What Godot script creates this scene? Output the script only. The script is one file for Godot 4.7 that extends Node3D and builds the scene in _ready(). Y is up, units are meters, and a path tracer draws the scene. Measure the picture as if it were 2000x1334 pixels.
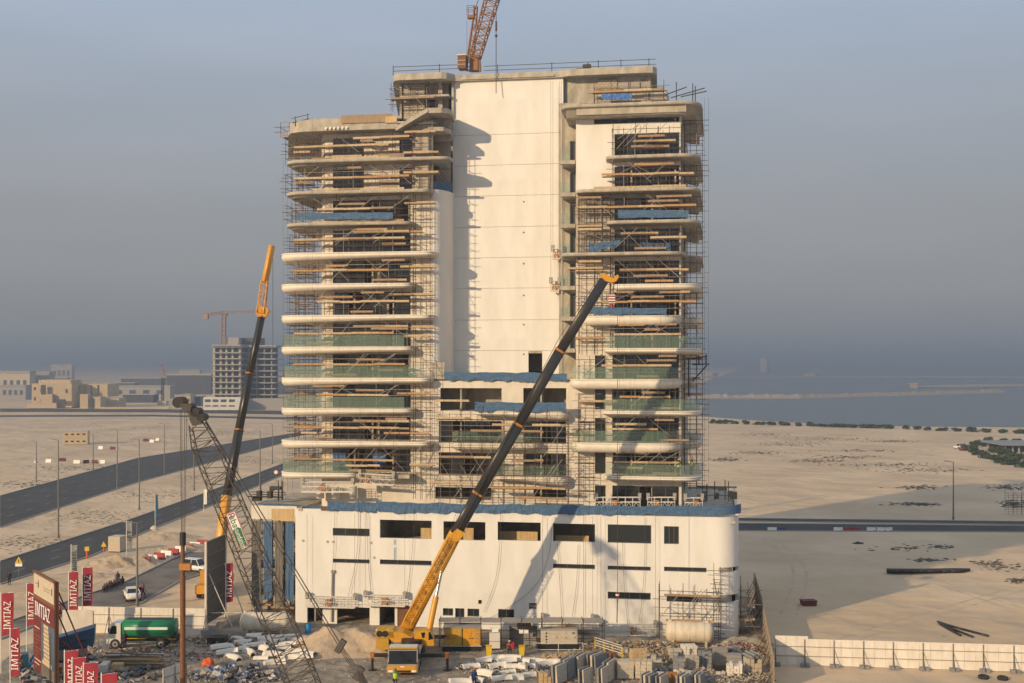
extends Node3D
# A tower under construction on a desert shore, morning haze. World axes follow the building: x along its front, z towards the camera side.
const F := 2400.0
const CX := 1000.0
const HY := 705.0
const YAW := 0.168
var cam_pos := Vector3(sin(YAW) * 130.0, 28.5, cos(YAW) * 130.0)
var fwd := Vector3(-sin(YAW), 0, -cos(YAW))
var rgt := Vector3(cos(YAW), 0, -sin(YAW))
var names := {}
var mats := {}
var rng := RandomNumberGenerator.new()
var ubox := BoxMesh.new()
var utube := CylinderMesh.new()
var utube_fine := CylinderMesh.new()
var tower: Node3D

func ray(px: float, py: float) -> Vector3:
	return fwd + rgt * ((px - CX) / F) - Vector3.UP * ((py - HY) / F)
func W(px: float, py: float, v: float) -> Vector3:      # on a plane parallel to the front, v metres behind the podium's face
	var r := ray(px, py)
	return cam_pos + r * ((-v - cam_pos.z) / r.z)
func G(px: float, py: float, y := 0.0) -> Vector3:      # on the ground (or a level y)
	var r := ray(px, py)
	return cam_pos + r * ((y - cam_pos.y) / r.y)
func D(px: float, py: float, d: float) -> Vector3:      # at a known depth
	return cam_pos + ray(px, py) * d

# ---------------------------------------------------------------- textures and materials
func noise_image(sd: int, freq: float, octaves: int, w := 256, h := 256) -> Image:
	var n := FastNoiseLite.new()
	n.seed = sd; n.frequency = freq; n.fractal_octaves = octaves
	n.noise_type = FastNoiseLite.TYPE_SIMPLEX_SMOOTH
	return n.get_seamless_image(w, h)
func tex(sd: int, c0: Color, c1: Color, freq := 0.02, octaves := 4, streak := 1, spots := 0.0, spot_color := Color.BLACK) -> ImageTexture:
	var a := noise_image(sd, freq, octaves, 256, 256 / streak)
	if streak > 1: a.resize(256, 256, Image.INTERPOLATE_CUBIC)
	var b := noise_image(sd + 7, 0.11, 3)
	var out := Image.create(256, 256, true, Image.FORMAT_RGB8)
	for y in 256:
		for x in 256:
			var t := clampf((a.get_pixel(x, y).r - 0.5) * 1.5 + 0.5, 0, 1) * 0.72 + b.get_pixel(x, y).r * 0.28
			var c := c0.lerp(c1, t)
			if spots > 0.0:
				var s := clampf((b.get_pixel((x * 3) % 256, (y * 3) % 256).r * a.get_pixel((x + 90) % 256, y).r - (1.0 - spots)) * 9.0, 0, 1)
				c = c.lerp(spot_color, s)
			out.set_pixel(x, y, c)
	out.generate_mipmaps()
	return ImageTexture.create_from_image(out)
func bump(sd: int, freq: float, octaves: int, strength: float) -> ImageTexture:
	var a := noise_image(sd, freq, octaves)
	a.convert(Image.FORMAT_RGBA8)
	a.bump_map_to_normal_map(strength)
	return ImageTexture.create_from_image(a)
func mat(called: String, c: Color, rough := 0.8, metal := 0.0, t: Texture2D = null, period := 4.0, nrm: Texture2D = null, nscale := 1.0) -> StandardMaterial3D:
	var m := StandardMaterial3D.new()
	m.albedo_color = c if t == null else Color.WHITE
	m.roughness = rough; m.metallic = metal
	if t or nrm:
		m.uv1_triplanar = true; m.uv1_world_triplanar = true
		m.uv1_scale = Vector3.ONE / period
	if t: m.albedo_texture = t
	if nrm:
		m.normal_enabled = true; m.normal_texture = nrm; m.normal_scale = nscale
	mats[called] = m
	return m
func lin(r: float, g: float, b: float) -> Color:
	return Color(r, g, b).linear_to_srgb()

# ---------------------------------------------------------------- nodes
func numbered(called: String) -> String:
	names[called] = names.get(called, -1) + 1
	return called if names[called] == 0 else "%s_%03d" % [called, names[called]]
func tag(o: Node, label: String, category: String, group := "", kind := "") -> void:
	if label: o.set_meta("label", label)
	if category: o.set_meta("category", category)
	if group: o.set_meta("group", group)
	if kind: o.set_meta("kind", kind)
func thing(called: String, label: String, category: String, at := Vector3.ZERO, turn := 0.0, group := "") -> Node3D:
	var o := Node3D.new()
	o.name = numbered(called); add_child(o)
	o.position = at; o.rotation.y = turn
	tag(o, label, category, group)
	return o
func node(called: String, parent: Node) -> Node3D:
	var o := Node3D.new(); o.name = called; parent.add_child(o, true); return o
func mesh(called: String, m: Mesh, material: Material, parent: Node = self, xf := Transform3D.IDENTITY) -> MeshInstance3D:
	var o := MeshInstance3D.new()
	o.mesh = m; o.material_override = material; o.transform = xf
	o.name = numbered(called) if parent == self else called
	parent.add_child(o, true)
	return o
func struct(called: String, m: Mesh, material: Material) -> MeshInstance3D:
	var o := mesh(called, m, material); o.set_meta("kind", "structure"); return o
func bx(called: String, c: Vector3, s: Vector3, material: Material, parent: Node, b := Basis.IDENTITY) -> MeshInstance3D:
	return mesh(called, ubox, material, parent, Transform3D(b * Basis.from_scale(s), c))
func tube_xf(a: Vector3, b: Vector3, r: float, r2 := -1.0) -> Transform3D:
	var d := b - a
	var y := d.normalized()
	var x := y.cross(Vector3.RIGHT if absf(y.x) < 0.9 else Vector3.BACK).normalized()
	var z := x.cross(y)
	return Transform3D(Basis(x * r, d, z * (r if r2 < 0 else r2)), (a + b) * 0.5)
func tb(called: String, a: Vector3, b: Vector3, r: float, material: Material, parent: Node, fine := false) -> MeshInstance3D:
	return mesh(called, utube_fine if fine else utube, material, parent, tube_xf(a, b, r))
func look(dir: Vector3, up := Vector3.UP) -> Basis:      # z axis along dir
	var z := dir.normalized()
	var x := up.cross(z).normalized()
	return Basis(x, z.cross(x), z)

# ---------------------------------------------------------------- mesh building
func mb(smooth := false) -> SurfaceTool:
	var st := SurfaceTool.new()
	st.begin(Mesh.PRIMITIVE_TRIANGLES)
	st.set_smooth_group(0 if smooth else 0xFFFFFFFF)
	return st
func fin(st: SurfaceTool) -> ArrayMesh:
	st.generate_normals()
	return st.commit()
func tri(st: SurfaceTool, a: Vector3, b: Vector3, c: Vector3) -> void:
	st.add_vertex(a); st.add_vertex(b); st.add_vertex(c)
func quad(st: SurfaceTool, a: Vector3, b: Vector3, c: Vector3, d: Vector3) -> void:   # corners clockwise as seen from outside
	tri(st, a, b, c); tri(st, a, c, d)
func abox(st: SurfaceTool, c: Vector3, s: Vector3, b := Basis.IDENTITY) -> void:
	var p := []
	for i in 8:
		p.append(c + b * (Vector3((i & 1) - 0.5, ((i >> 1) & 1) - 0.5, ((i >> 2) & 1) - 0.5) * s))
	quad(st, p[6], p[7], p[5], p[4]); quad(st, p[3], p[2], p[0], p[1])
	quad(st, p[2], p[6], p[4], p[0]); quad(st, p[7], p[3], p[1], p[5])
	quad(st, p[2], p[3], p[7], p[6]); quad(st, p[4], p[5], p[1], p[0])
func atube(st: SurfaceTool, a: Vector3, b: Vector3, r: float, n := 6, r2 := -1.0, caps := true) -> void:
	var y := (b - a).normalized()
	var x := y.cross(Vector3.RIGHT if absf(y.x) < 0.9 else Vector3.BACK).normalized()
	var z := x.cross(y)
	if r2 < 0: r2 = r
	for i in n:
		var t0 := TAU * i / n
		var t1 := TAU * (i + 1) / n
		var d0 := x * cos(t0) + z * sin(t0)
		var d1 := x * cos(t1) + z * sin(t1)
		quad(st, b + d0 * r2, b + d1 * r2, a + d1 * r, a + d0 * r)
		if caps:
			tri(st, a, a + d0 * r, a + d1 * r); tri(st, b, b + d1 * r2, b + d0 * r2)
func apath(st: SurfaceTool, pts: Array, r: float, n := 6) -> void:
	for i in pts.size() - 1: atube(st, pts[i], pts[i + 1], r, n)
func aprism(st: SurfaceTool, poly: PackedVector2Array, y0: float, y1: float) -> void:   # poly in (x, z)
	if Geometry2D.is_polygon_clockwise(poly): poly.reverse()
	var n := poly.size()
	for i in n:
		var a := poly[i]
		var b := poly[(i + 1) % n]
		quad(st, Vector3(a.x, y1, a.y), Vector3(a.x, y0, a.y), Vector3(b.x, y0, b.y), Vector3(b.x, y1, b.y))
	var ids := Geometry2D.triangulate_polygon(poly)
	for k in range(0, ids.size(), 3):
		var p := [poly[ids[k]], poly[ids[k + 1]], poly[ids[k + 2]]]
		if (p[1] - p[0]).cross(p[2] - p[0]) < 0: p = [p[0], p[2], p[1]]
		tri(st, Vector3(p[0].x, y1, p[0].y), Vector3(p[1].x, y1, p[1].y), Vector3(p[2].x, y1, p[2].y))
		tri(st, Vector3(p[0].x, y0, p[0].y), Vector3(p[2].x, y0, p[2].y), Vector3(p[1].x, y0, p[1].y))
func aface(st: SurfaceTool, poly: PackedVector2Array, xf: Transform3D, depth: float) -> void:   # poly in the xy plane of xf, thickness depth along its z
	if Geometry2D.is_polygon_clockwise(poly): poly.reverse()
	var n := poly.size()
	var p := func(i: int, z: float) -> Vector3: return xf * Vector3(poly[i % n].x, poly[i % n].y, z)
	for i in n:
		quad(st, p.call(i, depth), p.call(i + 1, depth), p.call(i + 1, 0.0), p.call(i, 0.0))
	var ids := Geometry2D.triangulate_polygon(poly)
	for k in range(0, ids.size(), 3):
		var a := ids[k]
		var b := ids[k + 1]
		var c := ids[k + 2]
		if (poly[b] - poly[a]).cross(poly[c] - poly[a]) > 0:
			var sw := b; b = c; c = sw
		tri(st, p.call(a, depth), p.call(b, depth), p.call(c, depth))
		tri(st, p.call(a, 0.0), p.call(c, 0.0), p.call(b, 0.0))
func wall_mesh(u0: float, u1: float, y0: float, y1: float, z_front: float, thick: float, holes: Array) -> ArrayMesh:
	# wall facing +z with rectangular openings [u0, u1, y0, y1], reveals included
	var xs := [u0, u1]
	var ys := [y0, y1]
	for h in holes:
		for i in 2:
			if h[i] > u0 and h[i] < u1: xs.append(h[i])
			if h[2 + i] > y0 and h[2 + i] < y1: ys.append(h[2 + i])
	xs.sort(); ys.sort()
	var nx := xs.size() - 1
	var ny := ys.size() - 1
	var solid := []
	for i in nx:
		var col := []
		for j in ny:
			var cx: float = (xs[i] + xs[i + 1]) * 0.5
			var cy: float = (ys[j] + ys[j + 1]) * 0.5
			var ok: bool = xs[i + 1] - xs[i] > 1e-4 and ys[j + 1] - ys[j] > 1e-4
			for h in holes:
				if cx > h[0] and cx < h[1] and cy > h[2] and cy < h[3]: ok = false
			col.append(ok)
		solid.append(col)
	var st := mb()
	var zf := z_front
	var zb := z_front - thick
	for i in nx:
		for j in ny:
			if not solid[i][j]: continue
			var x0: float = xs[i]; var x1: float = xs[i + 1]
			var b0: float = ys[j]; var b1: float = ys[j + 1]
			quad(st, Vector3(x0, b1, zf), Vector3(x1, b1, zf), Vector3(x1, b0, zf), Vector3(x0, b0, zf))
			quad(st, Vector3(x1, b1, zb), Vector3(x0, b1, zb), Vector3(x0, b0, zb), Vector3(x1, b0, zb))
			if i == 0 or not solid[i - 1][j]: quad(st, Vector3(x0, b1, zb), Vector3(x0, b1, zf), Vector3(x0, b0, zf), Vector3(x0, b0, zb))
			if i == nx - 1 or not solid[i + 1][j]: quad(st, Vector3(x1, b1, zf), Vector3(x1, b1, zb), Vector3(x1, b0, zb), Vector3(x1, b0, zf))
			if j == 0 or not solid[i][j - 1]: quad(st, Vector3(x0, b0, zf), Vector3(x1, b0, zf), Vector3(x1, b0, zb), Vector3(x0, b0, zb))
			if j == ny - 1 or not solid[i][j + 1]: quad(st, Vector3(x0, b1, zb), Vector3(x1, b1, zb), Vector3(x1, b1, zf), Vector3(x0, b1, zf))
	return fin(st)
func sheet(poly: PackedVector2Array, y: float) -> ArrayMesh:
	var st := mb()
	var ids := Geometry2D.triangulate_polygon(poly)
	for k in range(0, ids.size(), 3):
		var p := [poly[ids[k]], poly[ids[k + 1]], poly[ids[k + 2]]]
		if (p[1] - p[0]).cross(p[2] - p[0]) < 0: p = [p[0], p[2], p[1]]
		tri(st, Vector3(p[0].x, y, p[0].y), Vector3(p[1].x, y, p[1].y), Vector3(p[2].x, y, p[2].y))
	return fin(st)
func gpoly(px: Array) -> PackedVector2Array:             # [x0, y0, x1, y1 ...] in pixels, on the ground
	var q := PackedVector2Array()
	for i in range(0, px.size(), 2):
		var g := G(px[i], px[i + 1])
		q.append(Vector2(g.x, g.z))
	return q
func blob(sd: int, r: Vector3, rough := 0.25, n := 10, lower := 0.0) -> ArrayMesh:      # uneven rounded lump, base at y = 0
	var ns := FastNoiseLite.new()
	ns.seed = sd; ns.frequency = 0.9; ns.fractal_octaves = 3
	var st := mb(true)
	var p := func(i: int, j: int) -> Vector3:
		var th := PI * 0.5 * (1.0 - float(j) / n) if lower == 0.0 else PI * 0.5 - PI * (0.5 + lower * 0.5) * j / n
		var ph := TAU * (i % (n * 2)) / (n * 2)
		var d := Vector3(cos(th) * cos(ph), sin(th), cos(th) * sin(ph))
		return d * r * (1.0 + ns.get_noise_3dv(d * 1.3 + Vector3(sd, 0, 0)) * rough * 2.0)
	for j in n:
		for i in n * 2:
			quad(st, p.call(i, j), p.call(i + 1, j), p.call(i + 1, j + 1), p.call(i, j + 1))
	return fin(st)

# ================================================================ the scene
func _ready() -> void:
	rng.seed = 4711
	ubox.size = Vector3.ONE
	utube.top_radius = 1; utube.bottom_radius = 1; utube.height = 1; utube.radial_segments = 6; utube.rings = 1
	utube_fine.top_radius = 1; utube_fine.bottom_radius = 1; utube_fine.height = 1; utube_fine.radial_segments = 20; utube_fine.rings = 1
	camera_and_light()
	make_materials()
	make_ground()
	make_podium()
	make_tower()
	make_roof()
	make_scaffolds()
	make_cranes()
	make_site()
	make_street()
	make_far()

func camera_and_light() -> void:
	var cam := Camera3D.new()
	cam.name = "camera"
	add_child(cam)
	cam.position = cam_pos; cam.rotation.y = YAW
	cam.projection = Camera3D.PROJECTION_FRUSTUM
	cam.near = 0.5; cam.far = 20000.0
	cam.size = 0.5 * 1334.0 / F
	cam.frustum_offset = Vector2(0, 0.5 * (HY - 667.0) / F)
	cam.current = true
	var sky_img := Image.create(512, 512, false, Image.FORMAT_RGBF)
	# colour by elevation in degrees: haze at the horizon, paler blue above it, deeper blue towards the zenith
	var stops := [[-90.0, lin(0.24, 0.21, 0.17)], [-2.0, lin(0.285, 0.284, 0.280)], [1.0, lin(0.287, 0.287, 0.284)], [6.0, lin(0.335, 0.344, 0.354)], [11.0, lin(0.367, 0.402, 0.456)], [16.0, lin(0.40, 0.475, 0.59)], [30.0, lin(0.52, 0.61, 0.73)], [90.0, lin(0.53, 0.61, 0.73)]]
	var veil := FastNoiseLite.new()          # thin uneven layers of dust and high cloud, the same all round
	veil.seed = 77; veil.frequency = 1.0; veil.fractal_octaves = 4
	for y in 512:
		var el := 90.0 - 180.0 * (y + 0.5) / 512.0
		var c: Color = stops[0][1]
		for i in stops.size() - 1:
			if el >= stops[i][0]:
				c = (stops[i][1] as Color).lerp(stops[i + 1][1], clampf((el - stops[i][0]) / (stops[i + 1][0] - stops[i][0]), 0, 1))
		c = c.srgb_to_linear()
		for x in 512:
			var az := TAU * x / 512.0
			var e := deg_to_rad(el)
			var n := veil.get_noise_3d(cos(az) * cos(e) * 2.6, sin(e) * 16.0, sin(az) * cos(e) * 2.6)
			var f := 1.0 + 0.07 * n
			sky_img.set_pixel(x, y, Color(c.r * (f + 0.03 * n), c.g * f, c.b * (f - 0.015 * n)))
	var sm := PanoramaSkyMaterial.new()
	sm.panorama = ImageTexture.create_from_image(sky_img)
	var sky := Sky.new()
	sky.sky_material = sm
	var env := Environment.new()
	env.background_mode = Environment.BG_SKY
	env.sky = sky
	env.tonemap_mode = Environment.TONE_MAPPER_LINEAR
	env.tonemap_exposure = 1.0
	# dusty morning air: real haze that scatters mostly forwards, so that with the sun behind the camera it stays dim
	env.volumetric_fog_enabled = true
	env.volumetric_fog_density = 0.00065
	env.volumetric_fog_albedo = Color(0.88, 0.91, 0.95)
	env.volumetric_fog_anisotropy = 0.7
	env.volumetric_fog_length = 2000.0
	env.sdfgi_enabled = true; env.ssao_enabled = true; env.ssil_enabled = true
	var we := WorldEnvironment.new()
	we.name = "world_environment"; we.environment = env
	add_child(we)
	var sun := DirectionalLight3D.new()
	sun.name = "sun"
	add_child(sun)
	var az := deg_to_rad(45.0)
	var alt := deg_to_rad(18.0)
	var dir := (fwd * cos(az) + rgt * sin(az)) * cos(alt) - Vector3.UP * sin(alt)   # the way the light travels
	sun.look_at_from_position(Vector3.ZERO, dir)
	sun.light_energy = 1.52
	sun.light_color = Color(1.0, 0.875, 0.69)
	sun.light_angular_distance = 0.8
	sun.shadow_enabled = true

func make_materials() -> void:
	var nfine := bump(3, 0.08, 3, 3.0)
	var nsand := bump(5, 0.03, 5, 5.0)
	mat("white", Color.WHITE, 0.75, 0, tex(11, lin(0.62, 0.60, 0.56), lin(0.72, 0.70, 0.665), 0.014, 5, 4), 9.0)
	mat("cladding", lin(0.68, 0.61, 0.50), 0.55, 0, tex(12, lin(0.60, 0.545, 0.465), lin(0.70, 0.65, 0.57), 0.02, 3), 5.0)
	mat("render", Color.WHITE, 0.85, 0, tex(13, lin(0.56, 0.50, 0.42), lin(0.68, 0.63, 0.545), 0.02, 4, 4), 7.0)
	mat("concrete", Color.WHITE, 0.9, 0, tex(14, lin(0.28, 0.25, 0.20), lin(0.47, 0.43, 0.355), 0.02, 5, 2), 6.0, nfine, 0.4)
	mat("block", Color.WHITE, 0.95, 0, tex(16, lin(0.36, 0.31, 0.235), lin(0.52, 0.46, 0.36), 0.05, 4), 3.0)
	mat("mortar", lin(0.22, 0.19, 0.15), 0.95)
	mats.interior = mats.concrete
	mat("plywood", Color.WHITE, 0.8, 0, tex(18, lin(0.42, 0.29, 0.14), lin(0.56, 0.41, 0.22), 0.03, 4, 8), 2.0)
	for k in 4:
		var c: Color = [lin(0.46, 0.28, 0.125), lin(0.52, 0.38, 0.22), lin(0.34, 0.235, 0.145), lin(0.56, 0.45, 0.30)][k]
		mat("timber%d" % k, Color.WHITE, 0.75, 0, tex(20 + k, Color(c.r * 0.82, c.g * 0.8, c.b * 0.78), c, 0.03, 4, 8), 1.5)
	mat("rust_tube", Color.WHITE, 0.7, 0.3, tex(26, lin(0.05, 0.034, 0.028), lin(0.13, 0.078, 0.06), 0.05, 4), 1.0)
	mat("steel_tube", lin(0.28, 0.26, 0.24), 0.5, 0.6)
	mat("dark_steel", lin(0.035, 0.033, 0.032), 0.5, 0.5)
	mat("rope", lin(0.06, 0.05, 0.045), 0.8)
	mat("white_metal", lin(0.62, 0.58, 0.52), 0.5)
	mat("alu", lin(0.50, 0.48, 0.45), 0.4, 0.6)
	mat("net_blue", Color.WHITE, 0.75, 0, tex(28, lin(0.035, 0.085, 0.17), lin(0.075, 0.15, 0.27), 0.03, 4), 2.0, bump(29, 0.03, 4, 6.0), 0.8)
	mat("net_grey", Color.WHITE, 0.85, 0, tex(30, lin(0.10, 0.09, 0.08), lin(0.19, 0.17, 0.145), 0.03, 4, 4), 2.0, nfine, 0.5)
	mat("tarp_bright", lin(0.03, 0.12, 0.38), 0.5, 0, null, 1.0, bump(29, 0.03, 4, 6.0), 0.8)
	var g := mat("rail_glass", Color(0.50, 0.60, 0.52, 0.20), 0.02)
	g.transparency = BaseMaterial3D.TRANSPARENCY_ALPHA
	mat("window_glass", lin(0.02, 0.025, 0.03), 0.06)
	mat("frame", lin(0.10, 0.095, 0.09), 0.5, 0.3)
	mat("shadow_gap", lin(0.05, 0.05, 0.05), 0.9)
	mat("yellow", Color.WHITE, 0.42, 0, tex(31, lin(0.55, 0.25, 0.015), lin(0.64, 0.32, 0.025), 0.02, 4), 3.0)
	mat("yellow_dull", Color.WHITE, 0.6, 0, tex(32, lin(0.42, 0.23, 0.015), lin(0.52, 0.30, 0.025), 0.02, 4), 3.0)
	mat("boom_black", Color.WHITE, 0.35, 0.2, tex(33, lin(0.022, 0.021, 0.02), lin(0.04, 0.037, 0.034), 0.02, 4), 3.0)
	mat("black", lin(0.015, 0.015, 0.015), 0.5)
	mat("rubber", lin(0.02, 0.02, 0.021), 0.85)
	mat("chrome", lin(0.5, 0.5, 0.5), 0.2, 1.0)
	mat("rust", Color.WHITE, 0.85, 0.1, tex(34, lin(0.11, 0.045, 0.02), lin(0.26, 0.12, 0.055), 0.04, 4), 2.0)
	mat("rust_orange", Color.WHITE, 0.7, 0.1, tex(35, lin(0.26, 0.095, 0.02), lin(0.46, 0.21, 0.05), 0.05, 4), 2.0)
	mat("lattice_grey", Color.WHITE, 0.7, 0.2, tex(36, lin(0.045, 0.038, 0.032), lin(0.10, 0.085, 0.07), 0.05, 4), 2.0)
	mat("rust_brown", Color.WHITE, 0.75, 0.1, tex(63, lin(0.17, 0.075, 0.025), lin(0.33, 0.16, 0.055), 0.05, 4), 2.0)
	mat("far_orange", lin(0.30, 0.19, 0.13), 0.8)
	mat("red", lin(0.30, 0.025, 0.028), 0.6)
	mat("banner_red", lin(0.28, 0.012, 0.030), 0.7)
	mat("maroon", lin(0.12, 0.012, 0.015), 0.7)
	mat("white_paint", lin(0.76, 0.74, 0.70), 0.5)
	mat("green_paint", Color.WHITE, 0.35, 0, tex(37, lin(0.005, 0.14, 0.055), lin(0.01, 0.20, 0.085), 0.02, 4), 3.0)
	mat("sign_green", lin(0.01, 0.14, 0.05), 0.6)
	mat("blue_paint", lin(0.012, 0.075, 0.15), 0.45)
	mat("sky_blue", lin(0.02, 0.24, 0.55), 0.5)
	mat("orange", lin(0.60, 0.10, 0.015), 0.6)
	mat("hi_vis", lin(0.50, 0.62, 0.02), 0.7)
	mat("bin_yellow", lin(0.62, 0.42, 0.01), 0.6)
	mat("skin", lin(0.20, 0.10, 0.06), 0.6)
	mat("cloth_dark", lin(0.025, 0.025, 0.045), 0.9)
	mat("cloth_blue", lin(0.03, 0.05, 0.13), 0.9)
	mat("cloth_red", lin(0.25, 0.03, 0.06), 0.9)
	mat("cloth_grey", lin(0.12, 0.11, 0.12), 0.9)
	mat("car_white", lin(0.74, 0.73, 0.70), 0.25)
	mat("car_glass", lin(0.012, 0.014, 0.016), 0.05)
	mat("tip_orange", lin(0.38, 0.13, 0.02), 0.6)
	mat("tail_light", lin(0.30, 0.01, 0.01), 0.3)
	mat("lamp_steel", lin(0.16, 0.155, 0.15), 0.5, 0.3)
	mat("asphalt", Color.WHITE, 0.9, 0, tex(40, lin(0.022, 0.022, 0.023), lin(0.050, 0.047, 0.045), 0.01, 5), 24.0)
	mat("asphalt_dusty", Color.WHITE, 0.95, 0, tex(41, lin(0.10, 0.088, 0.075), lin(0.19, 0.165, 0.135), 0.015, 5), 18.0)
	mat("sand", Color.WHITE, 0.97, 0, tex(42, lin(0.46, 0.335, 0.21), lin(0.62, 0.465, 0.305), 0.012, 6), 110.0, nsand, 0.35)
	mat("site_dirt", Color.WHITE, 0.97, 0, tex(43, lin(0.17, 0.14, 0.11), lin(0.36, 0.30, 0.225), 0.02, 6), 14.0, nsand, 0.7)
	mat("sand_heap", Color.WHITE, 0.97, 0, tex(44, lin(0.36, 0.27, 0.18), lin(0.50, 0.385, 0.265), 0.03, 5), 6.0, nsand, 0.8)
	mat("road_paint", lin(0.22, 0.21, 0.195), 0.8)
	mat("kerb", lin(0.30, 0.27, 0.23), 0.9)
	var w := mat("water", lin(0.10, 0.115, 0.12), 0.4, 0, null, 30.0, bump(45, 0.04, 4, 2.0), 0.5)
	w.metallic_specular = 0.4
	mat("rock", Color.WHITE, 0.95, 0, tex(46, lin(0.21, 0.17, 0.135), lin(0.42, 0.345, 0.27), 0.05, 4), 12.0)
	mat("scrub", lin(0.055, 0.047, 0.032), 0.95)
	mat("shrub", Color.WHITE, 0.9, 0, tex(47, lin(0.03, 0.05, 0.022), lin(0.06, 0.085, 0.035), 0.06, 4), 2.0)
	mat("beige", Color.WHITE, 0.9, 0, tex(48, lin(0.46, 0.355, 0.225), lin(0.54, 0.43, 0.285), 0.02, 4), 12.0)
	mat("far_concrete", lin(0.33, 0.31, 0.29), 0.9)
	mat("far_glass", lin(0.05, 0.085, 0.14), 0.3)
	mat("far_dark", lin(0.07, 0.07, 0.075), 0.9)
	mat("fence_white", Color.WHITE, 0.6, 0, tex(49, lin(0.62, 0.56, 0.48), lin(0.76, 0.71, 0.63), 0.02, 4, 4), 5.0)
	mat("stone_pale", Color.WHITE, 0.8, 0, tex(50, lin(0.40, 0.34, 0.26), lin(0.56, 0.49, 0.39), 0.03, 4), 3.0)
	mat("stone_grey", Color.WHITE, 0.7, 0, tex(51, lin(0.16, 0.165, 0.17), lin(0.26, 0.265, 0.27), 0.03, 4), 3.0)
	mat("tank", Color.WHITE, 0.55, 0, tex(52, lin(0.48, 0.40, 0.29), lin(0.68, 0.60, 0.48), 0.02, 4, 4), 4.0)
	mat("sheet_grey", lin(0.30, 0.28, 0.26), 0.6, 0.3)

# ---------------------------------------------------------------- ground
func make_ground() -> void:
	var st := mb()
	quad(st, Vector3(-6000, 0, -9000), Vector3(6000, 0, -9000), Vector3(6000, 0, 250), Vector3(-6000, 0, 250))
	struct("ground", fin(st), mats.sand)
	struct("site_ground", sheet(gpoly([-120, 1400, 40, 1262, 150, 1238, 402, 1243, 480, 1200, 580, 1200, 900, 1218, 1445, 1228, 1462, 1180, 1480, 1180, 1520, 1400, 1400, 1460, 300, 1460]), 0.012), mats.site_dirt)
	struct("sea", sheet(PackedVector2Array([_g2(1200, 806), _g2(1380, 814), _g2(1500, 823), _g2(1700, 832), _g2(2000, 835), _g2(2600, 838), Vector2(5800, -2400), Vector2(5800, -8900), Vector2(250, -8900)]), 0.03), mats.water)
	road([0, 969, 270, 895, 558, 849, 700, 825], [0, 1031, 114, 993, 270, 942, 558, 864, 700, 838], mats.asphalt, 0.008)
	road([0, 1097, 252, 1016, 393, 966, 555, 905, 700, 860], [0, 1142, 180, 1086, 280, 1041, 420, 985, 560, 925, 700, 868], mats.asphalt, 0.008)
	road([0, 798, 300, 799, 600, 803], [0, 805, 300, 806, 600, 811], mats.asphalt, 0.008)
	road([0, 811, 300, 810, 600, 816], [0, 815, 300, 814, 600, 821], mats.asphalt, 0.008)
	road([0, 1221, 180, 1159, 241, 1139, 350, 1086, 420, 1062], [0, 1250, 120, 1203, 275, 1180, 350, 1136, 440, 1108], mats.asphalt_dusty, 0.008)
	road([1300, 1011, 1445, 1013, 2050, 1020], [1300, 1016, 1445, 1018, 2050, 1026], mats.asphalt, 0.008)
	road([1300, 1022, 1445, 1023, 2050, 1028], [1300, 1036, 1445, 1037, 2050, 1040], mats.asphalt, 0.008)
	lane_marks()

func _g2(px: float, py: float) -> Vector2:
	var g := G(px, py)
	return Vector2(g.x, g.z)
func road(up: Array, lo: Array, m: Material, y: float) -> void:
	var a := Array(gpoly(up))
	var b := Array(gpoly(lo)); b.reverse()
	struct("road", sheet(PackedVector2Array(a + b), y), m)
	for side in [gpoly(up), gpoly(lo)]:      # kerbs
		var st := mb()
		for i in side.size() - 1:
			var p := Vector3(side[i].x, 0.07, side[i].y)
			var q := Vector3(side[i + 1].x, 0.07, side[i + 1].y)
			abox(st, (p + q) * 0.5, Vector3(0.22, 0.16, p.distance_to(q)), look(q - p))
		struct("kerb", fin(st), mats.kerb)

func lane_marks() -> void:
	# broken lines along the two carriageways, between their measured edges
	for r in [[[0, 969, 270, 895, 558, 849], [0, 1031, 270, 942, 558, 864], 3], [[0, 1097, 252, 1016, 393, 966, 555, 905], [0, 1142, 252, 1054, 393, 996, 555, 927], 2]]:
		var a := gpoly(r[0])
		var b := gpoly(r[1])
		for k in r[2]:
			var t: float = (k + 1.0) / (r[2] + 1.0)
			var st := mb()
			for i in a.size() - 1:
				var p := a[i].lerp(b[i], t)
				var q := a[i + 1].lerp(b[i + 1], t)
				var n := int(p.distance_to(q) / 9.0)
				for j in n:
					var c := p.lerp(q, (j + 0.5) / n)
					abox(st, Vector3(c.x, 0.014, c.y), Vector3(0.2, 0.006, 3.0), look(Vector3(q.x - p.x, 0, q.y - p.y)))
			struct("road_marking", fin(st), mats.road_paint)

# ================================================================ the building
const VB := 2.3      # balcony edges
const VW := 4.5      # walls of the two wings
const VC := 8.5      # tall blank wall between them
var LF := [925.0, 862.0, 798.0, 738.0, 677.0, 615.0, 553.0, 492.0, 433.0, 371.0, 309.0]    # slab tops seen at the wing over the street side
var RF := [931.0, 866.0, 803.0, 741.0, 680.0, 616.0, 554.0, 491.0, 429.0, 366.0, 301.0]    # and at the wing over the shore side

func U(px: float, v: float) -> float:
	return W(px, HY, v).x
func hole(px0: float, px1: float, py0: float, py1: float, v: float) -> Array:
	var a := W(px0, py0, v)
	var b := W(px1, py1, v)
	return [a.x, b.x, b.y, W((px0 + px1) * 0.5, py0, v).y]

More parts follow.
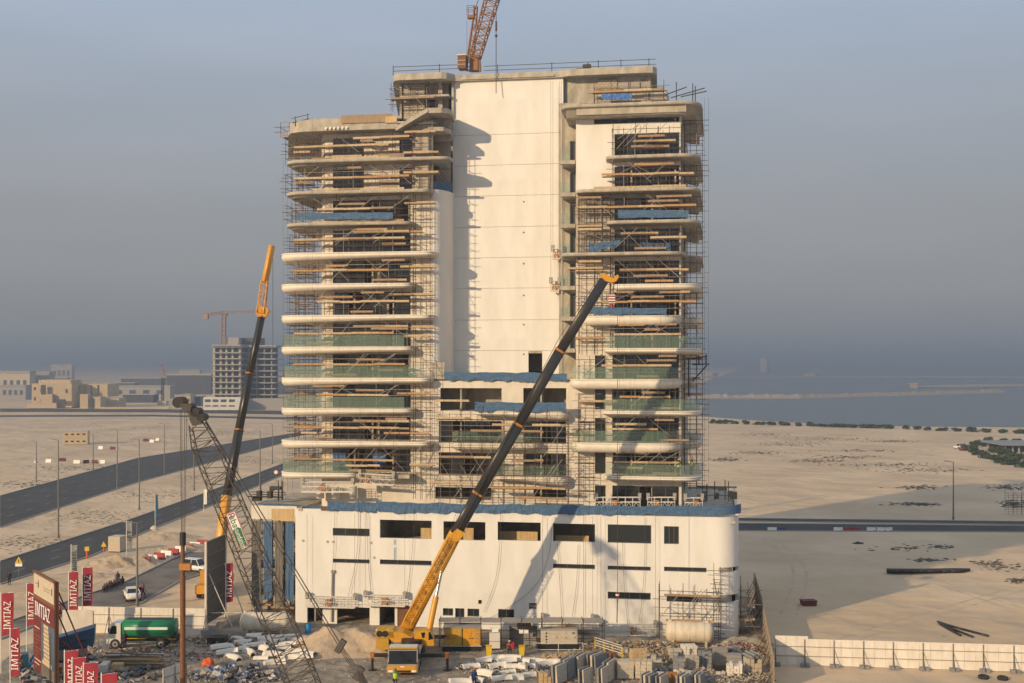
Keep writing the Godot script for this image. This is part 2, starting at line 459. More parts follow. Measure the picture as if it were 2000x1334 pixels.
func window(h: Array, z: float, nx: int, open_panes := [], mid := 0.0) -> void:
	var w := node("window", tower)
	var st := mb()
	var t := 0.07
	var uw: float = h[1] - h[0]
	var hh: float = h[3] - h[2]
	for i in nx + 1:
		abox(st, Vector3(h[0] + t * 0.5 + (uw - t) * i / nx, (h[2] + h[3]) * 0.5, z), Vector3(t, hh - 0.004, 0.1))
	for yy in [h[2] + t * 0.5, h[3] - t * 0.5]:
		abox(st, Vector3((h[0] + h[1]) * 0.5, yy, z), Vector3(uw - 0.01, t, 0.094))
	if mid > 0.0: abox(st, Vector3((h[0] + h[1]) * 0.5, h[2] + hh * mid, z), Vector3(uw - 0.01, t * 0.8, 0.09))
	mesh("frame", fin(st), mats.frame, w)
	for i in nx:
		if i in open_panes: continue
		bx("pane", Vector3(h[0] + uw * (i + 0.5) / nx, (h[2] + h[3]) * 0.5, z - 0.01), Vector3(uw / nx - t, hh - t * 2, 0.02), mats.window_glass, w)

func rounded_path(pts: Array) -> PackedVector2Array:      # entries [x, z, radius]
	var out := PackedVector2Array()
	for i in pts.size():
		var p := Vector2(pts[i][0], pts[i][1])
		var r: float = pts[i][2]
		if i == 0 or i == pts.size() - 1 or r <= 0.0:
			out.append(p); continue
		var a := Vector2(pts[i - 1][0], pts[i - 1][1])
		var b := Vector2(pts[i + 1][0], pts[i + 1][1])
		var s := p + (a - p).normalized() * r
		var e := p + (b - p).normalized() * r
		for k in 9:
			var t := k / 8.0
			out.append(s.lerp(p, t).lerp(p.lerp(e, t), t))
	return out

func path_normals(path: PackedVector2Array) -> PackedVector2Array:
	var out := PackedVector2Array()
	for i in path.size():
		var d := (path[mini(i + 1, path.size() - 1)] - path[maxi(i - 1, 0)]).normalized()
		out.append(Vector2(-d.y, d.x))       # outwards when the path runs from the back, round the front, to the wall
	return out

func resample(path: PackedVector2Array, step: float) -> PackedVector2Array:
	var out := PackedVector2Array([path[0]])
	for i in path.size() - 1:
		var n := maxi(1, int(path[i].distance_to(path[i + 1]) / step))
		for k in n: out.append(path[i].lerp(path[i + 1], (k + 1.0) / n))
	return out

func edge_mesh(path: PackedVector2Array, y: float, profile: Callable) -> ArrayMesh:
	# sweeps a profile [[outset, drop] ...] round an outline and closes it above and below
	var nr := path_normals(path)
	var length := 0.0
	for i in path.size() - 1: length += path[i].distance_to(path[i + 1])
	var rings := []
	var at := 0.0
	for i in path.size():
		if i > 0: at += path[i].distance_to(path[i - 1])
		var ring := []
		for p in profile.call(at / length, path[i]):
			var q: Vector2 = path[i] + nr[i] * p[0]
			ring.append(Vector3(q.x, y - p[1], q.y))
		rings.append(ring)
	var st := mb(true)
	for i in rings.size() - 1:
		for k in rings[0].size() - 1:
			quad(st, rings[i][k], rings[i + 1][k], rings[i + 1][k + 1], rings[i][k + 1])
	st.set_smooth_group(0xFFFFFFFF)
	for which in [0, rings[0].size() - 1]:
		var poly := PackedVector2Array()
		var vv := []
		for r in rings:
			poly.append(Vector2(r[which].x, r[which].z)); vv.append(r[which])
		var ids := Geometry2D.triangulate_polygon(poly)
		for k in range(0, ids.size(), 3):
			if which == 0: tri(st, vv[ids[k]], vv[ids[k + 1]], vv[ids[k + 2]])
			else: tri(st, vv[ids[k]], vv[ids[k + 2]], vv[ids[k + 1]])
	return fin(st)

func balcony(y: float, path: PackedVector2Array, t0: float, t1: float, clad: bool, glass: Array, called := "balcony") -> Node3D:
	# t0, t1: depth of the edge at the start and at the end of the front; glass: [from, to] share of the outline with panes
	path = resample(path, 0.8)
	var prof := func(s: float, _p: Vector2) -> Array:
		var t := lerpf(t0, t1, smoothstep(0.25, 0.95, s))
		if clad:
			return [[-0.22, 0.0], [-0.02, 0.0], [0.03, 0.05], [0.03, 0.13], [-0.07, 0.17], [-0.03, 0.24], [0.0, 0.2 + t * 0.25], [-0.05, t * 0.62], [-0.2, t * 0.85], [-0.45, t * 0.97], [-0.8, t]]
		return [[-0.05, 0.0], [0.0, 0.03], [0.0, 0.34], [-0.05, 0.36], [-0.5, 0.40], [-0.55, t], [-0.9, t]]
	var o := mesh(called, edge_mesh(path, y, prof), mats.cladding if clad else mats.concrete, tower)
	if glass.size() == 2:
		var nr := path_normals(path)
		var length := 0.0
		var cum := [0.0]
		for i in path.size() - 1:
			length += path[i].distance_to(path[i + 1]); cum.append(length)
		var n := int(length * (glass[1] - glass[0]) / 1.45)
		var pts := []
		for k in n + 1:
			var s: float = length * lerpf(glass[0], glass[1], float(k) / n)
			for i in path.size() - 1:
				if cum[i + 1] >= s - 1e-4:
					var t: float = clampf((s - cum[i]) / maxf(cum[i + 1] - cum[i], 1e-5), 0, 1)
					pts.append(path[i].lerp(path[i + 1], t) - nr[i].lerp(nr[i + 1], t) * 0.14); break
		for k in n:
			var a := Vector3(pts[k].x, y + 0.64, pts[k].y)
			var b := Vector3(pts[k + 1].x, y + 0.64, pts[k + 1].y)
			bx("glass_pane", (a + b) * 0.5, Vector3(0.02, 1.28, a.distance_to(b) - 0.03), mats.rail_glass, o, look(b - a))
	return o

func left_path(pxr: float, v_end := VW + 0.2, pxl := 556.0) -> PackedVector2Array:
	var ul := U(pxl, 5.0)
	var ur := U(pxr, 3.5)
	return rounded_path([[ul, -22.0, 0], [ul, -VB, 3.0], [(ul + ur) * 0.5, -VB - 0.12, 1.5], [ur, -VB - 0.3, 1.2], [ur + 0.1, -v_end, 0]])
func right_path(pxl: float, pxr: float) -> PackedVector2Array:
	var ul := U(pxl, 3.5)
	var ur := U(pxr, 5.0)
	return rounded_path([[ul - 0.1, -VW - 0.2, 0], [ul, -VB - 0.3, 1.2], [(ul + ur) * 0.5, -VB - 0.12, 1.5], [ur, -VB, 2.8], [ur, -22.0, 0]])

func block_wall(u0: float, u1: float, y0: float, y1: float, z: float, depth := 0.2) -> void:
	# courses of blocks 0.44 x 0.2 with raked joints
	bx("block_wall_joint", Vector3((u0 + u1) * 0.5, (y0 + y1) * 0.5, z - depth * 0.5 - 0.03), Vector3(u1 - u0, y1 - y0, depth), mats.mortar, tower)
	var st := mb()
	var rows := int((y1 - y0) / 0.235)
	for r in rows:
		var x := u0 - (0.0 if r % 2 == 0 else 0.24)
		while x < u1 - 0.05:
			var a := maxf(x + 0.03, u0)
			var b := minf(x + 0.45, u1)
			if b - a > 0.05:
				abox(st, Vector3((a + b) * 0.5, y0 + 0.235 * (r + 0.5), z - 0.06 + rng.randf_range(-0.012, 0.012)), Vector3(b - a, 0.19, 0.12))
			x += 0.48
	var o := mesh("block_courses", fin(st), mats.block, tower)
	o.set_meta("kind", "stuff")

func make_podium() -> void:
	tower = thing("high_rise_building", "unfinished high-rise with cream curved balconies and a tall blank white wall over a windowed podium", "building")
	var u0 := U(577, 0)
	var u1 := U(1404, 0)
	var top := W(1000, 1002, 0).y
	var holes := []
	var row_a := [[650, 722, 1032, 1048], [742, 843, 1016, 1053], [866, 948, 1019, 1056], [972, 1056, 1020, 1057], [1080, 1162, 1023, 1059], [1187, 1272, 1025, 1062], [1297, 1326, 1028, 1063]]
	var row_b := [[650, 722, 1092, 1101], [742, 843, 1094, 1105], [1080, 1162, 1102, 1112], [1187, 1271, 1106, 1115], [1297, 1380, 1108, 1118]]
	var row_c := [[1187, 1271, 1157, 1172], [1302, 1370, 1162, 1177]]
	var row_d := [[865, 885, 1188, 1203], [889, 907, 1188, 1207], [913, 936, 1189, 1205], [934, 941, 1172, 1180], [973, 1004, 1190, 1212], [1033, 1048, 1178, 1190]]
	var doors := [[600, 630, 1186, 1232], [658, 722, 1186, 1232], [741, 771, 1183, 1232], [776, 800, 1183, 1232]]
	for r in row_a + row_b + row_c + row_d + doors: holes.append(hole(r[0], r[1], r[2], r[3], 0))
	for h in holes: h[2] = maxf(h[2], 0.0)
	# the face is built as rectangular panels that meet in shallow joints
	var cuts := [u0, U(732, 0), U(855, 0), U(958, 0), U(1068, 0), U(1174, 0), U(1284, 0), u1]
	for i in cuts.size() - 1:
		var g0 := 0.0 if i == 0 else 0.004
		mesh("wall_panel", wall_mesh(cuts[i] + g0, cuts[i + 1], 0, top, 0, 0.3, holes), mats.white, tower)
	for r in [W(1000, 1076, 0).y, W(1000, 1132, 0).y]: pass
	# rounded end: three bands with the window strips between them
	var r := U(1443, 0) - u1
	var bands := [[0.0, W(1420, 1178, 0).y], [W(1420, 1163, 0).y, W(1420, 1119, 0).y], [W(1420, 1109, 0).y, top]]
	for b in bands:
		var st := mb(true)
		_arc(st, u1, r, b[0], b[1])
		mesh("rounded_wall", fin(st), mats.white, tower)
	var st2 := mb(true)
	_arc(st2, u1 - 0.2, r - 0.5, 0.0, top - 0.3)
	mesh("inner_wall", fin(st2), mats.concrete, tower)
	bx("side_wall", Vector3(u1 + r - 0.15, top * 0.5, -17.0), Vector3(0.3, top, 27.0), mats.white, tower)
	bx("side_wall", Vector3(u0 + 0.15, top * 0.5, -16.0), Vector3(0.29, top - 0.01, 31.3), mats.concrete, tower)
	bx("rear_wall", Vector3((u0 + u1) * 0.5, top * 0.5, -31.0), Vector3(u1 - u0 + r, top - 0.02, 0.3), mats.concrete, tower)
	# floors and inner walls behind the openings
	var levels := [W(1000, 1182, 0.3).y, W(1000, 1128, 0.3).y, W(1000, 1066, 0.3).y, W(1000, 1009, 0.3).y]
	for y in levels:
		bx("floor_slab", Vector3((u0 + u1) * 0.5 + 0.2, y - 0.02, -15.7), Vector3(u1 - u0 - 0.7, 0.3, 30.6), mats.concrete, tower)
	bx("inner_wall", Vector3((u0 + u1) * 0.5, top * 0.5 - 0.3, -6.2), Vector3(u1 - u0 - 1.0, top - 0.6, 0.2), mats.interior, tower)
	for px in [610, 736, 855, 960, 1068, 1174, 1285]:
		bx("partition_wall", Vector3(U(px, 0), top * 0.5 - 0.3, -3.4), Vector3(0.2, top - 0.7, 5.2), mats.interior, tower)
	# low block walls and stored boards that catch the sun inside the large openings
	for s in [[822, 850, 1031, 1066], [866, 925, 1030, 1066], [975, 1050, 1037, 1066], [1085, 1150, 1045, 1066]]:
		var a := W(s[0], s[2], 2.4)
		var b := W(s[1], s[2], 2.4)
		var yb: float = levels[2] + 0.13
		if a.y - yb > 0.2: bx("plywood_board", Vector3((a.x + b.x) * 0.5, (a.y + yb) * 0.5, -2.4), Vector3(b.x - a.x, a.y - yb, 0.1), mats.plywood, tower)
	for k in [0, 5, 6]:
		window(holes[k], -0.2, [3, 4, 1][k % 3 if k > 0 else 0], [1] if k == 5 else [])
	for k in range(7, 12): window(holes[k], -0.2, 3)
	for k in [12, 13]: window(holes[k], -0.2, 4)
	for k in [14, 15, 16, 18]: window(holes[k], -0.2, 2)
	var dr: Array = holes[holes.size() - 1]
	bx("door", Vector3((dr[0] + dr[1]) * 0.5, (dr[2] + dr[3]) * 0.5, -0.12), Vector3(dr[1] - dr[0] - 0.02, dr[3] - dr[2] - 0.02, 0.06), mats.rust, tower)
	# parapet cap and the roof deck of the podium
	bx("roof_deck", Vector3((u0 + u1 + r) * 0.5, top - 0.55, -15.5), Vector3(u1 - u0 + r - 0.7, 0.25, 30.3), mats.concrete, tower)
	# unfinished end beyond the white face: frame of slabs and columns
	var ue := U(500, 4)
	for y in levels + [top - 0.2]:
		bx("floor_slab", Vector3((ue + u0) * 0.5, y, -9.0), Vector3(u0 - ue - 0.01, 0.35, 13.0), mats.concrete, tower)
	for px in [505, 528, 552]:
		for v in [3.2, 9.0]:
			bx("column", Vector3(U(px, 3.2), top * 0.5 - 0.2, -v), Vector3(0.5, top - 0.4, 0.5), mats.concrete, tower)
	bx("inner_wall", Vector3((ue + u0) * 0.5, top * 0.5 - 0.2, -12.0), Vector3(u0 - ue - 0.3, top - 0.5, 0.2), mats.concrete, tower)
	for s in [[491, 580, 987, 1015, "render"], [531, 574, 993, 1017, "plywood"], [549, 578, 1008, 1018, "plywood"]]:
		var a := W(s[0], s[2], 0.5)
		var b := W(s[1], s[3], 0.5)
		bx("formwork_board", Vector3((a.x + b.x) * 0.5, (a.y + b.y) * 0.5, -0.5 + {491: 0.0, 531: 0.07, 549: 0.14}[s[0]]), Vector3(b.x - a.x, a.y - b.y, 0.1), mats[s[4]], tower)
	for s in [[583, 590], [627, 690], [700, 712]]:
		var a := W(s[0], 992, -0.05)
		var b := W(s[1], 999, -0.05)
		bx("formwork_board", Vector3((a.x + b.x) * 0.5, (a.y + b.y) * 0.5 + 0.05, 0.06), Vector3(b.x - a.x, 0.35, 0.06), mats.rust if s[0] == 627 else mats.plywood, tower)
	# downpipe, marks and vents on the face
	var st3 := mb()
	var p0 := W(650, 1118, -0.12)
	var p1 := W(648, 1214, -0.12)
	atube(st3, p0, p1, 0.13, 10); abox(st3, p0 + Vector3(0.02, 0.1, 0), Vector3(0.4, 0.3, 0.25))
	mesh("downpipe", fin(st3), mats.sheet_grey, tower)
	for m in [[640, 1058], [651, 1058], [725, 1060], [592, 1056], [731, 1089]]:
		var c := W(m[0], m[1], 0)
		tb("vent", c + Vector3(0, 0, -0.1), c + Vector3(0, 0, 0.05), 0.14, mats.concrete, tower, true)
	for m in [[770, 1054, 1064], [773, 1054, 1064], [770, 1070, 1093], [773, 1068, 1093]]:
		var a := W(m[0], m[1], -0.03)
		var b := W(m[0], m[2], -0.03)
		bx("tape_strip", (a + b) * 0.5, Vector3(0.05, a.y - b.y, 0.012), mats.sky_blue, tower)

func _arc(st: SurfaceTool, u: float, r: float, y0: float, y1: float, rv := -1.0, z0 := 0.0) -> void:
	# quarter turn from facing the camera side to facing +x, with a wall thickness and closed ends
	if rv < 0: rv = r
	for i in 14:
		var a := PI * 0.5 * i / 14.0
		var b := PI * 0.5 * (i + 1) / 14.0
		var pa := Vector2(u + sin(a) * r, z0 - rv + cos(a) * rv)
		var pb := Vector2(u + sin(b) * r, z0 - rv + cos(b) * rv)
		var k := 1.0 - 0.3 / minf(r, rv)
		var ia := Vector2(u + sin(a) * r * k, z0 - rv + cos(a) * rv * k)
		var ib := Vector2(u + sin(b) * r * k, z0 - rv + cos(b) * rv * k)
		st.set_smooth_group(0)
		quad(st, Vector3(pa.x, y1, pa.y), Vector3(pb.x, y1, pb.y), Vector3(pb.x, y0, pb.y), Vector3(pa.x, y0, pa.y))
		st.set_smooth_group(0xFFFFFFFF)
		quad(st, Vector3(ib.x, y1, ib.y), Vector3(ia.x, y1, ia.y), Vector3(ia.x, y0, ia.y), Vector3(ib.x, y0, ib.y))
		quad(st, Vector3(ia.x, y1, ia.y), Vector3(ib.x, y1, ib.y), Vector3(pb.x, y1, pb.y), Vector3(pa.x, y1, pa.y))
		quad(st, Vector3(pa.x, y0, pa.y), Vector3(pb.x, y0, pb.y), Vector3(ib.x, y0, ib.y), Vector3(ia.x, y0, ia.y))

func make_tower() -> void:
	var base := W(700, 992, VW).y
	var yl := []
	var yr := []
	for p in LF: yl.append(W(680, p, VB).y)
	for p in RF: yr.append(W(1250, p, VB).y)
	var fh: float = (yl[9] - yl[0]) / 9.0
	# ---- wing over the street: wall with window openings
	var ua := U(640, VW)
	var ub := U(845, VW)
	var holes := []
	for k in LF.size():
		var spans := [[650, 802]] if k < 9 else [[650, 711], [780, 806]]
		for s in spans:
			holes.append([U(s[0], VW), U(s[1], VW), yl[k] + 0.06, yl[k] + 2.62])
	var top_l := W(700, 240, VW).y
	mesh("wall", wall_mesh(ua, ub, base, top_l, -VW, 0.3, holes), mats.render, tower)
	var n := 0
	for h in holes:
		window(h, -VW - 0.17, 5 if h[1] - h[0] > 5 else (2 if h[1] - h[0] > 2 else 1), [[1, 3], [2], [], [0, 2, 4], [3]][n % 5] if h[1] - h[0] > 5 else [], 0.0)
		n += 1
	# rounded outer corner, outer side and the curved turn to the recessed wall
	var st := mb(true)
	_arc(st, 0.0, ua - U(617, VW), base, top_l, 3.0)
	mesh("rounded_wall", fin(st), mats.render, tower, Transform3D(Basis.from_scale(Vector3(-1, 1, 1)), Vector3(ua, 0, -VW)))
	bx("side_wall", Vector3(U(617, VW) + 0.15, (base + top_l) * 0.5, -19.0), Vector3(0.28, top_l - base, 23.0), mats.render, tower)
	var st2 := mb(true)
	_arc(st2, ub, U(888, VC) - ub - 0.02, W(866, 741, VW).y, W(866, 373, 6.0).y, VC - VW)
	mesh("curved_wall", fin(st2), mats.white, tower, Transform3D(Basis.IDENTITY, Vector3(0, 0, -VW)))
	bx("recess_wall", Vector3((ub + U(880, 7.6)) * 0.5, (W(866, 378, 7.6).y + W(866, 232, 7.6).y) * 0.5, -7.8), Vector3(U(880, 7.6) - ub, W(866, 232, 7.6).y - W(866, 378, 7.6).y, 0.2), mats.concrete, tower)
	bx("column", Vector3(U(825, 3.9), (yl[9] + W(820, 252, 3.9).y) * 0.5, -4.1), Vector3(1.5, W(820, 252, 3.9).y - yl[9], 0.7), mats.concrete, tower)
	for k in [8, 9, 10]:
		block_wall(U(850, 7.4), U(880, 7.4), yl[k] + 0.4, yl[k] + 2.9, -7.4)
	# inner walls and ceilings behind the openings
	for k in LF.size():
		bx("floor_slab", Vector3((ua + ub) * 0.5, yl[k] - 0.17, -9.4), Vector3(ub - ua - 0.1, 0.3, 9.1), mats.concrete, tower)
	bx("inner_wall", Vector3((ua + ub) * 0.5, (base + top_l) * 0.5, -8.6), Vector3(ub - ua - 0.2, top_l - base - 0.2, 0.2), mats.interior, tower)
	for px in [648, 700, 735, 775, 806]:
		bx("partition_wall", Vector3(U(px, 6.5), (base + top_l) * 0.5, -6.7), Vector3(0.18, top_l - base - 0.3, 3.5), mats.interior, tower)
	for k in range(0, 9, 1):      # pale piers standing inside the glazing
		bx("column", Vector3(U(738 + (k % 3) * 6, 5.4), yl[k] + 1.4, -5.6), Vector3(1.1, 2.75, 0.3), mats.block, tower)
	# ---- balconies of that wing
	var ends := [700.0, 842.0, 808.0, 842.0, 808.0, 845.0, 808.0, 850.0, 806.0, 842.0, 880.0]
	for k in LF.size():
		var clad: bool = k < 8
		var glass := []
		if k in [0, 2, 3, 4]: glass = [0.12, 0.93]
		balcony(yl[k], left_path(ends[k], VW + 0.2, 553.0 if clad else 563.0), 1.1 if clad else 0.75, 0.62 if clad else 0.36, clad, glass, "balcony" if clad else "concrete_balcony")
	bx("floor_slab", Vector3(U(752, 3.4), yl[0] - 0.25, -3.45), Vector3(U(804, 3.4) - U(701, 3.4), 0.4, 2.05), mats.concrete, tower)
	# ---- tall blank wall: one panel for each storey, joints between
	var cuts := [725.0, 685.0, 625.0, 563.0, 503.0, 443.0, 382.0, 322.0, 262.0, 153.0]
	var uc0 := U(884, VC)
	var uc1 := U(1100, VC)
	for i in cuts.size() - 1:
		var h := [hole(1032, 1059, 686, 730, VC)] if i == 0 else []
		mesh("wall_panel", wall_mesh(uc0, uc1, W(1000, cuts[i], VC).y - (2.0 if i == 0 else 0.0) + 0.035, W(1000, cuts[i + 1], VC).y, -VC, 0.25, h), mats.white, tower)
	bx("backing_wall", Vector3((uc0 + uc1) * 0.5, (W(1000, 725, VC).y + W(1000, 153, VC).y) * 0.5, -VC - 3.0), Vector3(uc1 - uc0, W(1000, 153, VC).y - W(1000, 725, VC).y, 0.3), mats.interior, tower)
	bx("joint_backing", Vector3((uc0 + uc1) * 0.5, (W(1000, 690, VC).y + W(1000, 160, VC).y) * 0.5, -VC - 0.16), Vector3(uc1 - uc0 - 0.1, W(1000, 160, VC).y - W(1000, 690, VC).y, 0.14), mats.concrete, tower)
	for py in [394, 454, 515, 577, 634, 692]:
		var c := W(1023, py, VC)
		tb("vent", c + Vector3(0, 0, -0.1), c + Vector3(0, 0, 0.03), 0.09, mats.black, tower, true)
	# ---- slot between blank wall and the shore wing
	bx("recess_wall", Vector3(U(1112, 7.6), (W(1112, 745, 7.6).y + W(1112, 200, 7.6).y) * 0.5, -8.0), Vector3(2.4, W(1112, 200, 7.6).y - W(1112, 745, 7.6).y, 0.2), mats.concrete, tower)
	for k in range(4, 11):
		bx("floor_slab", Vector3(U(1111, 6), yr[k] - 0.22, -6.4), Vector3(U(1126, 6) - U(1096, 6), 0.42, 3.0), mats.concrete, tower)
		window([U(1113, 7.8), U(1122, 7.8), yr[k] + 0.02, yr[k] + 2.6], -7.83, 1)
		bx("glass_pane", Vector3(U(1104, 5.4), yr[k] + 0.6, -5.1), Vector3(1.0, 1.15, 0.02), mats.rail_glass, tower)
	tb("column", Vector3(U(1098, 5.2), W(1098, 745, 5.2).y, -5.2), Vector3(U(1098, 5.2), W(1098, 232, 5.2).y, -5.2), 0.12, mats.concrete, tower, true)
	# ---- shore wing
	var uo := U(1125, VW)
	var ue := U(1331, VW)
	var bands := [[base, yr[7] - 0.4, "render"], [yr[7] - 0.38, yr[9] - 0.4, "concrete"], [yr[9] - 0.38, W(1200, 212, VW).y, "white"]]
	var rh := []
	for k in RF.size():
		if k < 4:
			rh.append([U(1162, VW), U(1183, VW), yr[k] + 0.06, yr[k] + 2.55])
			rh.append([U(1196, VW), U(1326, VW), yr[k] + 0.06, yr[k] + 2.62])
		else:
			rh.append([U(1200, VW), U(1327, VW), yr[k] + 0.06, yr[k] + 2.6])
	rh.append([U(1162, VW), U(1183, VW), base + 0.1, yr[0] - 1.2])
	rh.append([U(1196, VW), U(1326, VW), base + 0.1, yr[0] - 1.2])
	rh.append([U(1160, VW), U(1327, VW), W(1240, 240, VW).y, W(1240, 227, VW).y])
	for b in bands:
		mesh("wall", wall_mesh(uo, ue, b[0], b[1], -VW, 0.3, rh), mats[b[2]], tower)
	n = 0
	for h in rh:
		var wide: bool = h[1] - h[0] > 4
		window(h, -VW - 0.17, 5 if wide else 1, [[2], [1, 4], [0, 3], []][n % 4] if wide else [])
		n += 1
	for k in RF.size():
		bx("floor_slab", Vector3((uo + ue) * 0.5, yr[k] - 0.17, -9.4), Vector3(ue - uo - 0.1, 0.3, 9.1), mats.concrete, tower)
	var top_r: float = bands[2][1]
	bx("inner_wall", Vector3((uo + ue) * 0.5, (base + top_r) * 0.5, -8.3), Vector3(ue - uo - 0.2, top_r - base - 0.2, 0.2), mats.interior, tower)
	for px in [1130, 1188, 1235, 1275, 1320]:
		bx("partition_wall", Vector3(U(px, 6.5), (base + top_r) * 0.5, -6.6), Vector3(0.18, top_r - base - 0.3, 3.3), mats.interior, tower)
	bx("side_wall", Vector3(ue - 0.15, (base + top_r) * 0.5, -18.0), Vector3(0.29, top_r - base, 26.5), mats.concrete, tower)
	bx("rear_wall", Vector3((ua + ue) * 0.5, (base + top_r) * 0.5, -30.5), Vector3(ue - ua, top_r - base, 0.3), mats.concrete, tower)
	bx("core_wall", Vector3((ua + ue) * 0.5, (base + top_r) * 0.5, -14.2), Vector3(ue - ua - 0.7, top_r - base, 0.3), mats.concrete, tower)
	# left to right extents and depth of edge at each end of the shore wing's balconies
	var rp := [[1180, 1370, 0.55, 1.15, 1], [1114, 1330, 1.1, 0.6, 1], [1176, 1369, 0.55, 1.1, 1], [1114, 1332, 1.1, 0.6, 1], [1180, 1371, 0.6, 1.05, 1], [1143, 1331, 1.05, 0.6, 1], [1199, 1369, 0.7, 0.85, 1], [1097, 1342, 0.4, 0.4, 0], [1185, 1369, 0.4, 0.75, 0], [1126, 1369, 0.4, 0.7, 0], [1184, 1369, 0.4, 0.75, 0]]
	for k in RF.size():
		var s: Array = rp[k]
		balcony(yr[k], right_path(s[0], s[1]), s[2], s[3], s[4] == 1, [0.05, 0.72] if k < 5 else [], "balcony" if s[4] == 1 else "concrete_balcony")
	# balconies of the sea-facing side, seen past the corner where the front ones stop short of it
	for k in [1, 3, 5, 7]:
		balcony(yr[k], rounded_path([[ue - 0.2, -7.5, 0], [U(1371, 9), -8.6, 1.4], [U(1371, 9), -15.0, 1.0], [U(1371, 9), -22.0, 0], [ue - 0.2, -22.0, 0]]), 1.0, 1.0, k < 7, [0.05, 0.5] if k == 1 else [], "side_balcony")
	# ---- lower middle bay with its own balconies and a terrace above
	var t_y := W(985, 744, VW).y
	var um0 := ub
	var um1 := uo
	var mh := []
	for r in [[860, 980, 758, 803], [1022, 1106, 758, 803], [858, 980, 822, 866], [1022, 1106, 823, 867], [857, 981, 884, 928], [1022, 1106, 885, 929], [850, 960, 952, 976], [1042, 1106, 952, 976]]:
		mh.append(hole(r[0], r[1], r[2], r[3], VW))
	mesh("wall", wall_mesh(um0 + 0.004, um1 - 0.004, base, t_y, -VW - 0.003, 0.3, mh), mats.render, tower)
	bx("terrace_slab", Vector3((um0 + um1) * 0.5, t_y - 0.16, -7.0), Vector3(um1 - um0 - 0.2, 0.3, 4.3), mats.concrete, tower)
	for k in [1, 2, 3, 0]:
		bx("floor_slab", Vector3((um0 + um1) * 0.5, yl[k] - 0.35, -9.2), Vector3(um1 - um0 - 0.1, 0.3, 8.6), mats.concrete, tower)
	bx("inner_wall", Vector3((um0 + um1) * 0.5, (base + t_y) * 0.5, -8.0), Vector3(um1 - um0 - 0.2, t_y - base - 0.6, 0.2), mats.interior, tower)
	for px in [905, 985, 1060]:
		bx("partition_wall", Vector3(U(px, 6.2), (base + t_y) * 0.5, -6.4), Vector3(0.18, t_y - base - 0.6, 3.0), mats.interior, tower)
	for k in [2, 3, 4, 5]: window(mh[k], -VW - 0.2, 5 if k % 2 == 0 else 3, [1, 4] if k != 4 else [0, 2])
	for b in [[927, 1110, 803, 0.6, 1.0, []], [880, 1056, 866, 0.8, 0.7, [0.06, 0.94]], [962, 1110, 931, 0.5, 1.1, [0.06, 0.94]]]:
		var ul := U(b[0], 3.6)
		var ur := U(b[1], 3.6)
		var path := rounded_path([[ul, -VW - 0.2, 0], [ul, -2.8, 1.3], [ur, -2.8, 1.3], [ur, -VW - 0.2, 0]])
		balcony(W((b[0] + b[1]) * 0.5, b[2], 2.8).y, path, b[3], b[4], true, b[5])
	tb("round_window", Vector3(U(841, VW), W(841, 870, VW).y, -VW - 0.1), Vector3(U(841, VW), W(841, 870, VW).y, -VW + 0.02), 0.35, mats.interior, tower, true)
	bx("unpainted_patch", Vector3(U(855, 4.4), W(855, 724, 4.4).y, -VW + 0.04), Vector3(1.5, 1.9, 0.08), mats.concrete, tower)

func slab_poly(pts: Array, y0: float, y1: float, m: Material, called: String) -> void:     # entries [px, v]
	var q := PackedVector2Array()
	for p in pts: q.append(Vector2(U(p[0], p[1]), -p[1]))
	var st := mb()
	aprism(st, q, y0, y1)
	mesh(called, fin(st), m, tower)

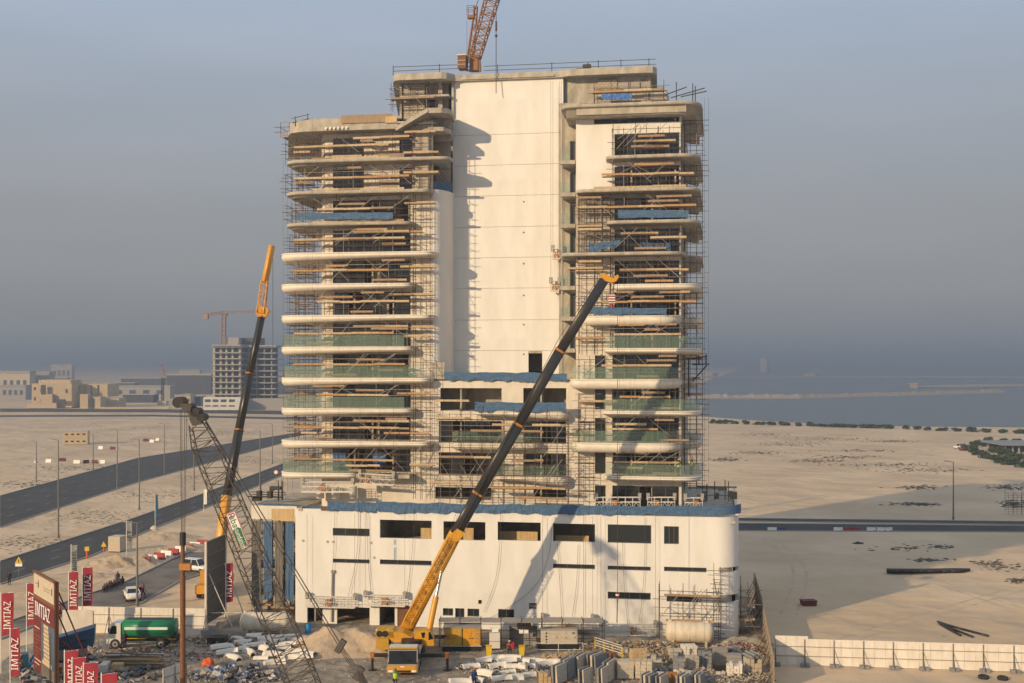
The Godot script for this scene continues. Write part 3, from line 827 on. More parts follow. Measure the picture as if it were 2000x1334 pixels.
func make_roof() -> void:
	var y1 := W(900, 139, 6.5).y
	var y0 := W(820, 155, 6.5).y
	slab_poly([[768, 9.5], [768, 7.4], [771, 6.7], [780, 6.5], [862, 6.5], [872, 6.8], [888, 7.9], [905, 8.15], [1092, 8.15], [1110, 7.6], [1262, 7.5], [1275, 7.7], [1283, 8.6], [1284, 30.0], [780, 30.0]], y0, y1, mats.concrete, "roof_slab")
	bx("roof_rib", Vector3(U(990, 8.1), y1 - 0.5, -8.1), Vector3(U(1088, 8) - U(905, 8), 0.22, 0.2), mats.concrete, tower)
	# upper storeys on the street side: block walls between concrete frame
	var yb := W(820, 232, 8.0).y
	block_wall(U(787, 8.5), U(829, 8.5), W(800, 214, 8.5).y, y0, -8.5)
	bx("inner_wall", Vector3(U(850, 9.5), (yb + y0) * 0.5, -9.5), Vector3(3.2, y0 - yb, 0.2), mats.concrete, tower)
	bx("column", Vector3(U(860, 8.6), (yb + y0) * 0.5, -8.8), Vector3(0.5, y0 - yb, 0.5), mats.concrete, tower)
	bx("column", Vector3(U(884, 8.2), (yb + y0) * 0.5, -8.4), Vector3(0.25, y0 - yb, 0.4), mats.concrete, tower)
	bx("floor_slab", Vector3(U(830, 7.6), W(830, 188, 7.6).y, -8.2), Vector3(5.6, 0.22, 1.6), mats.concrete, tower)
	window([U(838, 9.2), U(850, 9.2), W(840, 212, 9.2).y, W(840, 190, 9.2).y], -9.3, 1)
	block_wall(U(787, 8.5), U(834, 8.5), W(800, 213, 8.5).y - 1.2, W(800, 213, 8.5).y - 0.05, -8.52)
	bx("side_wall", Vector3(U(784, 9) + 0.1, (yb + y0) * 0.5, -19.0), Vector3(0.25, y0 - yb - 0.02, 21.5), mats.concrete, tower)
	bx("core_wall", Vector3(U(1030, 14), (W(1000, 250, 14).y + y0) * 0.5, -15.5), Vector3(U(1255, 14) - U(800, 14), y0 - W(1000, 250, 14).y, 0.3), mats.concrete, tower)
	# roof of the street wing: upstand, timber forms and the sloping ramp slab
	var yp := W(680, 248, VB).y
	var yt := W(680, 224, VB).y
	slab_poly([[563, 20], [563, 4.5], [568, 3.0], [590, VB], [778, VB], [778, 20]], yp - 0.35, yp + 0.05, mats.concrete, "roof_slab")
	slab_poly([[566, 20], [566, 4.8], [572, 3.4], [596, 2.9], [776, 2.9], [776, 3.2], [600, 3.2], [576, 3.8], [571, 5.0], [571, 20]], yp + 0.05, yp + 1.05, mats.concrete, "parapet")
	slab_poly([[600, 5.0], [720, 5.2], [770, 5.0], [785, 5.0], [785, 12], [600, 12]], yt - 0.05, yt + 0.25, mats.concrete, "upper_slab")
	bx("upper_wall", Vector3(U(690, 5.6), (yp + yt) * 0.5, -5.7), Vector3(U(780, 5.6) - U(602, 5.6), yt - yp - 0.1, 0.2), mats.block, tower)
	bx("formwork_board", Vector3(U(716, 2.8), yp + 0.95, -2.8), Vector3(U(766, 2.8) - U(666, 2.8), 0.9, 0.08), mats.timber2, tower)
	bx("formwork_board", Vector3(U(764, 2.75), yp + 0.75, -2.74), Vector3(1.3, 0.7, 0.08), mats.plywood, tower)
	for k in 6:
		bx("formwork_prop", Vector3(U(637 + k * 8, 2.2), yp - 0.1, -2.2), Vector3(0.22, 0.3, 0.2), mats.white_metal, tower, Basis(Vector3.BACK, -0.5))
	var a := W(776, 250, 2.4)
	var b := W(832, 217, 2.4)
	bx("ramp_slab", (a + b) * 0.5 + Vector3(0, 0, -1.6), Vector3(a.distance_to(b) + 0.5, 0.4, 3.4), mats.concrete, tower, Basis(Vector3.BACK, atan2(b.y - a.y, b.x - a.x)))
	slab_poly([[832, 2.4], [862, 2.5], [876, 3.2], [884, 4.6], [888, 8.0], [832, 8.0]], b.y - 0.2, b.y + 0.35, mats.concrete, "curved_slab")
	slab_poly([[836, 3.2], [866, 3.4], [880, 5.0], [885, 8.0], [836, 8.0]], W(850, 250, 3.4).y - 0.35, W(850, 250, 3.4).y + 0.1, mats.concrete, "curved_slab")
	bx("inner_wall", Vector3(U(835, 6), (a.y + b.y) * 0.5 - 0.3, -6.2), Vector3(5.5, 3.0, 0.2), mats.concrete, tower)
	# deck and set-back storey on the shore side
	var yd := W(1230, 199, VB).y
	balcony(yd, rounded_path([[U(1095, 5), -8.0, 0], [U(1096, 3.5), -VB - 0.2, 1.6], [U(1200, VB), -VB - 0.2, 2.0], [U(1371, 4), -VB, 3.0], [U(1371, 5), -22.0, 0]]), 1.3, 1.3, false, [], "roof_slab")
	bx("upstand", Vector3(U(1232, VB + 0.3), yd - 0.75, -VB - 0.75), Vector3(U(1340, VB) - U(1125, VB), 0.75, 0.5), mats.concrete, tower)
	var yw := W(1180, 201, 9).y
	bx("upper_wall", Vector3(U(1182, 9), (yw + y0) * 0.5, -9.2), Vector3(U(1270, 9) - U(1098, 9), y0 - yw, 0.25), mats.concrete, tower)
	block_wall(U(1167, 8.8), U(1205, 8.8), W(1180, 180, 8.8).y, y0 - 0.1, -8.95)
	bx("formwork_board", Vector3(U(1230, 8.9), W(1230, 168, 8.9).y, -8.95), Vector3(2.2, 0.9, 0.1), mats.sheet_grey, tower)
	bx("side_wall", Vector3(U(1270, 9) - 0.1, (yw + y0) * 0.5, -19.0), Vector3(0.25, y0 - yw - 0.02, 20.0), mats.concrete, tower)
	bx("floor_slab", Vector3(U(1280, 9), W(1280, 185, 9).y, -12.0), Vector3(2.6, 1.2, 6.0), mats.concrete, tower)

# ================================================================ scaffolds, nets, platforms
const TUBE := 0.031
func loc(t: Node3D, p: Vector3) -> Vector3:
	return t.transform.affine_inverse() * p

func scaffold(label: String, u0: float, u1: float, y0: float, y1: float, zf: float, depth: float, step: float, lift: float, boards: Array, group := "", tube_mat := "rust_tube", braces := 0) -> Node3D:
	# boards: [y, from u, to u, timber]
	var t := thing("scaffold", label, "scaffold", Vector3((u0 + u1) * 0.5, y0, zf - depth * 0.5), 0, group)
	var o := t.position
	var n := maxi(1, roundi((u1 - u0) / step))
	var tops := []
	for i in n + 1:
		var x := u0 + (u1 - u0) * i / n
		for row in 2:
			if row == 1 and i % 2 == 1: continue
			var yy := y1 + rng.randf_range(-0.5, 0.5)
			tb("standard", Vector3(x + rng.randf_range(-0.03, 0.03), y0, zf - depth * row) - o, Vector3(x, yy, zf - depth * row) - o, TUBE, mats[tube_mat] if rng.randf() < 0.85 else mats.steel_tube, t)
		if i % 2 == 0:
			var y := y0 + lift
			while y < y1:
				tb("transom", Vector3(x, y, zf + 0.2) - o, Vector3(x, y, zf - depth - 0.2) - o, TUBE, mats[tube_mat], t); y += lift
	var y := y0 + lift * 0.55
	var k := 0
	while y <= y1:
		var e0 := rng.randf_range(0.0, 0.8)
		var e1 := rng.randf_range(0.0, 0.8)
		tb("ledger", Vector3(u0 - e0, y, zf + 0.05) - o, Vector3(u1 + e1, y + rng.randf_range(-0.05, 0.05), zf + 0.05) - o, TUBE, mats[tube_mat] if rng.randf() < 0.7 else mats.steel_tube, t)
		if k % 2 == 0: tb("ledger", Vector3(u0, y, zf - depth) - o, Vector3(u1, y, zf - depth) - o, TUBE, mats[tube_mat], t)
		y += lift * 0.5; k += 1
	for b in braces:
		var bw := minf(2.4, u1 - u0)
		var xa := u0 + (u1 - u0 - bw) * rng.randf()
		var ya := y0 + (y1 - y0) * rng.randf_range(0.0, 0.6)
		var s: float = [-1.0, 1.0][rng.randi() % 2]
		tb("brace", Vector3(xa + (bw if s < 0 else 0.0), ya, zf + 0.1) - o, Vector3(xa + (0.0 if s < 0 else bw), minf(ya + 3.6, y1), zf + 0.1) - o, TUBE, mats.steel_tube, t)
	for b in boards:
		var x: float = b[1]
		while x < b[2] - 0.3:
			var l: float = minf(rng.randf_range(2.2, 3.9), b[2] - x)
			var q: int = b[3] if rng.randf() < 0.6 else rng.randi() % 4
			var tilt := rng.randf_range(-0.008, 0.008)
			bx("plank", Vector3(x + l * 0.5, b[0] + rng.randf_range(-0.04, 0.04), zf + 0.11) - o, Vector3(l - 0.02, 0.22, 0.045), mats["timber%d" % q], t, Basis(Vector3.BACK, tilt))
			bx("plank", Vector3(x + l * 0.5, b[0] - 0.14, zf - depth * 0.5 + rng.randf_range(-0.1, 0.1)) - o, Vector3(l - 0.02, 0.05, depth * 0.8), mats["timber%d" % q], t)
			x += l
	return t

func guard_rail(label: String, pts: Array, h: float, posts: Array) -> void:
	var t := thing("guard_rail", label, "guard rail", pts[0], 0, "")
	for i in pts.size() - 1:
		for f in [0.5, 1.0]:
			tb("rail", pts[i] + Vector3(0, h * f, 0) - t.position, pts[i + 1] + Vector3(0, h * f + rng.randf_range(-0.12, 0.12), 0) - t.position, 0.035, mats.rope, t)
	for p in posts:
		var c: Vector3 = (pts[0] as Vector3).lerp(pts[pts.size() - 1], p) if pts.size() == 2 else pts[int(p)]
		tb("post", c - t.position, c + Vector3(0, h * 1.15, 0) - t.position, 0.045, mats.rope, t)

func cloth(called: String, label: String, a: Vector3, b: Vector3, drop_a: float, drop_b: float, m: Material, category: String, group := "", wave := 0.12, ragged := 0.15, nx := 40, ny := 6) -> void:
	# hangs between a and b (its upper corners) with folds and an uneven hem
	var ns := FastNoiseLite.new()
	ns.seed = rng.randi() % 9999; ns.frequency = 1.0
	var along := b - a
	var nrm := Vector3(-along.z, 0, along.x).normalized()
	if nrm.dot(cam_pos - a) < 0: nrm = -nrm
	var len := along.length()
	var p := func(i: int, j: int) -> Vector3:
		var s := float(i) / nx
		var f := float(j) / ny
		var d := lerpf(drop_a, drop_b, s) * (1.0 + ns.get_noise_2d(s * len * 0.5, 40.0) * ragged)
		var q := a.lerp(b, s) + Vector3(0, -d * f + ns.get_noise_2d(s * len * 0.35, 90.0) * ragged * 0.5 * (1.0 - f), 0)
		return q + nrm * (ns.get_noise_2d(s * len * 1.1, f * 1.2) * wave * (0.3 + f) + ns.get_noise_2d(s * len * 4.0, f * 1.6 + 7.0) * wave * 0.55 + absf(wave))
	var st := mb(true)
	for i in nx:
		for j in ny:
			quad(st, p.call(i, j), p.call(i + 1, j), p.call(i + 1, j + 1), p.call(i, j + 1))
	var o := mesh(called, fin(st), m)
	tag(o, label, category, group)

func platform(label: String, px0: float, py0: float, px1: float, py1: float, v: float, rope_to: float, group := "suspended work platforms", tool_at := 0.5) -> void:
	# px, py: upper corners of the guard rail
	var a := W(px0, py0, v)
	var b := W(px1, py1, v)
	var t := thing("suspended_platform", label, "work platform", a - Vector3(0, 1.1, 0), 0, group)
	var o := t.position
	var dn := Vector3(0, -1.1, 0)
	var bk := Vector3(0, 0, -0.65)
	var l := b - a
	bx("deck", a + l * 0.5 + dn + bk * 0.5 - o, Vector3(l.length(), 0.08, 0.68), mats.white_metal, t, Basis(Vector3.BACK, atan2(l.y, l.x)))
	for side in [Vector3.ZERO, bk]:
		for f in [0.0, 0.45]:
			tb("rail", a + side + dn * f - o, b + side + dn * f - o, 0.035, mats.white_metal, t)
		tb("rail", a + side + dn * 0.95 - o, b + side + dn * 0.95 - o, 0.04, mats.white_metal, t)
	var n := maxi(2, roundi(l.length() / 0.75))
	for i in n + 1:
		var s := float(i) / n
		var p := a + l * s
		tb("upright", p - o, p + dn - o, 0.03, mats.white_metal, t)
		tb("upright", p + bk - o, p + bk + dn - o, 0.03, mats.white_metal, t)
		if i < n:
			var q := a + l * ((i + 0.5) / n)
			tb("brace", p + dn - o, q + dn * 0.45 - o, 0.025, mats.white_metal, t)
			tb("brace", q + dn * 0.45 - o, a + l * ((i + 1.0) / n) + dn - o, 0.025, mats.white_metal, t)
	for e in [a + l * 0.01, a + l * 0.99]:
		bx("motor", e + bk * 0.5 + Vector3(0, 0.1, 0) - o, Vector3(0.35, 0.7, 0.4), mats.sheet_grey, t)
		if rope_to > 0:
			var c := W(px0 if e.distance_to(a) < 1 else px1, rope_to, v + 0.5)
			tb("rope", e + bk * 0.5 - o, Vector3(e.x, c.y, e.z - 0.3) - o, 0.014, mats.rope, t)
	bx("toolbox", a + l * tool_at + dn * 0.6 + bk * 0.4 - o, Vector3(0.6, 0.75, 0.4), mats.rust_orange, t)

func hanging_rope(label: String, pts: Array, v: float, group: String, r := 0.018) -> void:
	var st := mb()
	var q := []
	for i in range(0, pts.size(), 2): q.append(W(pts[i], pts[i + 1], v))
	var c := Curve3D.new()
	for i in q.size():
		var d: Vector3 = (q[mini(i + 1, q.size() - 1)] - q[maxi(i - 1, 0)]) * 0.2
		c.add_point(q[i], -d, d)
	c.bake_interval = 0.4
	apath(st, Array(c.get_baked_points()), r, 5)
	tag(mesh("hanging_rope", fin(st), mats.rope), label, "rope", group)

func make_scaffolds() -> void:
	var yl := []
	var yr := []
	for p in LF: yl.append(W(680, p, VB).y)
	for p in RF: yr.append(W(1250, p, VB).y)
	var odd := func(y: float, p0: float, p1: float) -> Array:      # stray short boards at uneven heights
		var o := []
		for i in 3:
			var a := rng.randf_range(p0, p1 - 40.0)
			o.append([y + [0.35, 0.9, 2.0, 2.5][rng.randi() % 4], U(a, 2.9), U(a + rng.randf_range(25, 70), 2.9), 2])
		return o
	var words := ["lowest", "second", "third", "fourth", "fifth", "sixth", "seventh", "eighth", "ninth", "tenth", "eleventh"]
	var ends := [795.0, 800.0, 795.0, 800.0, 795.0, 806.0, 800.0, 806.0, 800.0, 805.0, 806.0]
	for k in LF.size():
		var y1: float = (yl[k + 1] if k < 10 else W(700, 250, VB).y) - 0.75
		var bl := []
		bl.append([yl[k] + 1.5, U(575 if k % 3 != 2 else 620, 2.9), U([770, 800, 760, 792][k % 4], 2.9), [0, 1, 3][k % 3]])
		if k in [1, 4, 7, 10]: bl.append([yl[k] + 2.3, U(690, 2.9), U(800, 2.9), 1])
		if k in [8, 9, 10]: bl.append([yl[k] + 0.15, U(610, 2.9), U(790, 2.9), 3])
		scaffold("tube scaffold with timber boards on the %s balcony up, wing beside the two-lane street" % words[k], U(577, 2.9), U(ends[k], 2.9), yl[k], y1, -2.85, 1.0, 1.15, 1.35, bl + odd.call(yl[k], 585, ends[k]), "scaffolds on the street-side balconies", "rust_tube", 4)
		# the return round the corner of the same balcony
		scaffold("short scaffold return round the open corner of the %s balcony, street side" % words[k], U(566 if k < 8 else 558, 6), U(612, 6), yl[k], y1, -6.0, 2.2, 0.6, 0.8, [[yl[k] + 1.5, U(574, 6), U(606, 6), 2]], "corner scaffold returns")
	# tall narrow scaffold by the curved white wall
	var bl2 := []
	for s in [[258, 790, 856], [298, 788, 857], [337, 788, 857], [396, 790, 850], [452, 783, 826], [521, 782, 851], [575, 760, 849], [638, 804, 849], [656, 790, 838], [768, 775, 858], [845, 750, 838], [907, 800, 846]]:
		bl2.append([W(s[1], s[0], 3.0).y, U(s[1], 3.0), U(s[2], 3.0), rng.randi() % 2])
	scaffold("tall narrow tube scaffold climbing beside the curved white corner", U(808, 3.0), U(840, 3.0), W(820, 975, 3.0).y, W(820, 236, 3.0).y, -3.0, 0.9, 0.85, 1.75, bl2, "", "rust_tube", 7)
	# shore wing
	for k in RF.size():
		var y1: float = (yr[k + 1] if k < 10 else W(1250, 226, VB).y) - 0.75
		var spans := [[1200, 1325], [1185, 1285], [1210, 1310], [1175, 1312], [1200, 1330], [1175, 1360], [1210, 1345], [1270, 1341], [1130, 1360], [1175, 1356], [1236, 1320]]
		var bl := [[yr[k] + 1.5, U(spans[k][0], 2.9), U(spans[k][1], 2.9), [1, 3, 0][k % 3]]]
		if k == 9: bl.append([yr[k] + 0.15, U(1160, 2.9), U(1340, 2.9), 1])
		if k in [6, 7, 8]: bl.append([yr[k] + 2.5, U(1130, 2.9), U(1175, 2.9), 0])
		scaffold("tube scaffold with timber boards on the %s balcony up, wing beside the open shore" % words[k], U(1130 if k in [1, 3, 5, 7, 8] else 1196, 2.9), U(1330, 2.9), yr[k], y1, -2.85, 1.0, 1.15, 1.35, bl + odd.call(yr[k], 1200, 1330), "scaffolds on the shore-side balconies", "rust_tube", 4)
	scaffold("tall dark scaffold up the seaward corner of the tower", U(1336, 6.0), U(1372, 6.0), W(1350, 960, 6.0).y, W(1350, 215, 6.0).y, -6.6, 2.0, 0.7, 1.1, [[W(1350, 700, 6).y, U(1336, 6), U(1372, 6), 2], [W(1350, 770, 6).y, U(1336, 6), U(1372, 6), 2]], "", "rust_tube", 6)
	scaffold("tube scaffold against the concrete wall above the crane boom's tip", U(1130, 3.4), U(1192, 3.4), W(1150, 690, 3.4).y, W(1150, 380, 3.4).y, -3.4, 0.8, 0.95, 1.45, [[W(1150, 660, 3.4).y, U(1124, 3.4), U(1182, 3.4), 0], [W(1150, 523, 3.4).y, U(1108, 3.4), U(1180, 3.4), 1], [W(1150, 441, 3.4).y, U(1128, 3.4), U(1176, 3.4), 1]], "", "rust_tube", 4)
	scaffold("slim ladder-like scaffold on the cream wall between middle bay and shore wing", U(1130, 3.6), U(1160, 3.6), W(1150, 975, 3.6).y, W(1150, 760, 3.6).y, -3.6, 0.7, 1.5, 1.5, [[W(1150, 783, 3.6).y, U(1130, 3.6), U(1208, 3.6), 1], [W(1150, 843, 3.6).y, U(1124, 3.6), U(1150, 3.6), 1]])
	# middle bay
	var mbd := []
	for s in [[782, 852, 917], [817, 852, 921], [829, 962, 1000], [841, 920, 985], [842, 1000, 1062], [829, 1040, 1106], [893, 858, 960], [898, 1000, 1062], [944, 838, 922], [952, 960, 1105], [970, 1010, 1105]]:
		mbd.append([W(980, s[0], 1.9).y, U(s[1], 1.9), U(s[2], 1.9), rng.randi() % 3])
	scaffold("wide rusty tube scaffold in front of the low middle bay's balconies", U(858, 1.9), U(1110, 1.9), W(980, 985, 1.9).y, W(980, 800, 1.9).y, -1.75, 0.8, 1.15, 1.2, mbd, "", "rust_tube", 12)
	# podium end
	scaffold("scaffold round the ivory tank at the podium's rounded end", U(1287, -2.6), U(1404, -2.6), 0.0, W(1340, 1150, -2.6).y, 2.6, 1.2, 1.15, 1.7, [[W(1340, 1163, -2.6).y, U(1297, -2.6), U(1403, -2.6), 2], [W(1340, 1212, -2.6).y, U(1300, -2.6), U(1396, -2.6), 1]], "", "rust_tube", 5)
	scaffold("tall ladder scaffold tower against the podium's rounded corner", U(1394, -1.8), U(1407, -1.8), 0.0, W(1400, 1106, -1.8).y, 1.9, 0.8, 0.7, 0.9, [], "", "rust_tube", 3)
	scaffold("dark scaffold in the podium's own shade past its rounded end", U(1447, 3), U(1474, 3), 0.0, W(1455, 1140, 3).y, -2.4, 3.0, 0.7, 1.5, [[W(1455, 1207, 3).y, U(1402, 3), U(1474, 3), 1], [W(1455, 1182, 3).y, U(1440, 3), U(1474, 3), 2]], "", "rust_tube", 5)
	scaffold("rusty scaffold frame in front of the unfinished podium bay", U(492, 1.2), U(575, 1.2), 0.0, W(530, 1010, 1.2).y, -1.2, 0.8, 1.1, 1.6, [[W(530, 1181, 1.2).y, U(495, 1.2), U(530, 1.2), 0], [W(530, 1186, 1.2).y, U(530, 1.2), U(575, 1.2), 1]], "", "rust_tube", 4)
	# roof scaffolds
	scaffold("scaffold against the block-walled penthouse over the street wing", U(763, 7.2), U(850, 7.2), W(800, 214, 7.2).y, W(800, 166, 7.2).y, -7.4, 0.8, 1.1, 1.2, [[W(800, 190, 7.2).y, U(762, 7.2), U(848, 7.2), 2]], "", "rust_tube", 2)
	scaffold("scaffold before the concrete penthouse over the shore wing", U(1160, 8.0), U(1296, 8.0), W(1200, 203, 8.0).y, W(1200, 162, 8.0).y, -8.0, 0.7, 1.9, 1.2, [[W(1200, 178, 8.0).y, U(1157, 8.0), U(1296, 8.0), 0]])
	scaffold("cantilevered scaffold off the top corner of the street wing", U(548, 5), U(600, 5), W(570, 268, 5).y, W(570, 236, 5).y, -5.0, 3.5, 1.2, 1.1, [[W(570, 264, 5).y, U(548, 5), U(612, 5), 2]], "", "rust_tube", 3)
	var y1 := W(900, 139, 6.5).y
	guard_rail("dark tube guard rail on the roof slab before the rust-orange crane", [Vector3(U(767, 7), y1, -7.2), Vector3(U(893, 7), y1, -7.2)], 0.95, [0.0, 0.72])
	guard_rail("long dark tube guard rail on the roof slab past the crane", [Vector3(U(945, 8.5), y1, -8.6), Vector3(U(1281, 8.5), y1, -8.6)], 0.95, [0.08, 0.4, 0.67, 0.8, 0.96])
	guard_rail("bent guard rail along the street wing's parapet", [Vector3(U(568, 3), W(568, 247, 3).y, -3.3), Vector3(U(604, 3), W(604, 240, 3).y, -3.05)], 0.95, [0.2, 0.9])
	var yd := W(1230, 197, 4).y
	var poles := thing("outrigger_beams", "three slanting steel outrigger beams on the shore wing's roof", "outrigger", Vector3(U(1330, 4), yd, -4.0))
	for s in [[1298, 186, 1341, 170], [1310, 191, 1376, 172], [1330, 189, 1380, 178]]:
		tb("beam", W(s[0], s[1], 4.0) - poles.position, W(s[2], s[3], 3.2) - poles.position, 0.06, mats.dark_steel, poles)
	for s in [[1321, 160, 196], [1353, 163, 200], [1358, 168, 200]]:
		tb("post", W(s[0], s[1], 4.0) - poles.position, W(s[0], s[2], 4.0) - poles.position, 0.05, mats.dark_steel, poles)
	var cg := thing("cantilever_bracket", "dark steel bracket platform jutting off the tower's seaward corner", "bracket", W(1355, 770, 6))
	for s in [[1352, 700, 1381, 696], [1352, 712, 1386, 711], [1379, 692, 1379, 712], [1352, 745, 1381, 713], [1350, 738, 1368, 738], [1365, 695, 1365, 712], [1345, 700, 1345, 775]]:
		tb("bar", W(s[0], s[1], 6.0) - cg.position, W(s[2], s[3], 6.0) - cg.position, 0.07, mats.dark_steel, cg)
	# ---- nets and tarpaulins
	var tarps := [[505, 982, 640, 988, 985, 995], [640, 979, 735, 981, 997, 999], [735, 979, 905, 984, 1001, 1003], [905, 984, 1110, 986, 1001, 1004], [1110, 986, 1300, 988, 1004, 1006]]
	var tl := ["sagging blue tarpaulin over the unfinished podium bay's parapet", "creased blue tarpaulin on the podium parapet above the brown board", "blue tarpaulin along the podium parapet above the open windows beside the downpipe", "blue tarpaulin along the podium parapet below the middle bay scaffold", "blue tarpaulin along the podium parapet below the white work platforms"]
	for i in tarps.size():
		var s: Array = tarps[i]
		var a := W(s[0], s[1], -0.05 if i > 0 else 2.0)
		var b := W(s[2], s[3], -0.05 if i > 0 else 2.0)
		cloth("tarpaulin", tl[i], a, b, a.y - W(s[0], s[4], -0.05 if i > 0 else 2.0).y, b.y - W(s[2], s[5], -0.05 if i > 0 else 2.0).y, mats.net_blue, "tarpaulin", "", 0.12, 0.3, 110, 8)
	cloth("tarpaulin", "blue tarpaulin stretched to the rounded end of the podium parapet", W(1300, 988, -0.05), W(1407, 988, -0.05), 1.0, 0.95, mats.net_blue, "tarpaulin", "", 0.08, 0.1, 40, 8)
	var stc := mb(true)
	_arc(stc, U(1407, 0), U(1445, 0) - U(1404, 0), W(1420, 1005, 0).y, W(1420, 988, 0).y)
	tag(mesh("tarpaulin", fin(stc), mats.net_blue, self, Transform3D(Basis.IDENTITY, Vector3(0, 0, 0.12))), "blue tarpaulin wrapped round the podium parapet's curved end", "tarpaulin")
	cloth("debris_net", "torn blue net on the terrace edge under the tall white wall", W(868, 726, VW - 0.2), W(1108, 729, VW - 0.2), 0.95, 0.85, mats.net_blue, "net", "", 0.12, 0.35, 50, 8)
	cloth("debris_net", "blue net wrapped along the concrete balcony of the ninth floor, street wing", W(578, 416, 2.5), W(768, 415, 2.5), 0.75, 0.75, mats.net_blue, "net")
	cloth("debris_net", "grey-blue net along the ninth floor balcony, shore wing", W(1207, 410, 2.5), W(1345, 411, 2.5), 0.85, 0.75, mats.net_blue, "net")
	cloth("debris_net", "rumpled blue net on the balcony under the crane's hook", W(1150, 600, 2.5), W(1302, 602, 2.5), 0.8, 0.7, mats.net_blue, "net", "", 0.16, 0.3)
	cloth("debris_net", "drooping blue net ends on the concrete deck behind timber boards", W(1150, 474, 3.0), W(1212, 472, 3.0), 0.85, 0.6, mats.net_blue, "net", "", 0.2, 0.6)
	cloth("debris_net", "folded blue net hung inside the eighth floor of the shore wing", W(1250, 474, 4.0), W(1310, 474, 4.0), 0.6, 0.8, mats.net_blue, "net", "", 0.2, 0.6)
	cloth("debris_net", "blue net round the topmost balcony of the middle bay", W(928, 785, 2.7), W(1106, 786, 2.7), 1.0, 1.0, mats.net_blue, "net", "", 0.14, 0.25)
	cloth("debris_net", "small bright blue sheet under the shore-side penthouse", W(1175, 183, 7.9), W(1234, 184, 7.9), 0.65, 0.65, mats.tarp_bright, "net")
	cloth("debris_net", "dark blue net closing the recess above the curved white corner", W(842, 355, 4.6), W(882, 357, 7.0), 1.0, 0.9, mats.net_blue, "net")
	for s in [[648, 888, 664, "bright blue plastic sheet in the lowest glazed room's first bay"], [726, 888, 740, "bright blue plastic sheet in the lowest glazed room's last bay"]]:
		cloth("plastic_sheet", s[3], W(s[0] + 2, 884, VW - 0.1), W(s[0] + 27, 884, VW - 0.1), 1.5, 1.5, mats.tarp_bright, "sheet", "", 0.05, 0.05, 12, 6)
	# long cloths on the unfinished podium bay
	for s in [[494, 511, "net_grey", 1016, 1175, "long grey cloth strip hung furthest from the white podium face"], [516, 533, "net_blue", 1018, 1172, "faded blue cloth strip hung beside the grey one"], [538, 554, "net_grey", 1018, 1185, "tapering grey-brown net strip between two blue strips"], [559, 575, "net_blue", 1018, 1170, "long blue cloth strip hung right against the white podium face"]]:
		var a := W(s[0], s[3], 0.8)
		var b := W(s[1], s[3], 0.8)
		cloth("hanging_cloth", s[5], a, b, a.y - W(s[0], s[4], 0.8).y, b.y - W(s[1], s[4], 0.8).y, mats[s[2]], "cloth", "", 0.22, 0.08, 14, 40)
	# ---- suspended platforms
	platform("white suspended platform above the podium's first open doorways", 597, 1166, 692, 1168, -0.9, 1003, "suspended work platforms", 0.45)
	platform("white suspended platform half behind the yellow crane boom", 711, 1163, 790, 1165, -0.9, 1003)
	platform("suspended platform against the podium beyond the generator canopy", 1058, 1207, 1158, 1209, -0.9, 1008)
	platform("suspended platform with an orange box beside the ivory tank's scaffold", 1172, 1220, 1281, 1222, -0.9, 1008, "suspended work platforms", 0.6)
	platform("long white platform parked on the podium roof under the street wing", 588, 942, 689, 942, 1.2, 0, "suspended work platforms", 0.4)
	platform("tilted white platform hung at the lowest street-side balcony", 701, 925, 768, 929, 1.9, 700, "suspended work platforms", 0.2)
	platform("platform parked on the podium roof before the narrow windows", 1163, 972, 1250, 972, 1.0, 0, "suspended work platforms", 0.42)
	platform("platform parked on the podium roof before the wide shore-side windows", 1265, 972, 1318, 972, 1.0, 0, "suspended work platforms", 0.3)
	platform("short platform parked at the podium roof's seaward end", 1338, 973, 1372, 973, 1.0, 0, "suspended work platforms", 0.6)
	platform("upper short cradle hanging on the tall white wall's edge", 1079, 486, 1096, 486, 7.2, 160, "suspended work platforms", 0.5)
	platform("lower short cradle hanging on the tall white wall's edge", 1075, 549, 1092, 549, 7.2, 160, "suspended work platforms", 0.5)
	# ---- ropes down the face
	for s in [[[654, 994, 653, 1050, 650, 1110, 648, 1160], "rope hanging past the podium's first strip windows"], [[700, 994, 697, 1080, 680, 1165], "slanting rope from the parapet to the first suspended platform"], [[716, 994, 719, 1090, 725, 1160], "rope from the parapet to the end of the first platform"], [[809, 996, 805, 1080, 795, 1160], "rope beside the crane boom's yellow section"], [[978, 1003, 976, 1060, 968, 1130, 945, 1195], "rope curving down to the small square windows"], [[1078, 1030, 1070, 1090, 1040, 1150, 970, 1200, 950, 1206], "long slack rope across the podium wall"], [[1088, 1060, 1093, 1130, 1097, 1205], "rope straight down to the platform by the canopy"], [[1129, 1064, 1126, 1140, 1118, 1205], "second rope down to the platform by the canopy"], [[1216, 1060, 1219, 1140, 1226, 1218], "rope across the wide podium window beside the hook line"], [[1260, 1010, 1258, 1120, 1248, 1218], "rope down to the platform with the orange box"], [[1140, 1005, 1140, 1205], "thin rope on the podium wall's middle joint"], [[890, 1003, 860, 1100, 820, 1165], "taut rope slanting behind the crane boom"]]:
		hanging_rope(s[1], s[0], -0.25, "ropes hanging on the podium face")
	for px in [553, 562, 571, 1376, 1384]:
		var t := W(px, 190 if px > 1000 else 310, 4)
		var b := W(px, 960, 4)
		var st := mb(); atube(st, b, t, 0.013, 5)
		tag(mesh("hanging_rope", fin(st), mats.rope), "thin plumb rope down the open side of the tower's %s" % ("seaward corner" if px > 1000 else "street corner"), "rope", "plumb ropes of the tower")
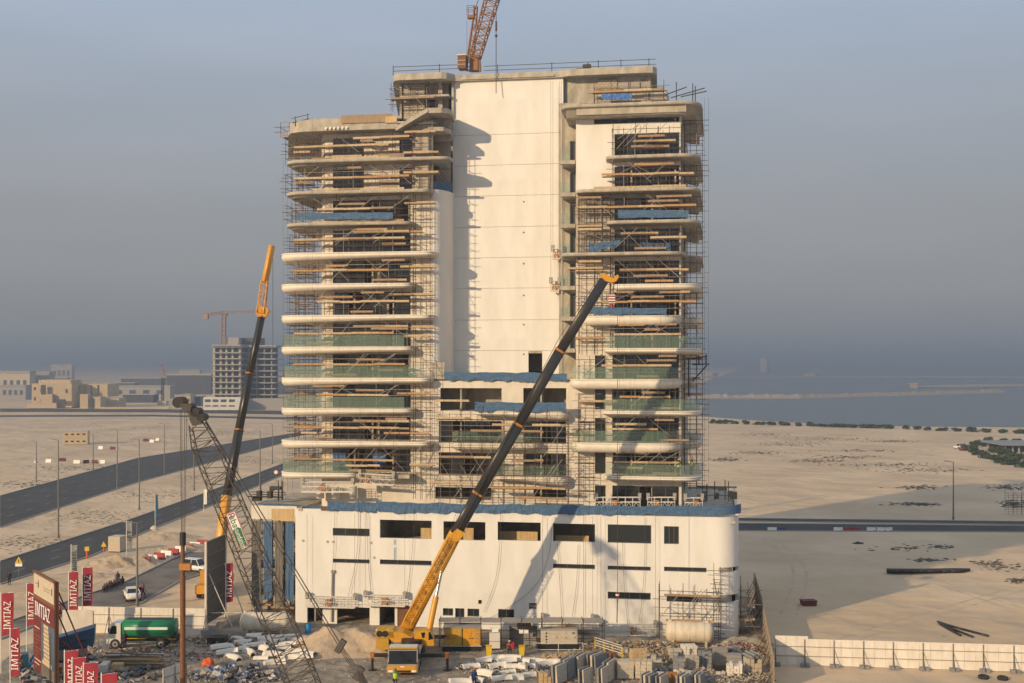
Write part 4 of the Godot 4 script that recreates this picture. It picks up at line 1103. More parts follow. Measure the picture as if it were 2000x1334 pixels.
	for px in [610, 662, 742, 1210, 1232, 1290, 1315]:
		var t := W(px, 230, 1.9)
		var b := W(px, 960, 1.9)
		var st := mb(); atube(st, b, t, 0.011, 5)
		tag(mesh("hanging_rope", fin(st), mats.rope), "thin plumb rope before the balconies of the %s wing" % ("shore" if px > 1000 else "street"), "rope", "plumb ropes before the balconies")
	# clutter on the podium roof
	for s in [[520, 957, "stack of dark frames and reels on the podium roof's street corner"], [1400, 955, "stack of dark frames and reels on the podium roof's seaward corner"]]:
		var t := thing("equipment_stack", s[2], "equipment", W(s[0], 978, 5.0), 0, "")
		for k in 14:
			var p := Vector3(rng.randf_range(-1.9, 1.9), rng.randf_range(0.1, 1.5), rng.randf_range(-1.2, 0.8))
			if k % 3 == 0: bx("crate", p, Vector3(rng.randf_range(0.4, 1.2), rng.randf_range(0.3, 0.8), 0.7), [mats.dark_steel, mats.sheet_grey, mats.rust][k % 3], t)
			elif k % 3 == 1: tb("bar", Vector3(p.x, 0, p.z), Vector3(p.x, rng.randf_range(1.6, 2.8), p.z), 0.05, mats.dark_steel, t)
			else: tb("bar", Vector3(-2.1, p.y, p.z), Vector3(2.1, p.y, p.z), 0.045, mats.dark_steel, t)
	for px in [626, 655, 690]:
		var c := W(px, 973, 3.5)
		tag(tb("concrete_drum", c, c + Vector3(0, 1.3, 0), 0.42, mats.render, self, true), "stubby cream column stub on the podium roof under the street wing", "column stub", "column stubs under the street wing")

# ================================================================ cranes
func lattice(parent: Node, a: Vector3, b: Vector3, w0: float, w1: float, bays: int, r: float, m: Material, side: Vector3, lacing_m: Material = null) -> void:
	# square lattice beam: four chords and the lacing between them
	var ax := (b - a).normalized()
	var x := (side - ax * side.dot(ax)).normalized()
	var z := x.cross(ax)
	var c := []
	for q in [[-1, -1], [1, -1], [1, 1], [-1, 1]]:
		var d: Vector3 = x * q[0] * 0.5 + z * q[1] * 0.5
		c.append([a + d * w0, b + d * w1])
		tb("chord", a + d * w0, b + d * w1, r, m, parent)
	var st := mb()
	for f in 4:
		var p: Array = c[f]
		var q: Array = c[(f + 1) % 4]
		for i in bays:
			var s0 := float(i) / bays
			var s1 := float(i + 1) / bays
			var p0: Vector3 = (p[0] as Vector3).lerp(p[1], s0)
			var q0: Vector3 = (q[0] as Vector3).lerp(q[1], s0)
			var p1: Vector3 = (p[0] as Vector3).lerp(p[1], s1)
			var q1: Vector3 = (q[0] as Vector3).lerp(q[1], s1)
			if i % 2 == 0: atube(st, p0, q1, r * 0.55, 5)
			else: atube(st, q0, p1, r * 0.55, 5)
			if i % 4 == 0: atube(st, p0, q0, r * 0.55, 5)
	mesh("lacing", fin(st), lacing_m if lacing_m else m, parent)

func boom_section(parent: Node, a: Vector3, b: Vector3, w: float, m: Material, called := "boom_section") -> void:
	# box section with rounded lower edges, in the vertical plane of the boom
	var ax := (b - a).normalized()
	var sd := ax.cross(Vector3.UP).normalized()
	var up := sd.cross(ax).normalized()
	var st := mb(true)
	var prof := []
	for k in 16:
		var t := TAU * k / 16
		var q := Vector2(cos(t), sin(t))
		q = Vector2(signf(q.x) * pow(absf(q.x), 0.45), signf(q.y) * pow(absf(q.y), 0.45)) * Vector2(0.42, 0.5) * w
		prof.append(sd * q.x + up * q.y)
	for k in 16:
		quad(st, b + prof[k], b + prof[(k + 1) % 16], a + prof[(k + 1) % 16], a + prof[k])
		tri(st, a, a + prof[k], a + prof[(k + 1) % 16]); tri(st, b, b + prof[(k + 1) % 16], b + prof[k])
	mesh(called, fin(st), m, parent)

func profile_px(parent: Node, called: String, px: Array, d: float, thick: float, m: Material, origin: Vector3) -> MeshInstance3D:
	# outline given in pixels on the plane at depth d, extruded away from the camera
	var st := mb()
	var q := PackedVector2Array()
	var o := D(CX, HY, d)
	for i in range(0, px.size(), 2):
		var w := D(px[i], px[i + 1], d) - o
		q.append(Vector2(w.dot(rgt), w.y))
	aface(st, q, Transform3D(Basis(rgt, Vector3.UP, -fwd), o - origin + fwd * thick), thick)
	return mesh(called, fin(st), m, parent)

func cable(parent: Node, pts: Array, r: float, m: Material, called := "rope") -> void:
	var st := mb()
	apath(st, pts, r, 5)
	mesh(called, fin(st), m, parent)

func wheel(parent: Node, c: Vector3, axis: Vector3, r: float, w: float) -> void:
	var n := node("wheel", parent)
	tb("tyre", c - axis * w * 0.5, c + axis * w * 0.5, r, mats.rubber, n, true)
	tb("rim", c - axis * (w * 0.5 + 0.01), c + axis * (w * 0.5 + 0.01), r * 0.55, mats.sheet_grey, n, true)
	tb("hub", c - axis * (w * 0.5 + 0.05), c + axis * (w * 0.5 + 0.05), r * 0.2, mats.dark_steel, n, true)

func letters(parent: Node, text: String, height: float, m: Material, xf: Transform3D, depth := 0.02) -> void:
	var tm := TextMesh.new()
	var f := SystemFont.new()
	f.font_names = PackedStringArray(["Droid Sans"])
	tm.font = f; tm.text = text; tm.font_size = 64; tm.depth = depth; tm.pixel_size = height / 46.0
	tm.curve_step = 4.0
	mesh("lettering", tm, m, parent, xf)

func make_cranes() -> void:
	yellow_crane(); far_mobile_crane(); crawler_crane(); roof_crane()

func yellow_crane() -> void:
	var base := G(786, 1324)
	var t := thing("mobile_crane", "yellow mobile crane on outriggers, its long black boom raised across the facade", "crane", base, 0)
	var o := base
	var b := Basis(rgt, Vector3.UP, -fwd)
	var L := func(x: float, y: float, z: float) -> Vector3: return b * Vector3(x, y, z)
	# carrier
	bx("chassis", L.call(0, 1.15, -6.5), Vector3(2.5, 0.55, 12.0), mats.dark_steel, t, b)
	bx("deck", L.call(0, 1.52, -7.0), Vector3(2.7, 0.16, 9.6), mats.sheet_grey, t, b)
	var cab := node("carrier_cab", t)
	var st := mb()
	var prof := PackedVector2Array([Vector2(0.0, 0.5), Vector2(0.06, 1.15), Vector2(-0.1, 1.32), Vector2(-0.35, 2.42), Vector2(-0.55, 2.55), Vector2(-2.0, 2.55), Vector2(-2.2, 2.4), Vector2(-2.2, 0.6)])
	var q := PackedVector2Array()
	for p in prof: q.append(Vector2(p.x, p.y))
	aface(st, q, Transform3D(Basis(b.z, b.y, -b.x), L.call(1.36, 0, 0)), 2.72)
	mesh("cab_shell", fin(st), mats.sheet_grey, cab)
	bx("windscreen", L.call(0, 1.86, -0.195), Vector3(2.45, 1.02, 0.05), mats.car_glass, cab, b * Basis(Vector3.RIGHT, -0.225))
	bx("bumper", L.call(0, 0.82, 0.02), Vector3(2.76, 0.62, 0.16), mats.yellow, cab, b)
	bx("roof_visor", L.call(0, 2.56, -0.42), Vector3(2.6, 0.07, 0.3), mats.yellow_dull, cab, b)
	bx("roof_panel", L.call(0, 2.57, -1.25), Vector3(2.5, 0.05, 1.3), mats.render, cab, b)
	for s in [-0.35, 0.4]: tb("wiper", L.call(s - 0.3, 1.4, -0.06), L.call(s + 0.25, 1.75, -0.14), 0.015, mats.black, cab)
	bx("grille", L.call(0, 0.62, 0.11), Vector3(1.5, 0.16, 0.02), mats.black, cab, b)
	bx("window_surround", L.call(0, 1.31, -0.04), Vector3(2.6, 0.16, 0.08), mats.black, cab, b)
	bx("side_window", L.call(1.37, 1.95, -1.0), Vector3(0.03, 0.75, 1.1), mats.car_glass, cab, b)
	for s in [-1, 1]:
		bx("headlight", L.call(1.05 * s, 0.62, 0.1), Vector3(0.42, 0.18, 0.06), mats.white_paint, cab, b)
		bx("mirror", L.call(1.52 * s, 1.9, -0.1), Vector3(0.12, 0.4, 0.1), mats.black, cab, b)
	bx("badge", L.call(0, 1.02, 0.11), Vector3(0.34, 0.09, 0.02), mats.white_paint, cab, b)
	for z in [-3.1, -4.7, -8.2, -9.8]:
		for s in [-1, 1]: wheel(t, L.call(1.12 * s, 0.66, z), L.call(1, 0, 0), 0.66, 0.42)
	# outriggers
	for g in [[-2.6, -3.0, 3.9], [-10.2, -3.3, 3.6]]:
		var z: float = g[0]
		for e in [g[1], g[2]]:
			var s := signf(e)
			bx("outrigger_beam", L.call((1.2 * s + e) * 0.5, 1.42, z), Vector3(absf(e) - 1.2, 0.34, 0.3), mats.dark_steel, t, b)
			bx("outrigger_tip", L.call(e, 1.42, z), Vector3(0.36, 0.5, 0.36), mats.tip_orange, t, b)
			tb("jack_leg", L.call(e, 0.1, z), L.call(e, 1.3, z), 0.12, mats.dark_steel, t, true)
			tb("jack_foot", L.call(e, 0, z), L.call(e, 0.1, z), 0.38, mats.dark_steel, t, true)
	# superstructure, side on to the camera
	tb("slew_ring", L.call(0.3, 1.6, -6.6), L.call(0.3, 2.0, -6.6), 1.0, mats.dark_steel, t, true)
	var d := 117.6
	profile_px(t, "slew_frame", [758, 1233, 787, 1236, 818, 1252, 827, 1262, 823, 1270, 784, 1270, 779, 1262, 759, 1247], d, 2.3, mats.yellow, o)
	profile_px(t, "engine_cover", [785, 1253, 807, 1251, 819, 1258, 825, 1266, 822, 1269.5, 785, 1269.5], d - 0.12, 0.3, mats.yellow, o)
	profile_px(t, "stripe", [800, 1260, 817, 1260, 817, 1262, 800, 1262], d - 0.135, 0.02, mats.sky_blue, o)
	profile_px(t, "counterweight", [735, 1247, 759, 1247, 759, 1269, 735, 1269], d - 0.1, 2.6, mats.yellow_dull, o)
	profile_px(t, "winch_housing", [732, 1236, 736, 1231, 768, 1231, 770, 1246, 735, 1246], d, 2.2, mats.yellow_dull, o)
	for p in [741, 752]:
		var c := D(p, 1238, d) - o
		tb("winch_drum", c + fwd * -0.05, c + fwd * 2.3, 0.3, mats.dark_steel, t, true)
	for k in 9:
		var c := D(737 + k * 4.3, 1230, d + rng.randf_range(0.2, 2.0)) - o
		bx("hook_chain", c, Vector3(0.22, 0.18, 0.22), mats.stone_pale, t, Basis(Vector3.UP, rng.randf() * 3))
	var oc := node("operator_cab", t)
	profile_px(oc, "cab_shell", [809, 1233, 831, 1232, 839, 1233, 847, 1248, 848, 1261, 836, 1262, 829, 1261, 809, 1247], d - 0.5, 1.1, mats.yellow, o)
	profile_px(oc, "side_window", [822, 1236, 830, 1235, 829, 1245, 825, 1246], d - 0.53, 0.04, mats.car_glass, o)
	profile_px(oc, "front_window", [837, 1234, 840, 1235, 846.5, 1248, 837, 1250], d - 0.53, 0.04, mats.car_glass, o)
	# boom: yellow base, black telescopes, slightly bowed
	var p0 := D(790, 1236, 121.0) - o
	var bend := [[790, 1236, 121.0], [889, 1044, 120.7], [934, 964, 120.5], [1013, 829, 119.9], [1094, 685, 119.3], [1180, 547, 118.8]]
	var bp := []
	for e in bend: bp.append(D(e[0], e[1], e[2]) - o)
	boom_section(t, bp[0], bp[1], 1.35, mats.yellow, "boom_base")
	var ws := [1.16, 1.09, 1.02, 0.94]
	for i in 4:
		boom_section(t, bp[i + 1] - (bp[i + 1] - bp[i]).normalized() * 0.6, bp[i + 2], ws[i], mats.boom_black)
		var ax: Vector3 = (bp[i + 2] - bp[i + 1]).normalized()
		boom_section(t, bp[i + 1] - ax * 0.12, bp[i + 1] + ax * 0.12, ws[i] + 0.16, mats.rust_orange if i > 0 else mats.yellow, "boom_collar")
	# stowed lattice jib along the near side of the base section
	var jib := node("stowed_jib", t)
	var off := -fwd * 0.85
	lattice(jib, D(797, 1212, 120.9) - o + off, D(884, 1050, 120.7) - o + off, 0.75, 0.85, 22, 0.05, mats.yellow, rgt, mats.rust)
	profile_px(t, "boom_bracket", [872, 1052, 893, 1033, 908, 1041, 897, 1056, 884, 1062], 119.8, 1.6, mats.yellow, o)
	# luffing cylinder
	var c0 := D(834, 1252, 118.6) - o
	var c2 := D(862, 1115, 120.4) - o
	var cm := c0.lerp(c2, 0.63)
	tb("ram_barrel", c0, cm, 0.29, mats.yellow, t, true)
	tb("ram_rod", cm, c2, 0.17, mats.chrome, t, true)
	# head, hook and hoist lines
	var tip: Vector3 = bp[5]
	profile_px(t, "boom_head", [1171, 535, 1180, 533, 1193, 541, 1201, 545, 1201, 539, 1207, 536, 1209, 540, 1204, 549, 1195, 552, 1182, 549], 118.4, 0.8, mats.yellow, o)
	var hook := node("hook_block", t)
	var hb := D(1195, 584, 118.8) - o
	var stw := mb()
	abox(stw, hb, Vector3(0.62, 0.8, 0.34), Basis(rgt, Vector3.UP, -fwd))
	mesh("block", fin(stw), mats.white_paint, hook)
	for k in 3:
		bx("warning_stripe", hb + Vector3(0, 0.26 - 0.26 * k, 0) - fwd * 0.01, Vector3(0.64, 0.13, 0.36), mats.red, hook, Basis(rgt, Vector3.UP, -fwd))
	tb("hook_shank", hb - Vector3(0, 0.4, 0), hb - Vector3(0, 0.85, 0), 0.13, mats.red, hook, true)
	for x in [-0.2, 0.2]:
		cable(t, [hb + rgt * x + Vector3(0, 0.4, 0), D(1195, 550, 118.8) - o + rgt * x], 0.03, mats.rope)
	var ax_top := D(1206, 547, 118.8) - o
	var ax_b := D(1206, 1158, 118.8) - o
	ax_b.x = ax_top.x; ax_b.z = ax_top.z
	cable(t, [ax_top, ax_b], 0.025, mats.rope)
	tb("hook_ball", ax_b, ax_b - Vector3(0, 0.35, 0), 0.17, mats.red, t, true)
	tb("hook_ball", ax_b - Vector3(0, 0.12, 0), ax_b - Vector3(0, 0.24, 0), 0.19, mats.white_paint, t, true)
	cable(t, [ax_b - Vector3(0, 0.35, 0), ax_b - Vector3(0.05, 2.9, 0)], 0.05, mats.rope, "sling")
	for s in [[1168, 545, 1092, 660, 850, 1120], [1172, 548, 1096, 665, 800, 1190]]:
		cable(t, [D(s[0], s[1], 118.6) - o, D(s[2], s[3], 119.0) - o, D(s[4], s[5], 120.2) - o], 0.025, mats.rope)

func far_mobile_crane() -> void:
	var base := G(420, 1158)
	var t := thing("mobile_crane", "black-boomed mobile crane with a yellow lattice jib behind the grey hoarding panel", "crane", base)
	var o := base
	var b := Basis(rgt, Vector3.UP, -fwd)
	bx("chassis", b * Vector3(0, 1.2, 0), Vector3(2.6, 1.0, 9.0), mats.yellow, t, b)
	for z in [-3.2, -1.6, 1.6, 3.2]:
		for s in [-1, 1]: wheel(t, b * Vector3(1.15 * s, 0.6, z), b * Vector3(1, 0, 0), 0.6, 0.4)
	bx("slew_frame", b * Vector3(0, 2.4, 0.5), Vector3(2.4, 1.4, 4.0), mats.yellow, t, b)
	var p := [D(422, 1128, 151.5) - o, D(443, 968, 154) - o, D(467, 838, 156) - o, D(488, 728, 157.6) - o, D(511, 618, 159.3) - o]
	boom_section(t, p[0], p[1], 1.25, mats.yellow, "boom_base")
	for i in 3:
		boom_section(t, p[i + 1] - (p[i + 1] - p[i]).normalized() * 0.5, p[i + 2], 1.05 - i * 0.1, mats.boom_black)
		boom_section(t, p[i + 2] - (p[i + 2] - p[i + 1]).normalized() * 0.2, p[i + 2], 1.12 - i * 0.1, mats.rust_orange, "boom_collar")
	profile_px(t, "boom_head", [499, 613, 506, 598, 520, 600, 525, 606, 520, 618, 508, 622], 159.0, 0.9, mats.yellow, o)
	var jib := node("lattice_jib", t)
	lattice(jib, D(509, 612, 159.3) - o, D(517, 550, 160) - o, 0.95, 0.8, 6, 0.07, mats.yellow, rgt)
	boom_section(jib, D(517, 552, 160) - o, D(531, 480, 161) - o, 0.78, mats.yellow, "jib_tip")
	cable(t, [D(533, 482, 161) - o, D(533, 690, 161) - o], 0.03, mats.rope)
	cable(t, [D(519, 560, 160) - o, D(447, 985, 154) - o], 0.03, mats.rope)

func crawler_crane() -> void:
	var base := G(640, 1452)
	var t := thing("crawler_crane", "grey lattice-boom crane with dark head leaning over the yard, signboard on its boom", "crane", base)
	var o := base
	var a := D(607, 1372, 90) - o
	var m1 := D(565, 1270, 90.8) - o
	var m2 := D(401, 870, 94) - o
	var h := D(385, 828, 94.3) - o
	lattice(t, a, m1, 2.1, 2.1, 8, 0.055, mats.lattice_grey, rgt)
	lattice(t, m1, m2, 2.1, 1.75, 24, 0.052, mats.lattice_grey, rgt)
	lattice(t, m2, h, 1.75, 1.05, 4, 0.052, mats.lattice_grey, rgt)
	profile_px(t, "boom_head", [362, 790, 372, 789, 386, 820, 395, 826, 393, 829, 376, 832, 371, 822], 93.4, 0.2, mats.lattice_grey, o)
	profile_px(t, "boom_head", [350, 789, 362, 788, 374, 791, 372, 803, 360, 803, 356, 800], 93.3, 0.3, mats.lattice_grey, o)
	profile_px(t, "boom_head", [362, 790, 372, 789, 386, 800, 398, 812, 395, 826, 376, 832, 371, 822], 95.0, 0.2, mats.lattice_grey, o)
	for s in [[347, 786, 0.42], [366, 796, 0.3], [380, 806, 0.34], [391, 816, 0.3]]:
		var c := D(s[0], s[1], 93.4) - o
		tb("sheave", c, c + fwd * 1.5, s[2], mats.dark_steel, t, true)
	cable(t, [D(366, 790, 94) - o, D(388, 800, 94) - o, D(396, 812, 94) - o], 0.14, mats.dark_steel, "pendant_bar")
	# hoist lines
	for px in [352, 355, 361, 365]:
		cable(t, [D(px, 800, 93.6) - o, D(357 + (px - 357) * 0.5, 1040, 93.6) - o], 0.022, mats.rope)
	# pendants down to the gantry
	for s in [[396, 812, 665, 1258], [399, 816, 668, 1262], [394, 822, 664, 1266]]:
		cable(t, [D(s[0], s[1], 94.5) - o, D(s[2], s[3], 89.5) - o], 0.035, mats.rope, "pendant")
	for s in [[665, 1262, 0.3], [700, 1315, 0.36]]:
		var c := D(s[0], s[1], 89.0) - o
		bx("pendant_link", c, Vector3(0.45, 1.0, 0.4), mats.lattice_grey, t, Basis(fwd, 0.55))
	for k in 4: cable(t, [D(660 + k * 3, 1264, 89.4) - o, D(690 + k * 4, 1309, 89.0) - o], 0.03, mats.rope, "pendant")
	cable(t, [D(700, 1312, 89) - o, D(735, 1380, 88.5) - o], 0.3, mats.lattice_grey, "gantry_strut")
	bx("crawler_body", Vector3(2.0, 1.6, 3.0), Vector3(5.0, 3.0, 6.0), mats.lattice_grey, t)
	# signboard fixed flat against the boom
	var sb := node("signboard", t)
	var s0 := D(463, 1034, 91.4) - o
	var ang := atan2(1066.0 - 1000.0, 474.0 - 448.0)
	var bs := Basis(rgt, Vector3.UP, -fwd) * Basis(Vector3.BACK, -ang)
	bx("board", s0, Vector3(2.75, 0.78, 0.05), mats.white_paint, sb, bs)
	for y in [-0.35, 0.35]: bx("border", s0 + bs * Vector3(0, y, 0.03), Vector3(2.72, 0.05, 0.02), mats.red, sb, bs)
	for x in [-1.34, 1.34]: bx("border", s0 + bs * Vector3(x, 0, 0.03), Vector3(0.05, 0.7, 0.02), mats.red, sb, bs)
	bx("green_field", s0 + bs * Vector3(0.63, -0.02, 0.03), Vector3(1.34, 0.6, 0.014), mats.sign_green, sb, bs)
	letters(sb, "abat", 0.42, mats.sign_green, Transform3D(bs, s0 + bs * Vector3(-0.54, -0.03, 0.045)))
	letters(sb, "R", 0.5, mats.red, Transform3D(bs, s0 + bs * Vector3(-1.12, -0.02, 0.045)))
	letters(sb, "Foundation", 0.30, mats.white_paint, Transform3D(bs * Basis.from_scale(Vector3(0.82, 1.25, 1)), s0 + bs * Vector3(0.64, -0.02, 0.045)))
	# the long rusty bar hung from it
	var p := thing("drilling_bar", "long rusty drilling bar hanging upright on the lattice crane's ropes", "drilling bar", D(357, 1448, 93.6))
	var top := D(357, 1044, 93.6) - p.position
	tb("bar", Vector3.ZERO, top * 0.8, 0.21, mats.rust, p, true)
	tb("bar", top * 0.8, top * 0.97, 0.16, mats.rust, p, true)
	tb("swivel", top * 0.95, top * 1.01, 0.24, mats.dark_steel, p, true)
	bx("bracket", D(362, 1107, 93.4) - p.position, Vector3(0.9, 0.5, 0.3), mats.rust_orange, p)

func roof_crane() -> void:
	var y := W(925, 139, 12).y
	var t := thing("luffing_crane", "rust-orange lattice jib crane standing on the tower's roof", "crane", Vector3(U(925, 12), y, -12.0))
	var o := t.position
	lattice(t, W(928, 112, 12) - o, W(969, -30, 12) - o, 1.1, 1.5, 20, 0.09, mats.rust_brown, Vector3.RIGHT)
	var st := mb()
	atube(st, W(918, 140, 12) - o, W(932, 108, 12) - o, 0.2, 8); atube(st, W(938, 140, 12) - o, W(936, 108, 12) - o, 0.14, 8)
	abox(st, W(927, 124, 12.4) - o, Vector3(1.0, 1.8, 1.2))
	mesh("pedestal", fin(st), mats.rust_brown, t)
	lattice(t, W(917, 138, 13.5) - o, W(930, 12, 13.5) - o, 0.85, 0.28, 12, 0.07, mats.rust_brown, Vector3.RIGHT)
	var bk := node("maintenance_basket", t)
	var c := W(920, 30, 13.5) - o
	bx("basket_floor", c + Vector3(0, -0.2, 0), Vector3(0.8, 0.35, 0.8), mats.rust_brown, bk)
	for x in [-0.4, 0.4]:
		for z in [-0.4, 0.4]: tb("post", c + Vector3(x, 0, z), c + Vector3(x, 1.1, z), 0.035, mats.rust, bk)
	for h in [0.55, 1.05]:
		for z in [-0.4, 0.4]: tb("rail", c + Vector3(-0.4, h, z), c + Vector3(0.4, h, z), 0.03, mats.rust, bk)
	cable(t, [W(930, 12, 13.5) - o, W(944, -30, 12.5) - o], 0.04, mats.rope)
	cable(t, [W(912, 40, 13.5) - o, W(912, 110, 13.5) - o], 0.02, mats.rope)
	var cab := node("machine_cabin", t)
	bx("cabin_box", W(904, 124, 11.5) - o, Vector3(0.95, 1.4, 1.4), mats.rust, cab)
	bx("cabin_roof", W(904, 110, 11.5) - o, Vector3(1.15, 0.12, 1.6), mats.render, cab)
	for f in [0.2, -0.25]: bx("louvre", W(904, 124, 11.5) - o + Vector3(0, f, 0.72), Vector3(0.95, 0.06, 0.03), mats.stone_pale, cab)
	cable(t, [W(969, -30, 9) - o, W(969, 182, 7.6) - o], 0.045, mats.rope)
	tb("hook_block", W(969, 42, 8.8) - o, W(969, 60, 8.6) - o, 0.12, mats.rust, t, true)
	tb("hook_block", W(969, 68, 8.5) - o, W(969, 72, 8.5) - o, 0.16, mats.dark_steel, t, true)
	var w := thing("compressor", "small dark machine on the roof slab behind the guard rail", "machine", W(1143, 139, 9.2))
	bx("body", Vector3(0.2, 0.35, 0), Vector3(0.9, 0.7, 0.7), mats.dark_steel, w)
	bx("fuel_tank", Vector3(-0.6, 0.15, 0), Vector3(0.7, 0.3, 0.6), mats.rust, w)
	tb("exhaust", Vector3(0.3, 0.6, 0), Vector3(0.3, 0.95, 0), 0.06, mats.dark_steel, w)

# ================================================================ people
var poses := {}
func capsule_field(p: Vector3, bones: Array) -> Array:
	# smooth union of tapered capsules; returns [distance, region of the nearest bone]
	var acc := 0.0
	var best := 1e9
	var reg := 0
	for b in bones:
		var ab: Vector3 = b[1] - b[0]
		var t := clampf((p - b[0]).dot(ab) / maxf(ab.length_squared(), 1e-6), 0, 1)
		var dd: float = p.distance_to(b[0] + ab * t) - lerpf(b[2], b[3], t)
		acc += exp(-dd * 38.0)
		if dd < best: best = dd; reg = b[4]
	return [-log(maxf(acc, 1e-12)) / 38.0, reg]
func pose_bones(kind: String) -> Array:
	var V := func(x: float, y: float, z: float) -> Vector3: return Vector3(x, y, z)
	var hip := 0.92
	if kind == "sit": hip = 0.22
	if kind == "crouch": hip = 0.45
	var lean := 0.02 if kind == "stand" else (0.16 if kind != "walk" else 0.05)
	var chest: Vector3 = V.call(0, hip + 0.46, lean)
	var neck: Vector3 = V.call(0, hip + 0.58, lean * 1.2)
	var head: Vector3 = V.call(0, hip + 0.72, lean * 1.4 + 0.02)
	var out := [[V.call(0, hip, 0), chest, 0.145, 0.165, 1], [chest, neck, 0.15, 0.075, 1], [neck, head, 0.06, 0.085, 0], [head, head + Vector3(0, 0.07, 0.0), 0.098, 0.092, 0], [head + Vector3(0, -0.02, 0.09), head + Vector3(0, -0.05, 0.1), 0.02, 0.022, 0]]
	for s in [-1.0, 1.0]:
		var sh: Vector3 = chest + Vector3(0.19 * s, 0.05, 0)
		var el := sh + Vector3(0.06 * s, -0.29, 0.02)
		var wr := el + Vector3(0.0, -0.24, 0.09)
		var hp: Vector3 = V.call(0.1 * s, hip - 0.02, 0)
		var kn: Vector3 = V.call(0.11 * s, 0.48, 0.04)
		var an: Vector3 = V.call(0.12 * s, 0.08, -0.02)
		if kind == "sit":
			kn = V.call(0.16 * s, 0.50, 0.36); an = V.call(0.14 * s, 0.08, 0.46)
			el = sh + Vector3(0.07 * s, -0.22, 0.16); wr = kn + Vector3(0.0, 0.1, 0.02)
		elif kind == "crouch":
			kn = V.call(0.17 * s, 0.5, 0.34); an = V.call(0.13 * s, 0.08, 0.05)
			el = sh + Vector3(0.05 * s, -0.2, 0.2); wr = el + Vector3(-0.04 * s, -0.1, 0.22)
		elif kind == "walk":
			kn = V.call(0.1 * s, 0.48, 0.16 * s + 0.06); an = V.call(0.11 * s, 0.08, 0.26 * s - 0.05)
			wr = el + Vector3(0, -0.2, 0.12 - 0.14 * s)
		elif kind == "reach":
			el = sh + Vector3(0.05 * s, -0.1, 0.26); wr = el + Vector3(-0.03 * s, 0.08, 0.24)
		out.append([sh, el, 0.062, 0.05, 1]); out.append([el, wr, 0.048, 0.036, 1])
		var fd := (wr - el).normalized()
		out.append([wr, wr + fd * 0.09, 0.036, 0.04, 0])
		for f in 4:
			var fo := Vector3(0.0, 0.0, 0.022 * (f - 1.5))
			out.append([wr + fd * 0.09 + fo, wr + fd * (0.16 + 0.012 * (1 if f in [1, 2] else 0)) + fo * 1.1, 0.013, 0.01, 0])
		out.append([wr + fd * 0.03, wr + fd * 0.08 + Vector3(-0.045 * s, 0, 0.03), 0.014, 0.011, 0])
		out.append([hp, kn, 0.098, 0.066, 2]); out.append([kn, an, 0.064, 0.045, 2])
		out.append([an + Vector3(0, -0.03, -0.03), an + Vector3(0.02 * s, -0.045, 0.17), 0.05, 0.042, 3])
	return out
func pose(kind: String) -> Array:
	# surface nets over the field: [vertices, regions, quads]
	if poses.has(kind): return poses[kind]
	var bones := pose_bones(kind)
	var h := 0.045
	var lo := Vector3(-0.5, -0.05, -0.55)
	var dim := Vector3i(23, 39 if kind in ["stand", "walk", "reach"] else 30, 28)
	if kind in ["sit", "crouch"]: dim = Vector3i(23, 30, 30)
	var val := PackedFloat32Array()
	val.resize(dim.x * dim.y * dim.z)
	for z in dim.z:
		for y in dim.y:
			for x in dim.x:
				val[x + dim.x * (y + dim.y * z)] = capsule_field(lo + Vector3(x, y, z) * h, bones)[0]
	var id := {}
	var vs := []
	var rg := []
	var at := func(x: int, y: int, z: int) -> float: return val[x + dim.x * (y + dim.y * z)]
	for z in dim.z - 1:
		for y in dim.y - 1:
			for x in dim.x - 1:
				var sum := Vector3.ZERO
				var n := 0
				var c := []
				for i in 8: c.append(at.call(x + (i & 1), y + ((i >> 1) & 1), z + ((i >> 2) & 1)))
				for e in [[0, 1], [2, 3], [4, 5], [6, 7], [0, 2], [1, 3], [4, 6], [5, 7], [0, 4], [1, 5], [2, 6], [3, 7]]:
					var a: float = c[e[0]]
					var b: float = c[e[1]]
					if (a < 0) != (b < 0):
						var t := a / (a - b)
						var pa := Vector3(e[0] & 1, (e[0] >> 1) & 1, (e[0] >> 2) & 1)
						var pb := Vector3(e[1] & 1, (e[1] >> 1) & 1, (e[1] >> 2) & 1)
						sum += pa.lerp(pb, t); n += 1
				if n > 0:
					var p := lo + (Vector3(x, y, z) + sum / n) * h
					id[Vector3i(x, y, z)] = vs.size()
					vs.append(p); rg.append(capsule_field(p, bones)[1])
	var quads := []
	for k in id:
		var x: int = k.x; var y: int = k.y; var z: int = k.z
		var s0: bool = at.call(x, y, z) < 0
		for ax in 3:
			var e: Vector3i = [Vector3i(1, 0, 0), Vector3i(0, 1, 0), Vector3i(0, 0, 1)][ax]
			var u: Vector3i = [Vector3i(0, 1, 0), Vector3i(0, 0, 1), Vector3i(1, 0, 0)][ax]
			var v: Vector3i = [Vector3i(0, 0, 1), Vector3i(1, 0, 0), Vector3i(0, 1, 0)][ax]
			var s1: bool = at.call(x + e.x, y + e.y, z + e.z) < 0
			if s0 == s1: continue
			var q := [k, k - u, k - u - v, k - v]
			var ok := true
			for w in q:
				if not id.has(w): ok = false
			if not ok: continue
			var ids := [id[q[0]], id[q[1]], id[q[2]], id[q[3]]]
			if not s0: ids.reverse()
			quads.append(ids)
	poses[kind] = [vs, rg, quads]
	return poses[kind]
var person_mat: StandardMaterial3D
